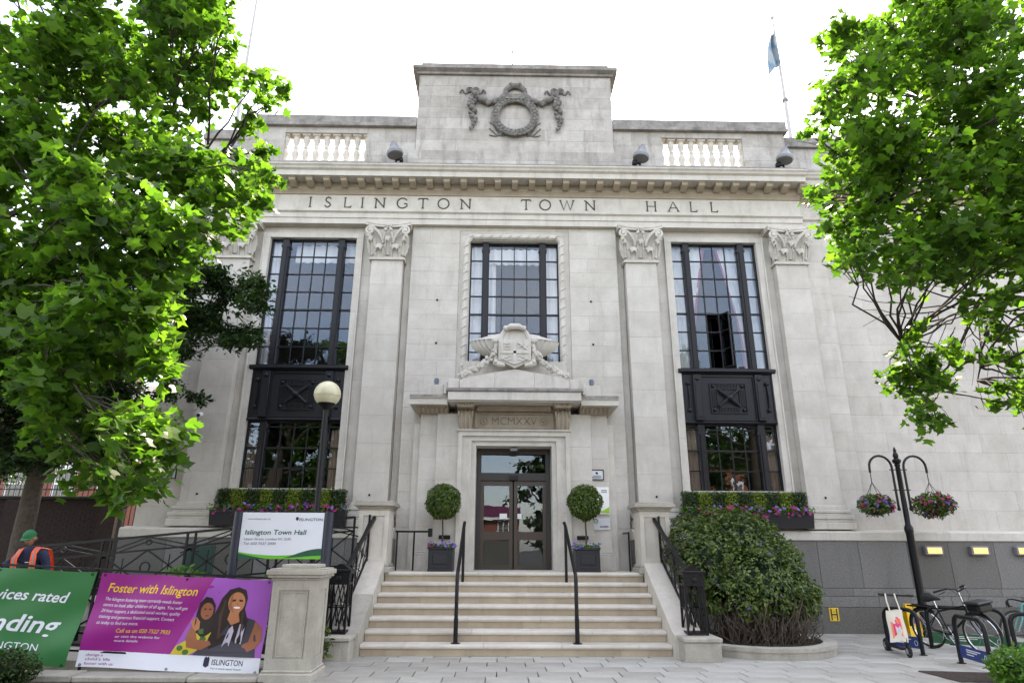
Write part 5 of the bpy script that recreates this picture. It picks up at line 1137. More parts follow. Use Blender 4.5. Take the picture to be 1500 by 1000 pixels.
for q in range(3):
    seg=arcp[q*6:q*6+7]; inn=[(4.58+(x-4.58)*.86,-2.35+(y+2.35)*.86) for x,y in seg]
    G().prism(seg+inn[::-1],'z',-.01,.115).build('kerb_stone',PIER,t); 
    s2=[(4.58+(x-4.58)*1.015,-2.35+(y+2.35)*1.015) for x,y in seg]; i2=[(4.58+(x-4.58)*.85,-2.35+(y+2.35)*.85) for x,y in seg]
    G().prism(s2+i2[::-1],'z',.118,.185).build('coping_stone',PIER,t)
G().prism([(4.58+1.25*math.cos(a),-2.35+1.3*math.sin(a)) for a in [2*PI*i/20 for i in range(20)]],'z',0,.13).build('soil',SOIL,t)
# small shrubs
def bush(x,y,z,rx,ry,rzz,n,size,mat,label,nm='shrub',shape=OVAL_SHAPE,group=None):
    t=thing(nm,label,'shrub',(x,y,z),group); P,D=ball_pts((0,0,0),1,n,.45); P=P*np.array([rx,ry,rzz])+np.array([x,y,z+rzz*.9]); P=P[P[:,2]>z]; 
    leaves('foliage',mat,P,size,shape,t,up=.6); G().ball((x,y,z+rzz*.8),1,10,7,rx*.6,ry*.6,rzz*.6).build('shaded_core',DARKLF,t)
    g=G()
    for i in range(9): a=i*.7; g.tube([(x,y,z),(x+rx*.5*math.cos(a),y+ry*.5*math.sin(a),z+rzz)],.012,4)
    g.build('stems',BARK,t); return t
bush(-7.02,-6.0,-.02,.50,.36,.26,2600,.05,DBOX,'dark clipped box bush in the bottom left corner before the green banner')
bush(6.82,-6.08,-.02,.36,.34,.29,1400,.07,FERN,'bright green leafy bush in the bottom right corner by the racks')
bush(-6.15,-3.2,.30,.52,.4,.62,700,.12,FERN,'bright leafy shrub just above the purple banner')
bush(-4.35,-3.0,.25,.45,.4,.62,650,.12,FERN,'bright leafy shrub between the sign post and the stone pier')
bush(-3.25,-4.35,0,.22,.28,.38,320,.09,BOX,'small dark shrub behind the stone pier by the left newel')
bush(-9.6,-3.0,.25,.9,.7,.55,1500,.12,DARKLF,'dark low shrub under the left-hand tree behind the man')

# ------------------------------------------------------------------ hanging baskets on their post
bx,by=8.98,-.75
t=thing('basket_post','tall black post with two curved arms for hanging baskets','post',(bx,by,0))
G().lathe([(.14,0),(.14,.08),(.11,.12),(.088,.5),(.082,1.0),(.08,2.15),(.094,2.2),(.094,2.27),(.058,2.35),(.052,3.65),(.068,3.68),(.045,3.72)],14,(bx,by,0)).build('post',IRON,t,smooth=True)
G().lathe([(.04,3.70),(.085,3.73),(.10,3.79),(.045,3.84),(.065,3.89),(.05,3.95),(.03,3.98),(.04,4.01),(.01,4.10)],12,(bx,by,0)).build('finial',IRON,t,smooth=True)
for s in (-1,1):
    g=G(); p=[(bx+s*.14,by,2.68),(bx+s*.14,by,3.62)]+[(bx+s*(.14+.265-.265*math.cos(a)),by,3.62+.27*math.sin(a)) for a in [PI*k/12 for k in range(1,12)]]+[(bx+s*.67,by,3.58),(bx+s*.67,by,3.50)]
    g.tube(p,.027,8); g.ball(p[0],.04,8,5); g.build('curved_arm',IRON,t,smooth=True)
g=G()
for z in (3.56,3.10): g.box(bx-.20,bx+.20,by-.02,by+.02,z,z+.02); 
g.build('cross_tie',IRON,t)
for s,l in ((-1,'hanging basket of magenta and violet flowers on the left arm of the post'),(1,'fuller hanging basket of magenta flowers on the right arm of the post')):
    x=bx+s*.67; y=by; zt=2.80; R=.37 if s<0 else .45
    t=thing('hanging_basket',l,'hanging basket',(x,y,3.55),'hanging baskets on the post')
    g=G(); g.tube([(x,y,3.51),(x,y,3.26)],.010,5)
    for k in range(4): a=k*PI/2+.5; g.tube([(x,y,3.28),(x+.27*math.cos(a),y+.27*math.sin(a),zt+.02)],.006,4)
    g.build('chain',IRON,t)
    G().lathe([(.10,-.26),(.2,-.2),(.27,-.06),(.28,.0)],14,(x,y,zt)).build('basket_bowl',PLANTER,t,smooth=True)
    P,D=ball_pts((x,y,zt),R,1700,.5,.62); P[:,2]-=.06*rng.random(len(P)); leaves('foliage',BOX if s>0 else SHRUB,P,.07,OVAL_SHAPE,t,up=.4)
    k=34 if s<0 else 62; P,D=ball_pts((x,y,zt),R*1.02,k,.12,.66); m_=(D[:,1]<.25); P=P[m_]; D=D[m_]; P[:,2]-=.03; flowers('magenta_flower',PETAL,P,.075,t,out=D*1.0)
    k=40 if s<0 else 26; P,D=ball_pts((x,y,zt),R*1.04,k,.12,.62); m_=(D[:,1]<.25); flowers('violet_flower',PETALV,P[m_],.07,t,out=D[m_])
# ------------------------------------------------------------------ cycle stands
BLUEP=flat('stand_blue_panel','22386f'); GREENP=flat('stand_green_panel','1f5a3a')
def rack(p,q,mat,label,h=.74,disabled=False):
    p=Vector((*p,0)); q=Vector((*q,0)); d=(q-p); L=d.length; d.normalize(); r=.16; up=Vector((0,0,1))
    t=thing('cycle_stand',label,'cycle stand',tuple((p+q)/2),'black cycle stands')
    pts=[p,p+up*(h-r)]+[p+d*(r-r*math.cos(a))+up*(h-r+r*math.sin(a)) for a in [PI/2*k/5 for k in range(1,6)]]+[q-d*(r-r*math.sin(a))*1+up*(h-r+r*math.cos(a)) for a in [PI/2*k/5 for k in range(0,5)]]+[q+up*(h-r),q]
    G().tube(pts,.036,10).build('hoop',IRON,t,smooth=True)
    g=G()
    for c in (p,q): g.lathe([(.07,0),(.07,.01),(.045,.015)],10,tuple(c))
    g.build('foot_plate',IRON,t)
    n=d.cross(up); g=G(); a=p+d*.03; b=q-d*.03; vs=[]
    for k in (-.006,.006):
        for e,z in ((a,.10),(b,.10),(b,.29),(a,.29)): v=e+n*k; vs.append((v.x,v.y,z))
    g.add(vs,[(0,1,2,3),(7,6,5,4),(0,4,5,1),(1,5,6,2),(2,6,7,3),(3,7,4,0)]); g.build('panel',mat,t)
    g=G()
    for u0,u1,z in ((.25,.75,.235),(.25,.62,.205),(.25,.5,.165)):
        for sd_ in (1,-1):
            A=a.lerp(b,u0)+n*.0075*sd_; B_=a.lerp(b,u1)+n*.0075*sd_; g.add([(A.x,A.y,z),(B_.x,B_.y,z),(B_.x,B_.y,z+.013),(A.x,A.y,z+.013)],[(0,1,2,3)])
    for sd_ in (1,-1):
        c=a.lerp(b,.9)+n*.0085*sd_; g.tube([(c.x+d.x*.03*math.cos(w_),c.y+d.y*.03*math.cos(w_),.19+.04*math.sin(w_)) for w_ in [k*PI/5 for k in range(10)]],.004,4,True)
    g.build('panel_print',WHITE,t)
rack((7.03,-2.62),(7.30,-3.20),BLUEP,'black cycle stand with a blue panel behind the kick scooter')
rack((7.42,-4.02),(7.28,-4.92),BLUEP,'nearest black cycle stand with a blue wheelchair panel by the drain grating')
rack((8.02,-2.35),(9.02,-3.05),GREENP,'black cycle stand with a green panel behind the black bicycle')
rack((8.62,-3.72),(9.55,-4.1),GREENP,'black cycle stand with a green panel at the right edge by the teal bicycle')
# ------------------------------------------------------------------ bicycles
def wheel(par,x,r,y=0):
    w_=G(); w_.tube([(x+r*math.cos(a),y,r+r*math.sin(a)) for a in [k*PI/16 for k in range(32)]],.019,6,True); o=w_.build('wheel',RUBBER,par,smooth=True,org=(0,0,0))
    g=G(); g.tube([(x+(r-.03)*math.cos(a),y,r+(r-.03)*math.sin(a)) for a in [k*PI/16 for k in range(32)]],.011,5,True); g.tube([(x,y-.05,r),(x,y+.05,r)],.022,8); g.build('rim',CHROME,o,org=(0,0,0))
    g=G()
    for k in range(24): a=k*PI/12; g.tube([(x,y+(.025 if k%2 else -.025),r),(x+(r-.03)*math.cos(a+.2*(k%2)),y,r+(r-.03)*math.sin(a+.2*(k%2)))],.0022,3)
    g.build('spokes',CHROME,o,org=(0,0,0))
def bicycle(label,frame,loc,rot,lean,drop=False,bag=False):
    t=thing('bicycle',label,'bicycle',(0,0,0)); r=.345; O=(0,0,0)
    wheel(t,-.53,r); wheel(t,.55,r)
    bb=(-.08,0,.28); st=(-.22,0,.74); hd=(.36,0,.82); hl=(.39,0,.66); g=G()
    for a,b,w_ in ((bb,st,.017),(bb,hl,.02),((-.2,0,.68),hd,.016),(hl,hd,.022)): g.tube([a,b],w_,8)
    for y in (-.05,.05): g.tube([bb,(-.53,y,r)],.010,6); g.tube([(-.2,0,.68),(-.53,y,r)],.009,6)
    g.build('frame',frame,t,smooth=True,org=O)
    g=G(); 
    for y in (-.05,.05): g.tube([hl,(.44,y,.55),(.55,y,r)],[.016,.014,.010],6)
    g.build('fork',frame,t,smooth=True,org=O)
    g=G(); g.tube([hd,(.32,0,1.06 if not drop else .86)],.014,8); g.tube([st,(-.25,0,.88)],.013,8); g.build('stem_and_post',CHROME,t,smooth=True,org=O)
    g=G()
    if drop: 
        for s in (-1,1): g.tube([(.34,0,.86),(.36,s*.19,.87),(.44,s*.21,.86),(.49,s*.21,.80),(.45,s*.21,.73),(.37,s*.21,.74)],.014,7)
    else:
        for s in (-1,1): g.tube([(.32,0,1.06),(.37,s*.10,1.12),(.32,s*.24,1.15),(.14,s*.34,1.10)],.014,7); g.tube([(.30,s*.2,1.14),(.45,s*.10,1.0),(.40,0,.8)],.005,4); 
    g.build('handlebar',IRON,t,smooth=True,org=O)
    g=G()
    for s in (-1,1): g.tube([(.22,s*.30,1.125),(.10,s*.355,1.085)] if not drop else [(.47,s*.21,.84),(.43,s*.21,.735)],.019,7); g.tube([(.28,s*.26,1.10),(.16,s*.31,1.04)] if not drop else [(.50,s*.21,.83),(.50,s*.20,.72)],.006,5)
    g.build('grip',RUBBER,t,org=O)
    g=G(); g.tube([(-.42,0,.92),(-.33,0,.925),(-.20,0,.91),(-.10,0,.905)],[.085,.09,.04,.02],8); o=g.build('saddle',RUBBER,t,smooth=True,org=O)
    g=G(); g.tube([(bb[0]+.09*math.cos(a),-.05,bb[2]+.09*math.sin(a)) for a in [k*PI/10 for k in range(20)]],.006,4,True); g.tube([(bb[0],-.06,bb[2]),(bb[0]+.1,-.07,bb[2]-.14)],.010,5); g.tube([(bb[0],.06,bb[2]),(bb[0]-.1,.07,bb[2]+.14)],.010,5); g.tube([(bb[0],-.05,bb[2]+.09),(-.53,-.05,r+.04)],.005,4); g.tube([(bb[0],-.05,bb[2]-.09),(-.53,-.05,r-.04)],.005,4); g.build('chainset',CHROME,t,org=O)
    g=G(); 
    for x,y,z in ((bb[0]+.1,-.11,bb[2]-.15),(bb[0]-.1,.11,bb[2]+.13)): g.box(x-.05,x+.05,y-.04,y+.04,z,z+.02)
    g.build('pedal',RUBBER,t,org=O)
    if not drop:
        for x in (-.53,.55):
            g=G(); g.tube([(x+(r+.03)*math.cos(a),0,r+(r+.03)*math.sin(a)) for a in [PI*(.02+.7*k/12)+(.28*PI if x<0 else .1) for k in range(13)]],.024,5); g.build('mudguard',IRON,t,org=O)
        g=G(); g.box(-.82,-.36,-.07,.07,.735,.75); 
        for y in (-.07,.07): g.tube([(-.53,y,r),(-.70,y,.73)],.006,4); g.tube([(-.82,y,.755),(-.36,y,.755)],.008,4)
        g.build('rear_rack',IRON,t,org=O)
    if bag:
        g=G(); g.cbox(.52,.78,-.19,.19,.74,.90,.04); g.build('front_box',IRON,t,org=O); G().cbox(.50,.80,-.20,.20,.88,.93,.02).build('front_box_lid',PLANTER,t,org=O)
    t.location=loc; t.rotation_euler=(lean,0,rot); return t
bicycle('black upright city bicycle with a large front box, leaning at the stands',IRON,(8.28,-2.72,0),math.radians(-73),math.radians(7),bag=True)
bicycle('teal road bicycle with dropped bars at the right edge of the picture',flat('teal_frame','4f9d99',.4),(10.14,-2.45,0),math.radians(186),math.radians(-5),drop=True)
# ------------------------------------------------------------------ kick scooter, tote bag, folding sign
t=thing('kick_scooter','black kick scooter parked upright by a stand with a tote bag on its bar','scooter',(0,0,0)); O=(0,0,0)
g=G(); g.tube([(0,0,.12),(0,.06,.62),(0,.10,1.0)],[.026,.022,.018],8); g.build('steering_column',IRON,t,smooth=True,org=O)
g=G(); g.tube([(-.27,.10,1.02),(.27,.10,1.0)],.014,8); g.build('handlebar',IRON,t,org=O); g=G(); g.tube([(-.30,.10,1.022),(-.19,.10,1.014)],.022,8); g.tube([(.19,.10,1.006),(.30,.10,.998)],.022,8); g.build('grip',RUBBER,t,org=O)
g=G(); g.cbox(-.07,.07,.10,.72,.10,.135,.01); g.build('deck',IRON,t,org=O)
for y in (-.04,.80):
    g=G(); g.tube([(0,y+.085*math.cos(a),.10+.085*math.sin(a)) for a in [k*PI/8 for k in range(16)]],.022,6,True); w_=g.build('wheel',RUBBER,t,smooth=True,org=O); G().tube([(-.03,y,.10),(.03,y,.10)],.05,10).build('hub',CHROME,w_,org=O)
g=G(); g.tube([(0,.72,.12),(0,.80,.20),(0,.88,.16)],.022,6); g.tube([(0,-.04,.12),(0,-.03,.22)],.03,6); g.build('mudguard',IRON,t,org=O)
t.location=(6.90,-3.42,0); t.rotation_euler=(0,0,math.radians(-6))
TOTE=flat('tote_canvas','d8d0c2',.9); TP=flat('tote_pink','e0447e',.9); TO=flat('tote_orange','f08a5a',.9); TB=flat('tote_pale_blue','a9c4dd',.9)
x0,y0=6.80,-3.38
t=thing('tote_bag','cream tote bag with a pink and orange print hanging on the scooter','tote bag',(x0,y0,.5))
def tote(u,v,k=0): # u -1..1, v 0..1
    wv=.165*(1-.10*v); return (x0+u*wv+.012*math.sin(v*6), y0-(.045+.03*(1-v))*math.cos(u*PI/2)*(1 if k>=0 else -1)-.0015*k-.012*math.sin(u*4+v*5)*(1-abs(u)), .26+.50*v+.012*math.sin(u*3)*v-.03*(1-v)*abs(u))
for sgn in (0,-1):
    g=G(); vs=[tote(-1+2*i/14,j/12,sgn) for j in range(13) for i in range(15)]; g.add(vs,[(j*15+i,j*15+i+1,j*15+i+16,j*15+i+15) for j in range(12) for i in range(14)]); g.build('bag_body',TOTE,t,smooth=True)
def tpoly(nm,mt,pts,k): 
    g=G(); n=len(pts); cx=sum(p[0] for p in pts)/n; cy=sum(p[1] for p in pts)/n; vs=[(cx,cy)]
    for r in (.33,.66,1): vs+=[(cx+(a-cx)*r,cy+(b-cy)*r) for a,b in pts]
    g.add([tote(a,b,k) for a,b in vs],[(0,1+i,1+(i+1)%n) for i in range(n)]+[(1+r*n+i,1+(r+1)*n+i,1+(r+1)*n+(i+1)%n,1+r*n+(i+1)%n) for r in (0,1) for i in range(n)]); g.build(nm,mt,t)
tpoly('bag_print_orange',TO,[(-.72,.1),(.45,.08),(.5,.72),(-.1,.80),(-.70,.66)],1); tpoly('bag_print_pink',TP,[(-.55,.2),(.2,.14),(.35,.6),(-.2,.72),(-.55,.58)],2); tpoly('bag_print_cream',TOTE,[(-.38,.28),(.12,.24),(.15,.5),(-.38,.52)],3); tpoly('bag_print_blue',TB,[(-.2,.32),(.06,.30),(.08,.44),(-.2,.45)],4); tpoly('bag_print_pink',TP,[(.02,.78),(.12,.80),(.34,.52),(.22,.46)],5)
g=G()
for u in (-.62,.62): p=tote(u,1); g.tube([p,(p[0]-.01,y0+.01,.92),(p[0]*.5+x0*.5+u*.06,-3.33,1.035)],.013,5)
g.build('bag_strap',TOTE,t)
YS=flat('warning_yellow','e3b41c',.5)
t=thing('folding_sign','yellow folding no parking sign standing on the ground by the granite wall','sign',(8.78,-.62,0))
g=G(); cx=8.78
for s in (-1,1):
    P=[(cx-.20,-.62+s*.17,.02),(cx+.20,-.62+s*.17,.02),(cx+.13,-.62+s*.02,.66),(cx-.13,-.62+s*.02,.66)]; Q=[(p[0],p[1]+s*.012,p[2]) for p in P]; g.add(P+Q,[(0,1,2,3),(7,6,5,4),(0,4,5,1),(1,5,6,2),(2,6,7,3),(3,7,4,0)])
g.build('panel',YS,t)
def fs_(x,z,k): return (x,-.62-.17+(.15/.64)*(z-.02)-.012-.0015*k,z)
for nm,c,r,k in (('red_ring','c4281f',.105,1),('blue_disc','27407f',.082,2)):
    g=G(); g.add([fs_(cx,.36,k)]+[fs_(cx+r*math.cos(a),.36+r*math.sin(a),k) for a in [i*PI/10 for i in range(20)]],[(0,1+i,1+(i+1)%20) for i in range(20)]); g.build(nm,flat(nm,c),t)
g=G(); g.add([fs_(cx-.068,.415,3),fs_(cx-.055,.43,3),fs_(cx+.068,.305,3),fs_(cx+.055,.29,3)],[(0,1,2,3)]); g.build('red_bar',bpy.data.materials['red_ring'],t)
CL_LEFT=[[-4.04,-7.45,7.13,0.18],[-6.26,-7.84,8.38,0.32],[-4.37,-7.62,6.65,0.38],[-6.15,-8.13,4.02,0.36],[-3.81,-9.27,2.63,0.22],[-6.12,-8.5,6.58,0.49],[-7.78,-8.45,9.62,0.42],[-4.92,-9.59,4.4,0.33],[-3.6,-10.08,3.57,0.23],[-7.18,-9.11,9.51,0.49],[-4.37,-7.97,8.23,0.29],[-4.01,-7.8,6.62,0.34],[-8.21,-7.46,9.03,0.37],[-5.48,-9.62,3.45,0.36],[-3.94,-9.08,5.08,0.37],[-7.48,-8.9,4.47,0.44],[-7.26,-9.17,4.8,0.39],[-6.39,-8.83,5.07,0.42],[-5.63,-8.81,5.41,0.41],[-4.46,-8.76,6.26,0.44],[-6.86,-8.36,6.09,0.36],[-3.92,-9.51,5.08,0.42],[-4.61,-8.21,8.36,0.45],[-6.52,-9.66,3.55,0.4],[-5.6,-9.15,4.0,0.48],[-5.14,-7.87,8.33,0.29],[-4.75,-7.65,5.73,0.37],[-6.98,-8.98,7.44,0.39],[-4.36,-8.73,8.51,0.31],[-7.92,-8.53,4.18,0.28],[-4.25,-9.48,2.94,0.43],[-5.69,-9.42,3.4,0.23],[-6.51,-9.3,3.54,0.33],[-5.15,-7.65,8.62,0.39],[-7.35,-8.2,6.38,0.48],[-6.52,-9.26,4.29,0.46],[-6.18,-9.51,3.41,0.22],[-5.91,-8.56,4.76,0.28],[-6.45,-8.51,4.16,0.42],[-5.05,-8.78,4.07,0.38],[-3.41,-9.99,2.48,0.18],[-4.43,-9.79,3.11,0.36],[-6.99,-8.56,5.53,0.4],[-5.57,-9.57,3.93,0.35],[-3.94,-9.39,5.93,0.43],[-6.63,-8.49,7.21,0.39],[-6.41,-9.65,4.42,0.42],[-6.93,-7.95,6.84,0.35],[-3.95,-9.15,2.84,0.4],[-3.31,-10.36,2.77,0.37],[-5.39,-8.8,5.68,0.35],[-6.21,-9.52,4.73,0.48],[-4.95,-8.32,9.15,0.44],[-6.96,-8.44,4.4,0.39],[-8.06,-8.85,7.37,0.44],[-5.31,-9.38,3.56,0.34],[-7.51,-8.34,5.72,0.38],[-6.07,-9.27,3.63,0.34],[-6.21,-7.7,6.87,0.38],[-5.63,-8.11,7.24,0.48],[-4.33,-9.25,5.27,0.38],[-5.4,-9.43,7.35,0.42],[-6.52,-7.58,9.18,0.48],[-6.36,-9.13,6.43,0.44],[-3.44,-9.16,5.57,0.41],[-4.24,-9.76,3.62,0.35],[-4.69,-9.4,7.04,0.4],[-6.08,-7.76,7.58,0.47],[-8.07,-8.43,4.34,0.28],[-4.91,-9.75,3.63,0.48],[-5.12,-9.27,5.27,0.38],[-5.57,-8.99,3.59,0.37],[-4.36,-9.36,8.15,0.37],[-6.69,-9.59,4.49,0.33],[-5.72,-8.97,9.89,0.46],[-5.63,-8.12,6.97,0.46],[-8.21,-9.16,7.56,0.38],[-6.18,-7.87,8.0,0.28],[-5.64,-8.05,8.4,0.36],[-4.13,-8.94,4.79,0.32],[-3.61,-10.23,3.94,0.31],[-5.72,-8.48,11.52,0.38],[-4.04,-9.36,3.81,0.26],[-5.63,-9.35,6.27,0.33],[-3.93,-9.58,4.7,0.43],[-6.62,-8.67,6.62,0.45],[-6.32,-9.78,3.35,0.2],[-6.86,-9.19,5.55,0.49],[-4.88,-9.75,4.03,0.46],[-6.11,-8.39,8.8,0.28],[-6.95,-9.01,4.36,0.48],[-3.96,-8.95,2.7,0.21],[-4.9,-9.66,4.7,0.3],[-6.86,-8.5,8.26,0.42],[-9.27,-7.67,6.98,0.34],[-7.98,-8.4,5.61,0.48],[-5.86,-9.57,8.61,0.37],[-7.7,-8.61,5.46,0.43],[-7.66,-7.41,8.26,0.31],[-4.83,-9.28,3.51,0.37],[-4.93,-8.43,9.36,0.39],[-4.71,-9.0,4.08,0.49],[-7.59,-8.65,4.27,0.39],[-8.11,-7.43,7.71,0.33],[-6.19,-8.51,3.75,0.44],[-4.16,-9.02,6.13,0.5],[-4.22,-10.27,3.2,0.35],[-6.46,-9.11,3.97,0.46],[-6.97,-8.84,7.89,0.34],[-5.27,-8.84,6.01,0.36],[-7.64,-9.14,5.88,0.36],[-4.02,-10.33,3.88,0.3],[-8.04,-9.55,7.97,0.39],[-5.85,-9.1,7.16,0.45],[-7.45,-8.37,7.38,0.32],[-8.09,-9.19,7.94,0.37],[-7.82,-8.59,5.83,0.31],[-6.95,-9.3,9.27,0.41],[-6.04,-8.48,5.13,0.37],[-4.86,-8.55,8.64,0.37],[-7.1,-9.4,5.14,0.43],[-4.69,-7.82,8.65,0.29],[-7.89,-8.57,7.68,0.38],[-4.49,-9.68,4.66,0.41],[-5.76,-8.84,7.9,0.36],[-5.7,-9.61,4.9,0.36],[-4.01,-10.23,4.72,0.31],[-8.06,-8.98,6.86,0.38],[-3.47,-8.79,6.26,0.2],[-3.95,-9.62,2.67,0.37],[-3.93,-9.37,4.53,0.32],[-5.36,-8.04,9.76,0.41],[-6.62,-8.1,4.76,0.4],[-4.23,-10.35,4.8,0.33],[-7.47,-8.34,4.91,0.32],[-6.44,-8.25,6.82,0.31],[-6.58,-7.84,7.01,0.42],[-4.53,-8.27,7.57,0.31],[-7.07,-9.27,4.55,0.31],[-5.58,-9.65,4.53,0.29],[-4.76,-8.54,6.95,0.3],[-5.54,-9.16,7.52,0.41],[-7.06,-9.04,6.04,0.33],[-4.56,-8.74,4.19,0.38],[-4.2,-10.38,3.46,0.38],[-5.47,-9.79,4.29,0.36],[-5.55,-9.58,7.63,0.44],[-4.66,-9.23,5.53,0.4],[-6.32,-7.73,9.36,0.49],[-5.64,-9.37,8.25,0.44],[-6.35,-9.34,8.7,0.43],[-6.52,-9.0,7.81,0.34],[-8.82,-8.3,6.38,0.35],[-5.04,-8.63,8.77,0.39],[-4.33,-9.32,8.55,0.35],[-7.59,-8.19,6.13,0.37],[-6.57,-8.43,5.5,0.33],[-7.04,-8.35,6.26,0.4],[-8.36,-8.06,7.28,0.46],[-7.26,-9.47,6.74,0.36],[-6.34,-8.2,4.27,0.46],[-3.46,-10.37,4.72,0.33],[-4.25,-9.59,7.9,0.37],[-4.5,-10.13,5.12,0.34],[-7.09,-7.63,8.45,0.47],[-5.31,-9.01,4.2,0.29],[-5.94,-8.07,8.14,0.28],[-5.94,-8.72,10.65,0.37],[-4.82,-8.85,8.76,0.35],[-4.62,-8.99,3.73,0.31],[-4.15,-9.52,5.62,0.31],[-6.99,-7.64,9.21,0.44],[-9.38,-8.3,7.81,0.22],[-4.81,-8.88,7.6,0.45],[-6.76,-8.25,6.56,0.33],[-7.06,-8.41,3.95,0.38],[-4.61,-7.58,8.74,0.24],[-5.34,-9.44,6.0,0.3],[-6.11,-8.73,4.39,0.38],[-3.93,-9.77,5.06,0.35],[-4.54,-9.21,8.43,0.32],[-5.37,-8.78,4.07,0.4],[-6.04,-8.45,6.33,0.31],[-6.49,-9.75,4.04,0.39],[-6.62,-8.44,4.87,0.32],[-3.59,-8.24,6.83,0.17],[-3.22,-8.93,5.68,0.17],[-3.42,-10.02,2.25,0.16],[-3.72,-9.49,4.02,0.13],[-3.69,-9.77,3.46,0.21],[-3.61,-9.56,3.49,0.14],[-3.88,-8.73,2.94,0.18],[-3.5,-9.78,2.33,0.21],[-3.94,-7.84,7.61,0.15],[-4.54,-8.24,9.52,0.22],[-3.29,-8.68,6.09,0.16],[-3.22,-9.11,7.22,0.16],[-3.86,-7.74,6.19,0.18],[-3.88,-9.49,8.23,0.22],[-3.69,-7.83,6.89,0.17],[-4.11,-8.82,8.38,0.21],[-3.72,-9.89,2.37,0.16],[-4.13,-9.18,2.36,0.17],[-3.86,-9.42,3.8,0.14],[-3.91,-9.26,3.97,0.15],[-3.49,-10.03,3.36,0.22],[-3.75,-9.71,3.66,0.16],[-3.86,-8.18,5.69,0.18],[-3.77,-8.28,8.03,0.16],[-3.85,-9.18,7.99,0.18],[-4.16,-8.89,2.37,0.13],[-4.24,-8.57,8.69,0.15],[-4.33,-7.99,8.74,0.18],[-4.17,-8.7,4.04,0.19],[-3.96,-7.44,8.47,0.15],[-3.9,-8.8,2.79,0.21],[-3.54,-9.85,3.58,0.16],[-2.89,-9.52,5.68,0.19],[-4.83,-8.74,2.87,0.15],[-3.66,-7.72,8.21,0.2],[-4.78,-7.8,9.58,0.15],[-3.63,-9.78,2.23,0.16],[-5.3,-9.14,3.25,0.13],[-3.7,-9.32,2.68,0.16],[-3.52,-10.06,3.9,0.21],[-3.6,-9.4,2.75,0.19],[-4.1,-9.01,3.91,0.13],[-4.71,-9.0,2.75,0.15],[-4.31,-8.35,8.86,0.14],[-3.32,-8.79,7.21,0.14],[-3.76,-8.27,7.25,0.2]]
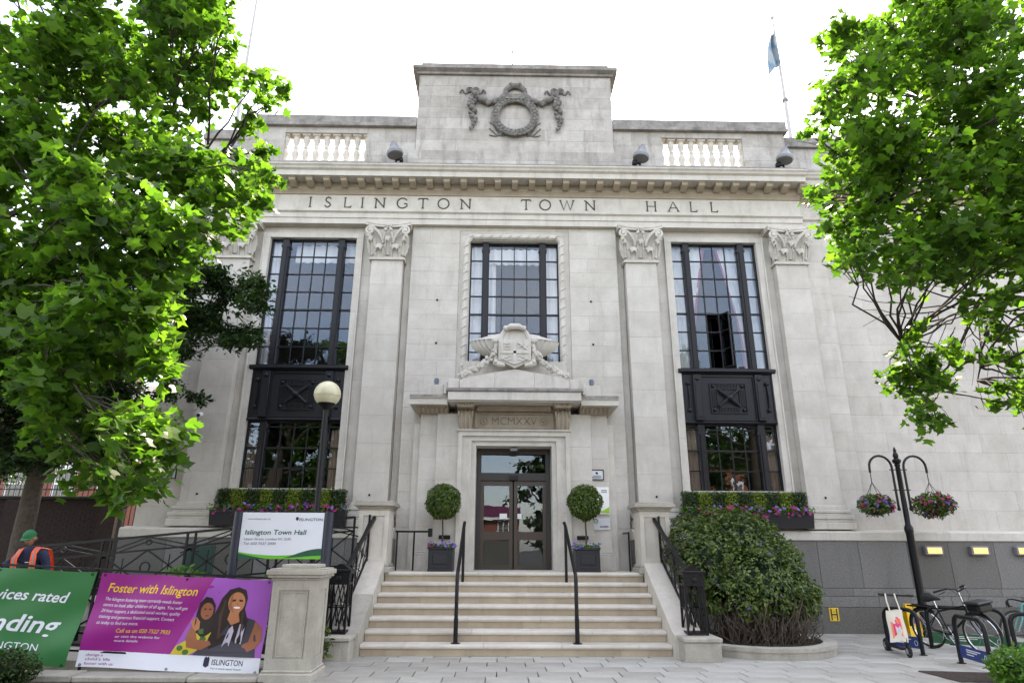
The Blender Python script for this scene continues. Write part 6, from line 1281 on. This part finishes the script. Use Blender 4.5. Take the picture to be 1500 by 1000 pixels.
CL_RIGHT=[[5.55,-8.99,6.26,0.49],[7.25,-9.64,7.1,0.44],[5.34,-9.39,7.64,0.5],[7.41,-7.8,5.16,0.48],[7.75,-8.55,5.56,0.42],[6.88,-9.18,6.03,0.48],[5.09,-9.72,4.39,0.27],[6.1,-7.67,8.84,0.5],[4.26,-8.68,7.27,0.23],[9.27,-7.64,7.28,0.49],[4.3,-9.22,6.25,0.4],[6.97,-7.69,7.87,0.47],[6.38,-9.48,7.66,0.32],[4.47,-9.09,5.19,0.5],[6.91,-8.76,4.56,0.38],[6.4,-8.01,5.4,0.44],[5.74,-9.23,9.31,0.3],[4.76,-8.66,5.12,0.33],[4.87,-9.59,5.02,0.4],[6.02,-7.88,6.86,0.45],[6.35,-9.01,6.42,0.34],[7.58,-7.81,6.92,0.28],[6.5,-9.54,10.52,0.49],[3.34,-9.56,5.7,0.16],[4.94,-9.07,8.72,0.25],[6.03,-8.84,11.96,0.3],[4.85,-9.12,6.03,0.33],[6.08,-8.26,9.97,0.42],[5.22,-9.79,4.72,0.48],[5.93,-8.05,5.46,0.31],[7.08,-8.6,4.47,0.22],[6.58,-7.87,6.09,0.29],[3.51,-9.5,4.88,0.23],[5.56,-8.72,6.33,0.39],[4.12,-8.5,5.44,0.28],[5.54,-9.34,5.38,0.4],[5.35,-8.05,6.89,0.33],[8.06,-8.47,7.75,0.36],[7.66,-8.77,4.84,0.46],[6.6,-9.6,4.06,0.4],[7.02,-7.91,6.49,0.47],[6.89,-9.27,5.68,0.39],[7.36,-7.65,7.79,0.46],[6.18,-8.62,9.17,0.39],[5.75,-8.2,5.55,0.35],[4.8,-8.1,6.5,0.4],[7.85,-8.55,6.51,0.35],[6.67,-7.81,7.0,0.39],[5.91,-7.83,7.64,0.35],[7.54,-9.08,7.73,0.49],[5.36,-8.46,6.97,0.46],[5.98,-9.14,6.73,0.31],[7.03,-8.35,5.88,0.41],[5.45,-9.28,6.72,0.41],[3.88,-9.21,5.24,0.49],[5.55,-8.31,5.37,0.36],[8.92,-7.79,5.96,0.38],[7.36,-8.37,7.29,0.36],[4.81,-9.04,7.84,0.28],[5.27,-8.51,5.91,0.38],[5.82,-7.68,9.67,0.42],[6.92,-8.59,5.14,0.49],[5.27,-9.71,9.81,0.47],[5.88,-8.9,10.62,0.39],[6.06,-8.57,5.37,0.32],[6.52,-9.63,9.17,0.49],[5.28,-9.05,6.93,0.41],[4.45,-9.3,4.82,0.27],[5.41,-9.51,10.05,0.41],[5.36,-9.39,5.04,0.48],[6.31,-9.14,4.4,0.29],[3.84,-9.15,5.62,0.35],[8.71,-7.72,4.81,0.45],[6.63,-9.4,9.83,0.42],[8.11,-9.34,7.42,0.25],[3.77,-9.53,6.21,0.42],[6.82,-9.19,7.7,0.38],[5.58,-9.39,5.78,0.39],[7.86,-7.83,7.42,0.44],[5.87,-9.21,6.3,0.44],[6.38,-7.66,7.34,0.49],[5.34,-9.75,9.09,0.3],[4.67,-7.79,6.47,0.37],[6.15,-8.4,6.28,0.44],[4.53,-9.05,6.17,0.35],[5.7,-8.23,6.99,0.36],[6.49,-9.55,5.05,0.44],[7.74,-9.0,5.23,0.25],[6.21,-9.0,9.51,0.36],[8.76,-8.22,6.95,0.5],[6.44,-9.16,9.11,0.42],[8.07,-8.14,7.42,0.34],[6.03,-9.11,5.36,0.31],[7.02,-7.78,6.94,0.46],[6.37,-8.77,9.15,0.32],[7.11,-7.94,9.45,0.38],[4.01,-8.81,6.79,0.31],[5.12,-9.51,8.56,0.43],[5.25,-9.31,8.25,0.4],[7.09,-8.75,7.21,0.36],[9.2,-7.61,6.49,0.31],[7.95,-8.15,6.78,0.45],[8.56,-8.14,4.89,0.25],[4.57,-8.37,7.04,0.4],[6.08,-9.73,5.98,0.3],[7.01,-8.94,6.16,0.44],[5.14,-9.63,7.86,0.47],[4.53,-9.65,5.08,0.33],[7.71,-8.23,7.58,0.44],[5.41,-9.33,7.12,0.43],[6.52,-8.89,6.78,0.42],[6.28,-9.15,6.72,0.44],[5.8,-7.61,6.12,0.37],[7.08,-9.51,5.28,0.37],[5.29,-8.97,7.83,0.3],[6.23,-8.82,7.99,0.44],[8.57,-7.9,5.36,0.46],[6.14,-9.38,9.61,0.44],[8.83,-8.36,6.78,0.37],[4.02,-9.6,4.75,0.41],[5.97,-8.42,9.33,0.32],[6.11,-8.87,7.42,0.33],[4.85,-8.6,5.36,0.48],[9.39,-8.21,7.81,0.33],[5.37,-9.42,9.52,0.44],[6.64,-8.93,9.34,0.28],[7.07,-9.09,4.64,0.42],[6.56,-8.24,8.21,0.3],[7.14,-9.05,7.53,0.37],[4.79,-7.95,7.39,0.38],[5.21,-8.25,6.89,0.32],[5.46,-9.24,10.74,0.25],[6.77,-8.16,5.02,0.38],[4.64,-8.87,6.83,0.4],[8.41,-8.75,7.0,0.3],[4.31,-9.02,6.42,0.48],[5.71,-9.34,8.92,0.38],[7.64,-9.28,5.99,0.32],[5.39,-9.79,6.48,0.3],[5.11,-8.25,5.78,0.3],[4.77,-9.42,7.27,0.44],[7.38,-8.28,8.94,0.32],[4.27,-9.5,6.44,0.3],[5.84,-9.42,5.99,0.43],[4.01,-9.49,6.47,0.36],[7.99,-9.0,6.42,0.33],[6.01,-9.67,10.82,0.33],[5.55,-9.51,7.06,0.28],[5.7,-8.8,7.61,0.39],[5.45,-9.66,4.37,0.29],[5.49,-9.15,8.49,0.41],[8.82,-7.9,6.38,0.34],[4.72,-9.29,5.15,0.3],[5.85,-7.72,9.16,0.42],[6.9,-8.49,9.12,0.5],[5.71,-8.62,8.53,0.34],[5.81,-9.71,8.86,0.35],[4.57,-8.36,8.73,0.22],[4.22,-8.41,6.31,0.3],[8.73,-7.97,7.34,0.31],[8.42,-8.54,5.8,0.25],[6.17,-8.56,7.17,0.43],[4.42,-7.95,5.86,0.29],[4.56,-9.7,5.64,0.41],[7.08,-9.1,5.02,0.31],[5.52,-8.53,7.88,0.34],[7.13,-9.09,4.11,0.24],[4.02,-9.74,7.04,0.44],[7.45,-8.07,6.5,0.47],[6.41,-8.52,5.5,0.28],[5.94,-9.11,9.47,0.43],[4.81,-9.65,5.79,0.29],[7.38,-7.96,4.81,0.2],[4.26,-9.17,7.66,0.38],[3.56,-9.39,5.89,0.24],[6.78,-8.08,9.02,0.38],[7.9,-8.2,4.9,0.35],[5.38,-9.65,5.14,0.29],[5.37,-9.14,5.11,0.35],[5.3,-9.71,8.76,0.43],[4.51,-8.95,7.66,0.39],[7.83,-7.99,6.41,0.42],[5.18,-8.94,8.37,0.41],[4.66,-7.65,5.95,0.32],[7.21,-8.27,5.04,0.35],[4.23,-7.8,6.51,0.17],[4.17,-8.47,6.93,0.18],[5.77,-7.77,5.39,0.13],[4.56,-8.69,8.58,0.19],[4.5,-8.1,9.0,0.18],[3.71,-9.75,6.95,0.13],[4.82,-7.74,8.44,0.14],[4.68,-7.6,8.17,0.14],[4.3,-8.17,5.2,0.15],[4.47,-7.87,8.43,0.13],[3.99,-9.66,7.6,0.19],[3.75,-9.17,7.26,0.14],[4.25,-8.95,4.81,0.15],[4.57,-8.1,8.99,0.19],[5.9,-8.44,4.73,0.17],[3.93,-8.71,5.12,0.16],[4.02,-9.13,8.25,0.18],[3.44,-9.1,5.35,0.12],[4.12,-9.04,8.23,0.2],[4.88,-8.78,8.73,0.22],[3.69,-9.05,7.02,0.21],[4.07,-9.05,8.24,0.19],[4.1,-7.89,7.61,0.14],[3.29,-9.66,4.65,0.13],[3.42,-9.55,6.47,0.13],[4.27,-9.0,8.31,0.16],[3.94,-9.24,7.29,0.16],[6.27,-7.79,5.04,0.2],[4.09,-8.9,8.01,0.21],[3.55,-9.39,6.88,0.14],[4.48,-8.45,8.41,0.17],[3.36,-9.61,6.76,0.18],[4.08,-8.2,6.15,0.16],[4.7,-9.1,4.7,0.13],[3.32,-9.49,6.23,0.14],[4.1,-7.92,6.55,0.12],[4.01,-7.84,6.45,0.12],[4.42,-8.28,8.09,0.17],[4.13,-8.32,6.89,0.18],[4.07,-9.08,4.81,0.14],[3.74,-9.22,7.23,0.13],[4.26,-8.32,8.06,0.18],[3.72,-8.93,5.44,0.21],[4.9,-9.24,4.36,0.17],[3.12,-9.58,5.5,0.16],[4.06,-7.89,7.53,0.15],[4.67,-8.53,3.21,0.12],[5.5,-7.92,4.24,0.18],[4.99,-8.18,4.05,0.23],[4.7,-7.97,3.86,0.18],[4.6,-8.38,4.1,0.21],[5.13,-8.31,4.15,0.14],[4.58,-8.53,3.38,0.28],[4.69,-8.31,3.85,0.29],[4.94,-8.55,4.07,0.15],[4.89,-8.24,3.79,0.3],[4.66,-8.15,3.9,0.29],[4.94,-7.93,3.99,0.2],[4.97,-7.91,3.6,0.25],[5.13,-8.04,3.77,0.19],[5.65,-8.23,3.49,0.14],[5.85,-8.2,3.68,0.13],[5.76,-8.12,3.66,0.14],[4.87,-8.16,4.36,0.16],[4.8,-8.48,4.35,0.1],[4.4,-8.33,3.76,0.11],[4.67,-7.99,3.69,0.14],[5.38,-8.36,4.03,0.16],[6.66,-7.84,4.54,0.16],[6.89,-7.53,3.55,0.22],[6.56,-7.67,3.61,0.22],[6.87,-7.37,3.91,0.25],[6.98,-7.17,3.39,0.12],[6.6,-7.62,4.26,0.12],[5.82,-8.35,4.45,0.2],[6.03,-8.0,4.41,0.19],[6.01,-8.58,3.54,0.16],[6.08,-8.44,3.39,0.15],[5.64,-8.27,4.6,0.13],[6.27,-7.92,3.67,0.18],[6.1,-8.08,4.05,0.21],[6.22,-7.66,4.92,0.19],[6.36,-8.11,4.54,0.13],[5.4,-8.56,4.5,0.12],[6.33,-7.94,3.86,0.13],[6.05,-8.47,3.73,0.19],[5.68,-8.47,4.05,0.13]]
CL_DARK=[[-12.23,-1.92,4.81,0.47],[-12.74,-2.67,6.17,0.48],[-11.82,-3.09,3.53,0.22],[-10.81,-1.59,7.72,0.32],[-10.83,-2.02,5.98,0.35],[-12.75,-2.15,3.91,0.26],[-7.4,-2.86,6.66,0.42],[-7.47,-1.37,7.05,0.35],[-9.59,-1.83,5.04,0.44],[-7.93,-1.36,7.78,0.36],[-11.16,-2.12,6.02,0.52],[-10.33,-1.61,7.4,0.36],[-8.62,-2.13,4.27,0.3],[-6.05,-2.46,6.08,0.32],[-12.77,-1.41,5.87,0.37],[-9.07,-2.05,8.68,0.26],[-9.06,-1.7,5.68,0.49],[-9.7,-3.08,3.4,0.27],[-8.66,-2.79,7.19,0.44],[-10.46,-2.98,4.0,0.29],[-8.23,-2.99,5.33,0.32],[-8.54,-1.41,4.83,0.36],[-10.52,-1.51,4.14,0.5],[-12.72,-1.91,5.45,0.36],[-7.12,-2.58,5.73,0.28],[-9.25,-1.85,6.18,0.28],[-9.26,-1.35,4.73,0.47],[-10.78,-2.17,3.51,0.34],[-10.28,-1.96,8.28,0.19],[-8.68,-1.71,7.04,0.37],[-6.67,-2.35,6.42,0.38],[-12.38,-2.13,6.78,0.45],[-10.99,-1.68,7.21,0.4],[-8.29,-1.56,7.7,0.5],[-12.58,-2.07,3.66,0.28],[-12.29,-2.74,4.69,0.38],[-8.66,-2.91,5.86,0.37],[-8.87,-1.84,5.1,0.51],[-10.85,-1.66,3.94,0.49],[-13.15,-2.31,6.74,0.36],[-10.59,-1.97,4.84,0.35],[-8.34,-1.76,8.77,0.27],[-8.27,-1.87,6.93,0.29],[-8.43,-2.54,3.65,0.31],[-13.8,-1.65,6.48,0.44],[-9.02,-2.69,4.57,0.44],[-11.76,-1.79,3.89,0.31],[-8.63,-2.02,5.97,0.38],[-9.85,-2.93,4.8,0.4],[-9.47,-2.73,3.61,0.4],[-10.3,-1.51,3.8,0.46],[-12.22,-1.86,4.16,0.46],[-10.58,-2.93,6.92,0.37],[-7.9,-2.26,7.27,0.33],[-11.0,-2.38,3.73,0.48],[-11.51,-1.95,5.39,0.49],[-12.66,-2.5,6.92,0.35],[-7.87,-2.09,5.61,0.3],[-9.43,-1.55,7.27,0.39],[-11.21,-2.33,4.73,0.47],[-10.02,-1.46,6.82,0.52],[-12.62,-2.33,4.94,0.52],[-6.16,-1.67,6.54,0.27],[-12.25,-1.86,4.45,0.5],[-7.38,-1.6,6.61,0.51],[-11.26,-2.06,4.01,0.31],[-12.01,-2.45,5.51,0.51],[-10.81,-1.84,4.99,0.4],[-6.23,-1.98,6.3,0.41],[-13.67,-1.99,6.8,0.34],[-8.79,-2.76,7.46,0.49],[-13.92,-1.49,5.97,0.3],[-8.26,-2.95,7.57,0.49],[-8.6,-2.84,8.22,0.28],[-8.91,-2.83,8.22,0.16],[-10.18,-3.07,6.42,0.45],[-7.35,-3.07,5.28,0.31],[-7.08,-3.16,5.76,0.31],[-9.12,-2.71,5.69,0.43],[-7.19,-2.79,7.58,0.37],[-9.96,-2.66,3.49,0.28],[-5.7,-3.09,6.87,0.44],[-9.39,-2.55,5.8,0.38],[-8.09,-2.48,5.66,0.42],[-9.76,-2.74,3.73,0.29],[-12.19,-2.52,6.22,0.35],[-8.55,-3.01,4.7,0.44],[-11.66,-1.61,4.71,0.41],[-9.41,-3.11,6.34,0.44],[-6.8,-2.33,4.83,0.25],[-8.75,-3.19,7.24,0.46],[-13.82,-1.41,6.87,0.3],[-7.07,-2.51,6.12,0.32],[-6.26,-1.93,7.36,0.49],[-10.55,-2.58,5.25,0.35],[-11.71,-3.19,5.88,0.29],[-12.34,-2.91,5.87,0.39],[-6.51,-2.17,7.34,0.35],[-5.47,-3.09,7.07,0.22],[-7.21,-2.62,4.92,0.36],[-12.08,-1.97,5.4,0.46],[-8.28,-2.89,4.05,0.48],[-7.06,-2.35,7.72,0.44],[-8.66,-2.72,5.29,0.32],[-11.77,-1.56,7.73,0.33],[-8.6,-2.63,5.7,0.3],[-8.39,-1.98,8.58,0.37],[-12.79,-1.93,4.56,0.28],[-9.97,-1.62,7.17,0.48],[-11.98,-2.2,4.98,0.3],[-10.03,-3.18,5.14,0.32],[-11.87,-2.69,4.14,0.41],[-10.57,-2.78,5.64,0.41],[-13.26,-1.69,6.96,0.33],[-7.28,-2.41,6.72,0.43],[-10.22,-3.06,3.52,0.38],[-11.97,-2.76,6.81,0.28],[-8.84,-2.57,7.18,0.48],[-11.77,-2.27,4.69,0.49],[-9.55,-2.71,6.89,0.31],[-11.26,-2.69,7.06,0.47],[-10.46,-3.2,4.55,0.3],[-10.43,-1.93,3.99,0.51],[-10.82,-2.91,3.63,0.35],[-10.56,-1.86,7.91,0.46],[-9.51,-2.47,7.49,0.28],[-10.04,-1.59,5.26,0.49],[-10.96,-2.3,5.44,0.33],[-11.64,-1.32,7.67,0.46],[-6.88,-1.99,6.71,0.32],[-13.11,-1.86,5.68,0.49],[-8.25,-2.38,6.75,0.29],[-8.87,-3.03,3.75,0.42],[-11.91,-2.81,4.87,0.47],[-7.7,-1.94,7.36,0.41],[-9.13,-3.02,5.38,0.32],[-8.97,-1.89,6.43,0.41],[-10.81,-1.53,7.04,0.51],[-6.84,-2.26,7.37,0.31],[-8.05,-2.07,6.76,0.5],[-6.92,-1.77,7.13,0.34],[-11.91,-2.19,3.86,0.46],[-13.85,-1.47,7.22,0.44],[-5.7,-2.75,7.14,0.36],[-9.57,-2.2,5.6,0.39],[-7.69,-2.47,5.82,0.36],[-9.15,-2.74,7.89,0.4],[-6.51,-1.51,6.4,0.33],[-6.76,-2.42,7.69,0.29],[-10.1,-3.0,7.43,0.26]]
# ------------------------------------------------------------------ trees
def spray_dirs(i):
    q=np.random.default_rng(1000+i); d=q.normal(size=(7,3)); d[:,2]=d[:,2]*.7-.15; return d/np.linalg.norm(d,axis=1,keepdims=True)
def pts_in(clumps,per,k=.55):
    P=[]
    for i,(x,y,z,r) in enumerate(clumps):
        n=max(8,int(per*(r/.45)**2)); d=spray_dirs(i); j=rng.integers(0,len(d),n); t=rng.random(n)**.8*1.12*r
        q=d[j]*t[:,None]; q[:,2]-=.10*t**2/r; P.append(np.array([x,y,z])+q+np.clip(rng.normal(size=(n,3)),-1.8,1.8)*r*.20)
    return np.vstack(P)
def limb(g,a,b,r0,r1,bend=.25,n=6,seed=0):
    rr=random.Random(seed); a=Vector(a); b=Vector(b); L=(b-a).length; pts=[]
    o=Vector((rr.uniform(-1,1),rr.uniform(-1,1),rr.uniform(.1,1)))*bend*L*.4
    for i in range(n+1): t=i/n; pts.append(a.lerp(b,t)+o*math.sin(PI*t)+Vector((rr.uniform(-1,1),rr.uniform(-1,1),rr.uniform(-1,1)))*.03*L*(0<i<n))
    g.tube(pts,[r0+(r1-r0)*i/n for i in range(n+1)],6); return pts
def tree(name,label,cat,base,top,rad,mains,clumps,leafmat_,leafobj,size,shape,per,singles=300,bark=BARK,twigmat=TWIG,extra=()):
    t=thing(name,label,cat,base); g=G(); b=Vector(base); tp=Vector(top)
    tr=[b+(tp-b)*i/8+Vector((.06*math.sin(i*1.3),.05*math.cos(i*1.7),0)) for i in range(9)]; g.tube([tr[0]-Vector((0,0,.1))]+tr,[rad*1.35]+[rad*(1.12 if i==0 else 1-.55*i/8) for i in range(9)],12); g.build('trunk',bark,t,smooth=True)
    nodes=list(tr[3:]); g=G()
    for i,(a,e,r) in enumerate(mains): nodes+=limb(g,a,e,r,r*.3,.18,8,i)[2:]
    g.build('limbs',bark if bark is not BARK else TWIG,t,smooth=True)
    g=G(); nv=np.array([n[:] for n in nodes])
    for i,(x,y,z,r) in enumerate(clumps):
        c=np.array([x,y,z]); j=np.argmin(((nv-c)**2).sum(1)+ (nv[:,2]>z+1.2)*4)
        p=limb(g,nv[j],c,.013+.005*random.random(),.006,.2,5,i)
        for q,d in enumerate(spray_dirs(i)):
            e=c+d*r*1.05; e[2]-=.10*r; limb(g,Vector(c) if q%2 else p[4],Vector(e),.005,.002,.12,3,i*7+q)
    for e in extra: limb(g,*e)
    o=g.build('twigs',twigmat,t); o['kind']='stuff'
    P=pts_in(clumps,per)
    if singles:
        d=((P-CAMP)**2).sum(1); rel=P-CAMP; zf=rel@np.array(F[:]); u=rel@np.array(R_[:])/zf; v=rel@np.array(U[:])/zf; vis=(zf>0)&(abs(u)<.80)&(abs(v)<.53); d[~vis]=1e9
        idx=np.argsort(d); one,rest_=idx[:singles],idx[singles:]
        T,Fc=leaf_template(shape); me=None; x,y,z=frames(P[one],.6,.4); bo=Vector(base)
        for i,k in enumerate(one):
            if me is None:
                g=G(); g.add([tuple(q) for q in T],Fc); o=g.build('leaf',leafobj,t,org=(0,0,0)); me=o.data
            else: o=bpy.data.objects.new('leaf',me); link(o,t)
            M4=Matrix((x[i],y[i],z[i])).transposed().to_4x4(); s_=size*random.uniform(.7,1.2); M4=Matrix.Translation(Vector(P[k])-bo)@M4@Matrix.Scale(s_,4); o.matrix_local=M4
        P=P[rest_]
    leaves('foliage',leafmat_,P,size,shape,t,up=.6,droop=.4); return t
tree('tulip_tree','bright green tulip tree whose leafy branches fill the upper left','tree',(-9.2,-8.6,-.05),(-8.6,-8.3,8.2),.26,
  [((-8.95,-8.5,5.2),(-5.7,-8.1,7.8),.10),((-8.9,-8.5,6.2),(-4.9,-7.5,8.9),.09),((-8.95,-8.5,4.4),(-5.4,-9.2,5.8),.08),((-9.0,-8.5,3.8),(-5.6,-9.4,4.2),.06),((-8.7,-8.4,7.5),(-5.4,-7.2,9.3),.06),((-5.7,-8.1,7.8),(-4.3,-7.9,7.0),.035)],
  CL_LEFT,TULIP,TULIPO,.118,TULIP_SHAPE,205)
tree('tulip_tree','green tulip tree overhanging from the right, with bare twigs below','tree',(9.4,-7.4,-.05),(9.0,-7.2,8.4),.28,
  [((9.2,-7.3,4.9),(6.1,-7.7,5.1),.075),((9.15,-7.3,5.4),(4.95,-8.0,6.3),.07),((9.15,-7.3,6.0),(5.5,-7.9,7.0),.07),((9.1,-7.3,6.8),(5.95,-8.1,7.9),.07),((9.0,-7.3,7.6),(6.6,-8.1,9.0),.055),((9.1,-7.3,6.4),(7.0,-9.2,7.6),.06),((6.3,-7.6,5.1),(5.35,-7.65,3.75),.032),((6.6,-7.55,5.15),(5.9,-7.7,3.9),.028),((6.0,-7.6,5.05),(5.0,-7.7,4.4),.022)],
  CL_RIGHT,TULIP,TULIPO,.108,TULIP_SHAPE,150,
  extra=[((6.1,-7.6,5.05),(4.75,-7.6,5.5),.012,.003,.25,6,1),((5.9,-7.6,4.95),(4.45,-7.6,5.1),.011,.003,.25,6,2),((5.7,-7.6,4.9),(4.55,-7.65,4.65),.010,.003,.3,6,3),((5.4,-7.6,4.7),(4.55,-7.6,4.9),.008,.002,.3,6,4),((6.3,-7.6,5.0),(5.9,-7.7,3.6),.012,.003,.3,6,5),((6.0,-7.6,4.8),(6.4,-7.7,3.3),.010,.003,.3,6,6),((6.5,-7.6,5.0),(6.7,-7.6,3.4),.010,.003,.3,6,7),((5.8,-7.6,4.6),(5.2,-7.6,3.6),.010,.003,.3,6,8),((6.6,-7.6,5.1),(6.2,-7.5,4.0),.010,.003,.3,6,9)]+
        [((5.4+.08*i,-7.6-.05*(i%4),4.9-.05*i),(5.0+.13*i,-7.6+.1*(i%3),4.35-.09*(i*5%7)),.006,.002,.35,5,40+i) for i in range(12)])
rr=random.Random(9); CL_LOW=[(-11.2-4.8*rr.random(),-1.4+3.2*rr.random(),3.75+2.6*rr.random()**1.4,rr.uniform(.35,.55)) for i in range(46)]+[(-9.5-1.6*rr.random(),.8+1.6*rr.random(),4.0+2.2*rr.random(),.4) for i in range(8)]
tree('broadleaf_tree','dark small-leaved tree between the left tulip tree and the town hall','tree',(-10.75,-1.0,-.05),(-10.6,-1.0,8.0),.23,
  [((-10.72,-1,3.1),(-9.2,-.9,6.0),.09),((-10.7,-1,3.4),(-8.6,-1.4,7.2),.09),((-10.72,-1,2.9),(-12.3,-1.2,5.2),.09),((-10.7,-1,4.4),(-7.9,-1.2,7.9),.07),((-10.7,-1,3.6),(-8.6,-1.6,5.4),.06),((-10.7,-1,5),(-11.8,-1,9),.07)],
  CL_DARK+CL_LOW,DARKLF,DARKLF,.11,OVAL_SHAPE,620,singles=0)
# trees and a brick terrace across the street (they show in the window panes)
rr=random.Random(21)
for i,(x,y,h,l) in enumerate(((-17,-33,13,'tall street tree across the road on the left'),(-8,-35,12.5,'tall street tree across the road opposite the left window'),(3.6,-34,10.5,'street tree across the road opposite the door'),(14,-33,13,'tallest street tree across the road, opposite the right window'),(23,-36,13,'street tree across the road at the far right'))):
    cl=[]
    for k in range(34):
        a=rr.uniform(0,2*PI); q=rr.random()**.6; zc=rr.uniform(.28,.97); w_=h*.27*math.sin(PI*min(1,(zc-.2)/.8*.93+.05))**.7; cl.append((x+w_*q*math.cos(a),y+w_*q*math.sin(a),h*zc,rr.uniform(1.0,1.7)))
    tree('street_tree',l,'tree',(x,y,-.05),(x,y,h*.8),.3,[((x,y,h*.3),(x+2.5*math.cos(k*1.9),y+2.5*math.sin(k*1.9),h*(.5+.07*k)),.09) for k in range(5)],cl,DARKLF,DARKLF,.42,TULIP_SHAPE,11,singles=0)
def house(name,label,x0,x1,y,z1,wallm,face,floors,wx,fascia=False,chim=True):
    t=thing(name,label,'house',((x0+x1)/2,y,0)); d=face  # face: -1 looks to -Y, +1 looks to +Y
    ya,yb=sorted((y,y-d*7)); G().box(x0,x1,ya,yb,-.1,z1).build('wall',wallm,t)
    yy=y
    for zf in floors:
        n=int((x1-x0)/wx)
        for k in range(n):
            c=x0+(k+.5)*(x1-x0)/n; f=G()
            for a,b,e,h in ((c-.55,c-.45,zf,zf+1.6),(c+.45,c+.55,zf,zf+1.6),(c-.45,c+.45,zf+1.5,zf+1.6),(c-.45,c+.45,zf,zf+.1),(c-.45,c+.45,zf+.77,zf+.84),(c-.025,c+.025,zf+.1,zf+1.5)): f.box(a,b,min(yy,yy+d*.08),max(yy,yy+d*.08),e,h)
            f.box(c-.7,c+.7,min(yy,yy+d*.12),max(yy,yy+d*.12),zf-.16,zf-.002); f.box(c-.7,c+.7,min(yy,yy+d*.07),max(yy,yy+d*.07),zf+1.602,zf+1.85)
            w_=f.build('window',WHITE,t); G().box(c-.45,c+.45,min(yy,yy+d*.03),max(yy,yy+d*.03),zf+.1,zf+1.5).build('pane',FLOODG,w_)
    if fascia: G().box(x0,x1,yy,yy+.2,0,2.45).build('dark_reflection_band',FLOODG,t)  # unseen dark band, added to darken low reflections in the door panes
    if fascia: G().box(x0-.1,x1+.1,min(yy,yy+d*.35),max(yy,yy+d*.35),z1-.9,z1+.05).build('fascia',PURPLE,t); G().box(x0-.1,x1+.1,min(yy,yy+d*.30),max(yy,yy+d*.30),z1-1.15,z1-.9).build('cornice',WHITE,t)
    g=G(); ym=(ya+yb)/2; g.prism([(ya-.2,z1),(yb+.2,z1),(ym,z1+(.3 if fascia else 1.6))],'x',x0-.1,x1+.1); r=g.build('roof',M('slate_roof',(.07,.07,.08),.8) if 'slate_roof' not in bpy.data.materials else bpy.data.materials['slate_roof'],t)
    if chim: G().box(x0+.6,x0+1.8,ym-.4,ym+.4,z1+.4,z1+2.8).build('chimney',REDB,r)
    return t
house('shop_building','low red brick shop building with a purple fascia across the street',-14,1.5,-47,5.5,REDB,1,(2.75,),3.0,True)
house('terraced_house','tall red brick terrace across the street behind the trees',7,34,-50,9.5,REDB,1,(.9,3.8,6.7),2.6)
house('terraced_house','grey brick terrace across the street on the left',-40,-15,-50,9.0,M('grey_brick',(.20,.17,.15),.9),1,(.9,3.8,6.4),2.6)
# ------------------------------------------------------------------ left background: brick wall with railing, gate, houses behind
t=thing('brick_wall','brick garden wall coloured for tree shade, with a flat coping behind the left tree','wall',(-14,3,0))
G().box(-24,-11.05,3.012,3.3,0,3.02).build('mortar_core',MORTAR,t)
rr=random.Random(2); nb=0; g=G()
for r in range(40):
    for k in range(60):
        x=-11.06-.225*k-(.112 if r%2 else 0); z=.005+.075*r; b=(x-.215,x,3.0+rr.uniform(-.003,.003),3.10,z,z+.065)
        if nb<280 and z>1.55 and -15.5<x<-11.6 and r%2==0: G().box(*b).build('brick',BRICK,t); nb+=1
        else: g.box(*b)
o=g.build('brick_mass',BRICK,t); o['kind']='stuff'; G().cbox(-24,-11.0,2.92,3.38,3.02,3.12,.02).build('coping',MORTAR,t)
for x in (-20.5,-17.2,-13.9,-11.3): G().box(x-.25,x+.25,2.88,2.999,0,3.02).build('buttress',BRICK,t)
t=thing('wall_railing','black spiked railing standing on the shade-coloured brick wall','railing',(-14,3.15,3.12))
g=G(); g.box(-24,-11.1,3.13,3.17,3.30,3.33); g.box(-24,-11.1,3.13,3.17,4.0,4.03); g.build('rail',IRON,t)
k=0; bmesh_=None
for i in range(84):
    x=-11.2-.15*i
    if bmesh_ is None:
        g=G(); g.tube([(0,0,0),(0,0,.98)],.014,4); g.tube([(0,0,.98),(0,0,1.0),(0,0,1.10)],[.014,.026,.003],4); o=g.build('railing_bar',IRON,t,org=(0,0,0)); bmesh_=o.data
    else: o=bpy.data.objects.new('railing_bar',bmesh_); link(o,t)
    o.location=(x+14,0,0)
t=thing('iron_gate','dark iron gate between the brick wall and the town hall','gate',(-10.05,3,0))
g=G(); 
for x in (-10.95,-9.15): g.box(x-.05,x+.05,2.95,3.05,0,3.0)
g.box(-10.9,-9.2,2.97,3.03,.1,.16); g.box(-10.9,-9.2,2.97,3.03,1.5,1.56); g.box(-10.9,-9.2,2.985,2.999,.16,1.5); g.build('gate_frame',IRON,t)
for i in range(14): G().tube([(-10.85+.126*i,3.0,1.5),(-10.85+.126*i,3.0,2.85+.35*math.sin(PI*(i+.5)/14))],.014,4).build('gate_bar',IRON,t)
g=G(); g.tube([(-10.9+1.7*i/12,3.0,2.80+.35*math.sin(PI*i/12)) for i in range(13)],.02,4); g.build('arched_rail',IRON,t)
for i,x in enumerate((-30,-23.2,-16.4)):
    house('terraced_house',('red brick house with white windows behind the railing at the far left','middle red brick house behind the shade-coloured wall and tree','red brick house glimpsed next to the town hall corner')[i],x,x+6.7,17,8.8+.2*i,REDB,-1,(.8,3.9,6.6),2.2)
bush(-10.1,4.6,0,1.0,.6,1.3,1500,.14,DARKLF,'added dark bush backing that darkens the gap behind the iron gate')  # bush added as a dark backing so the gate gap reads dark
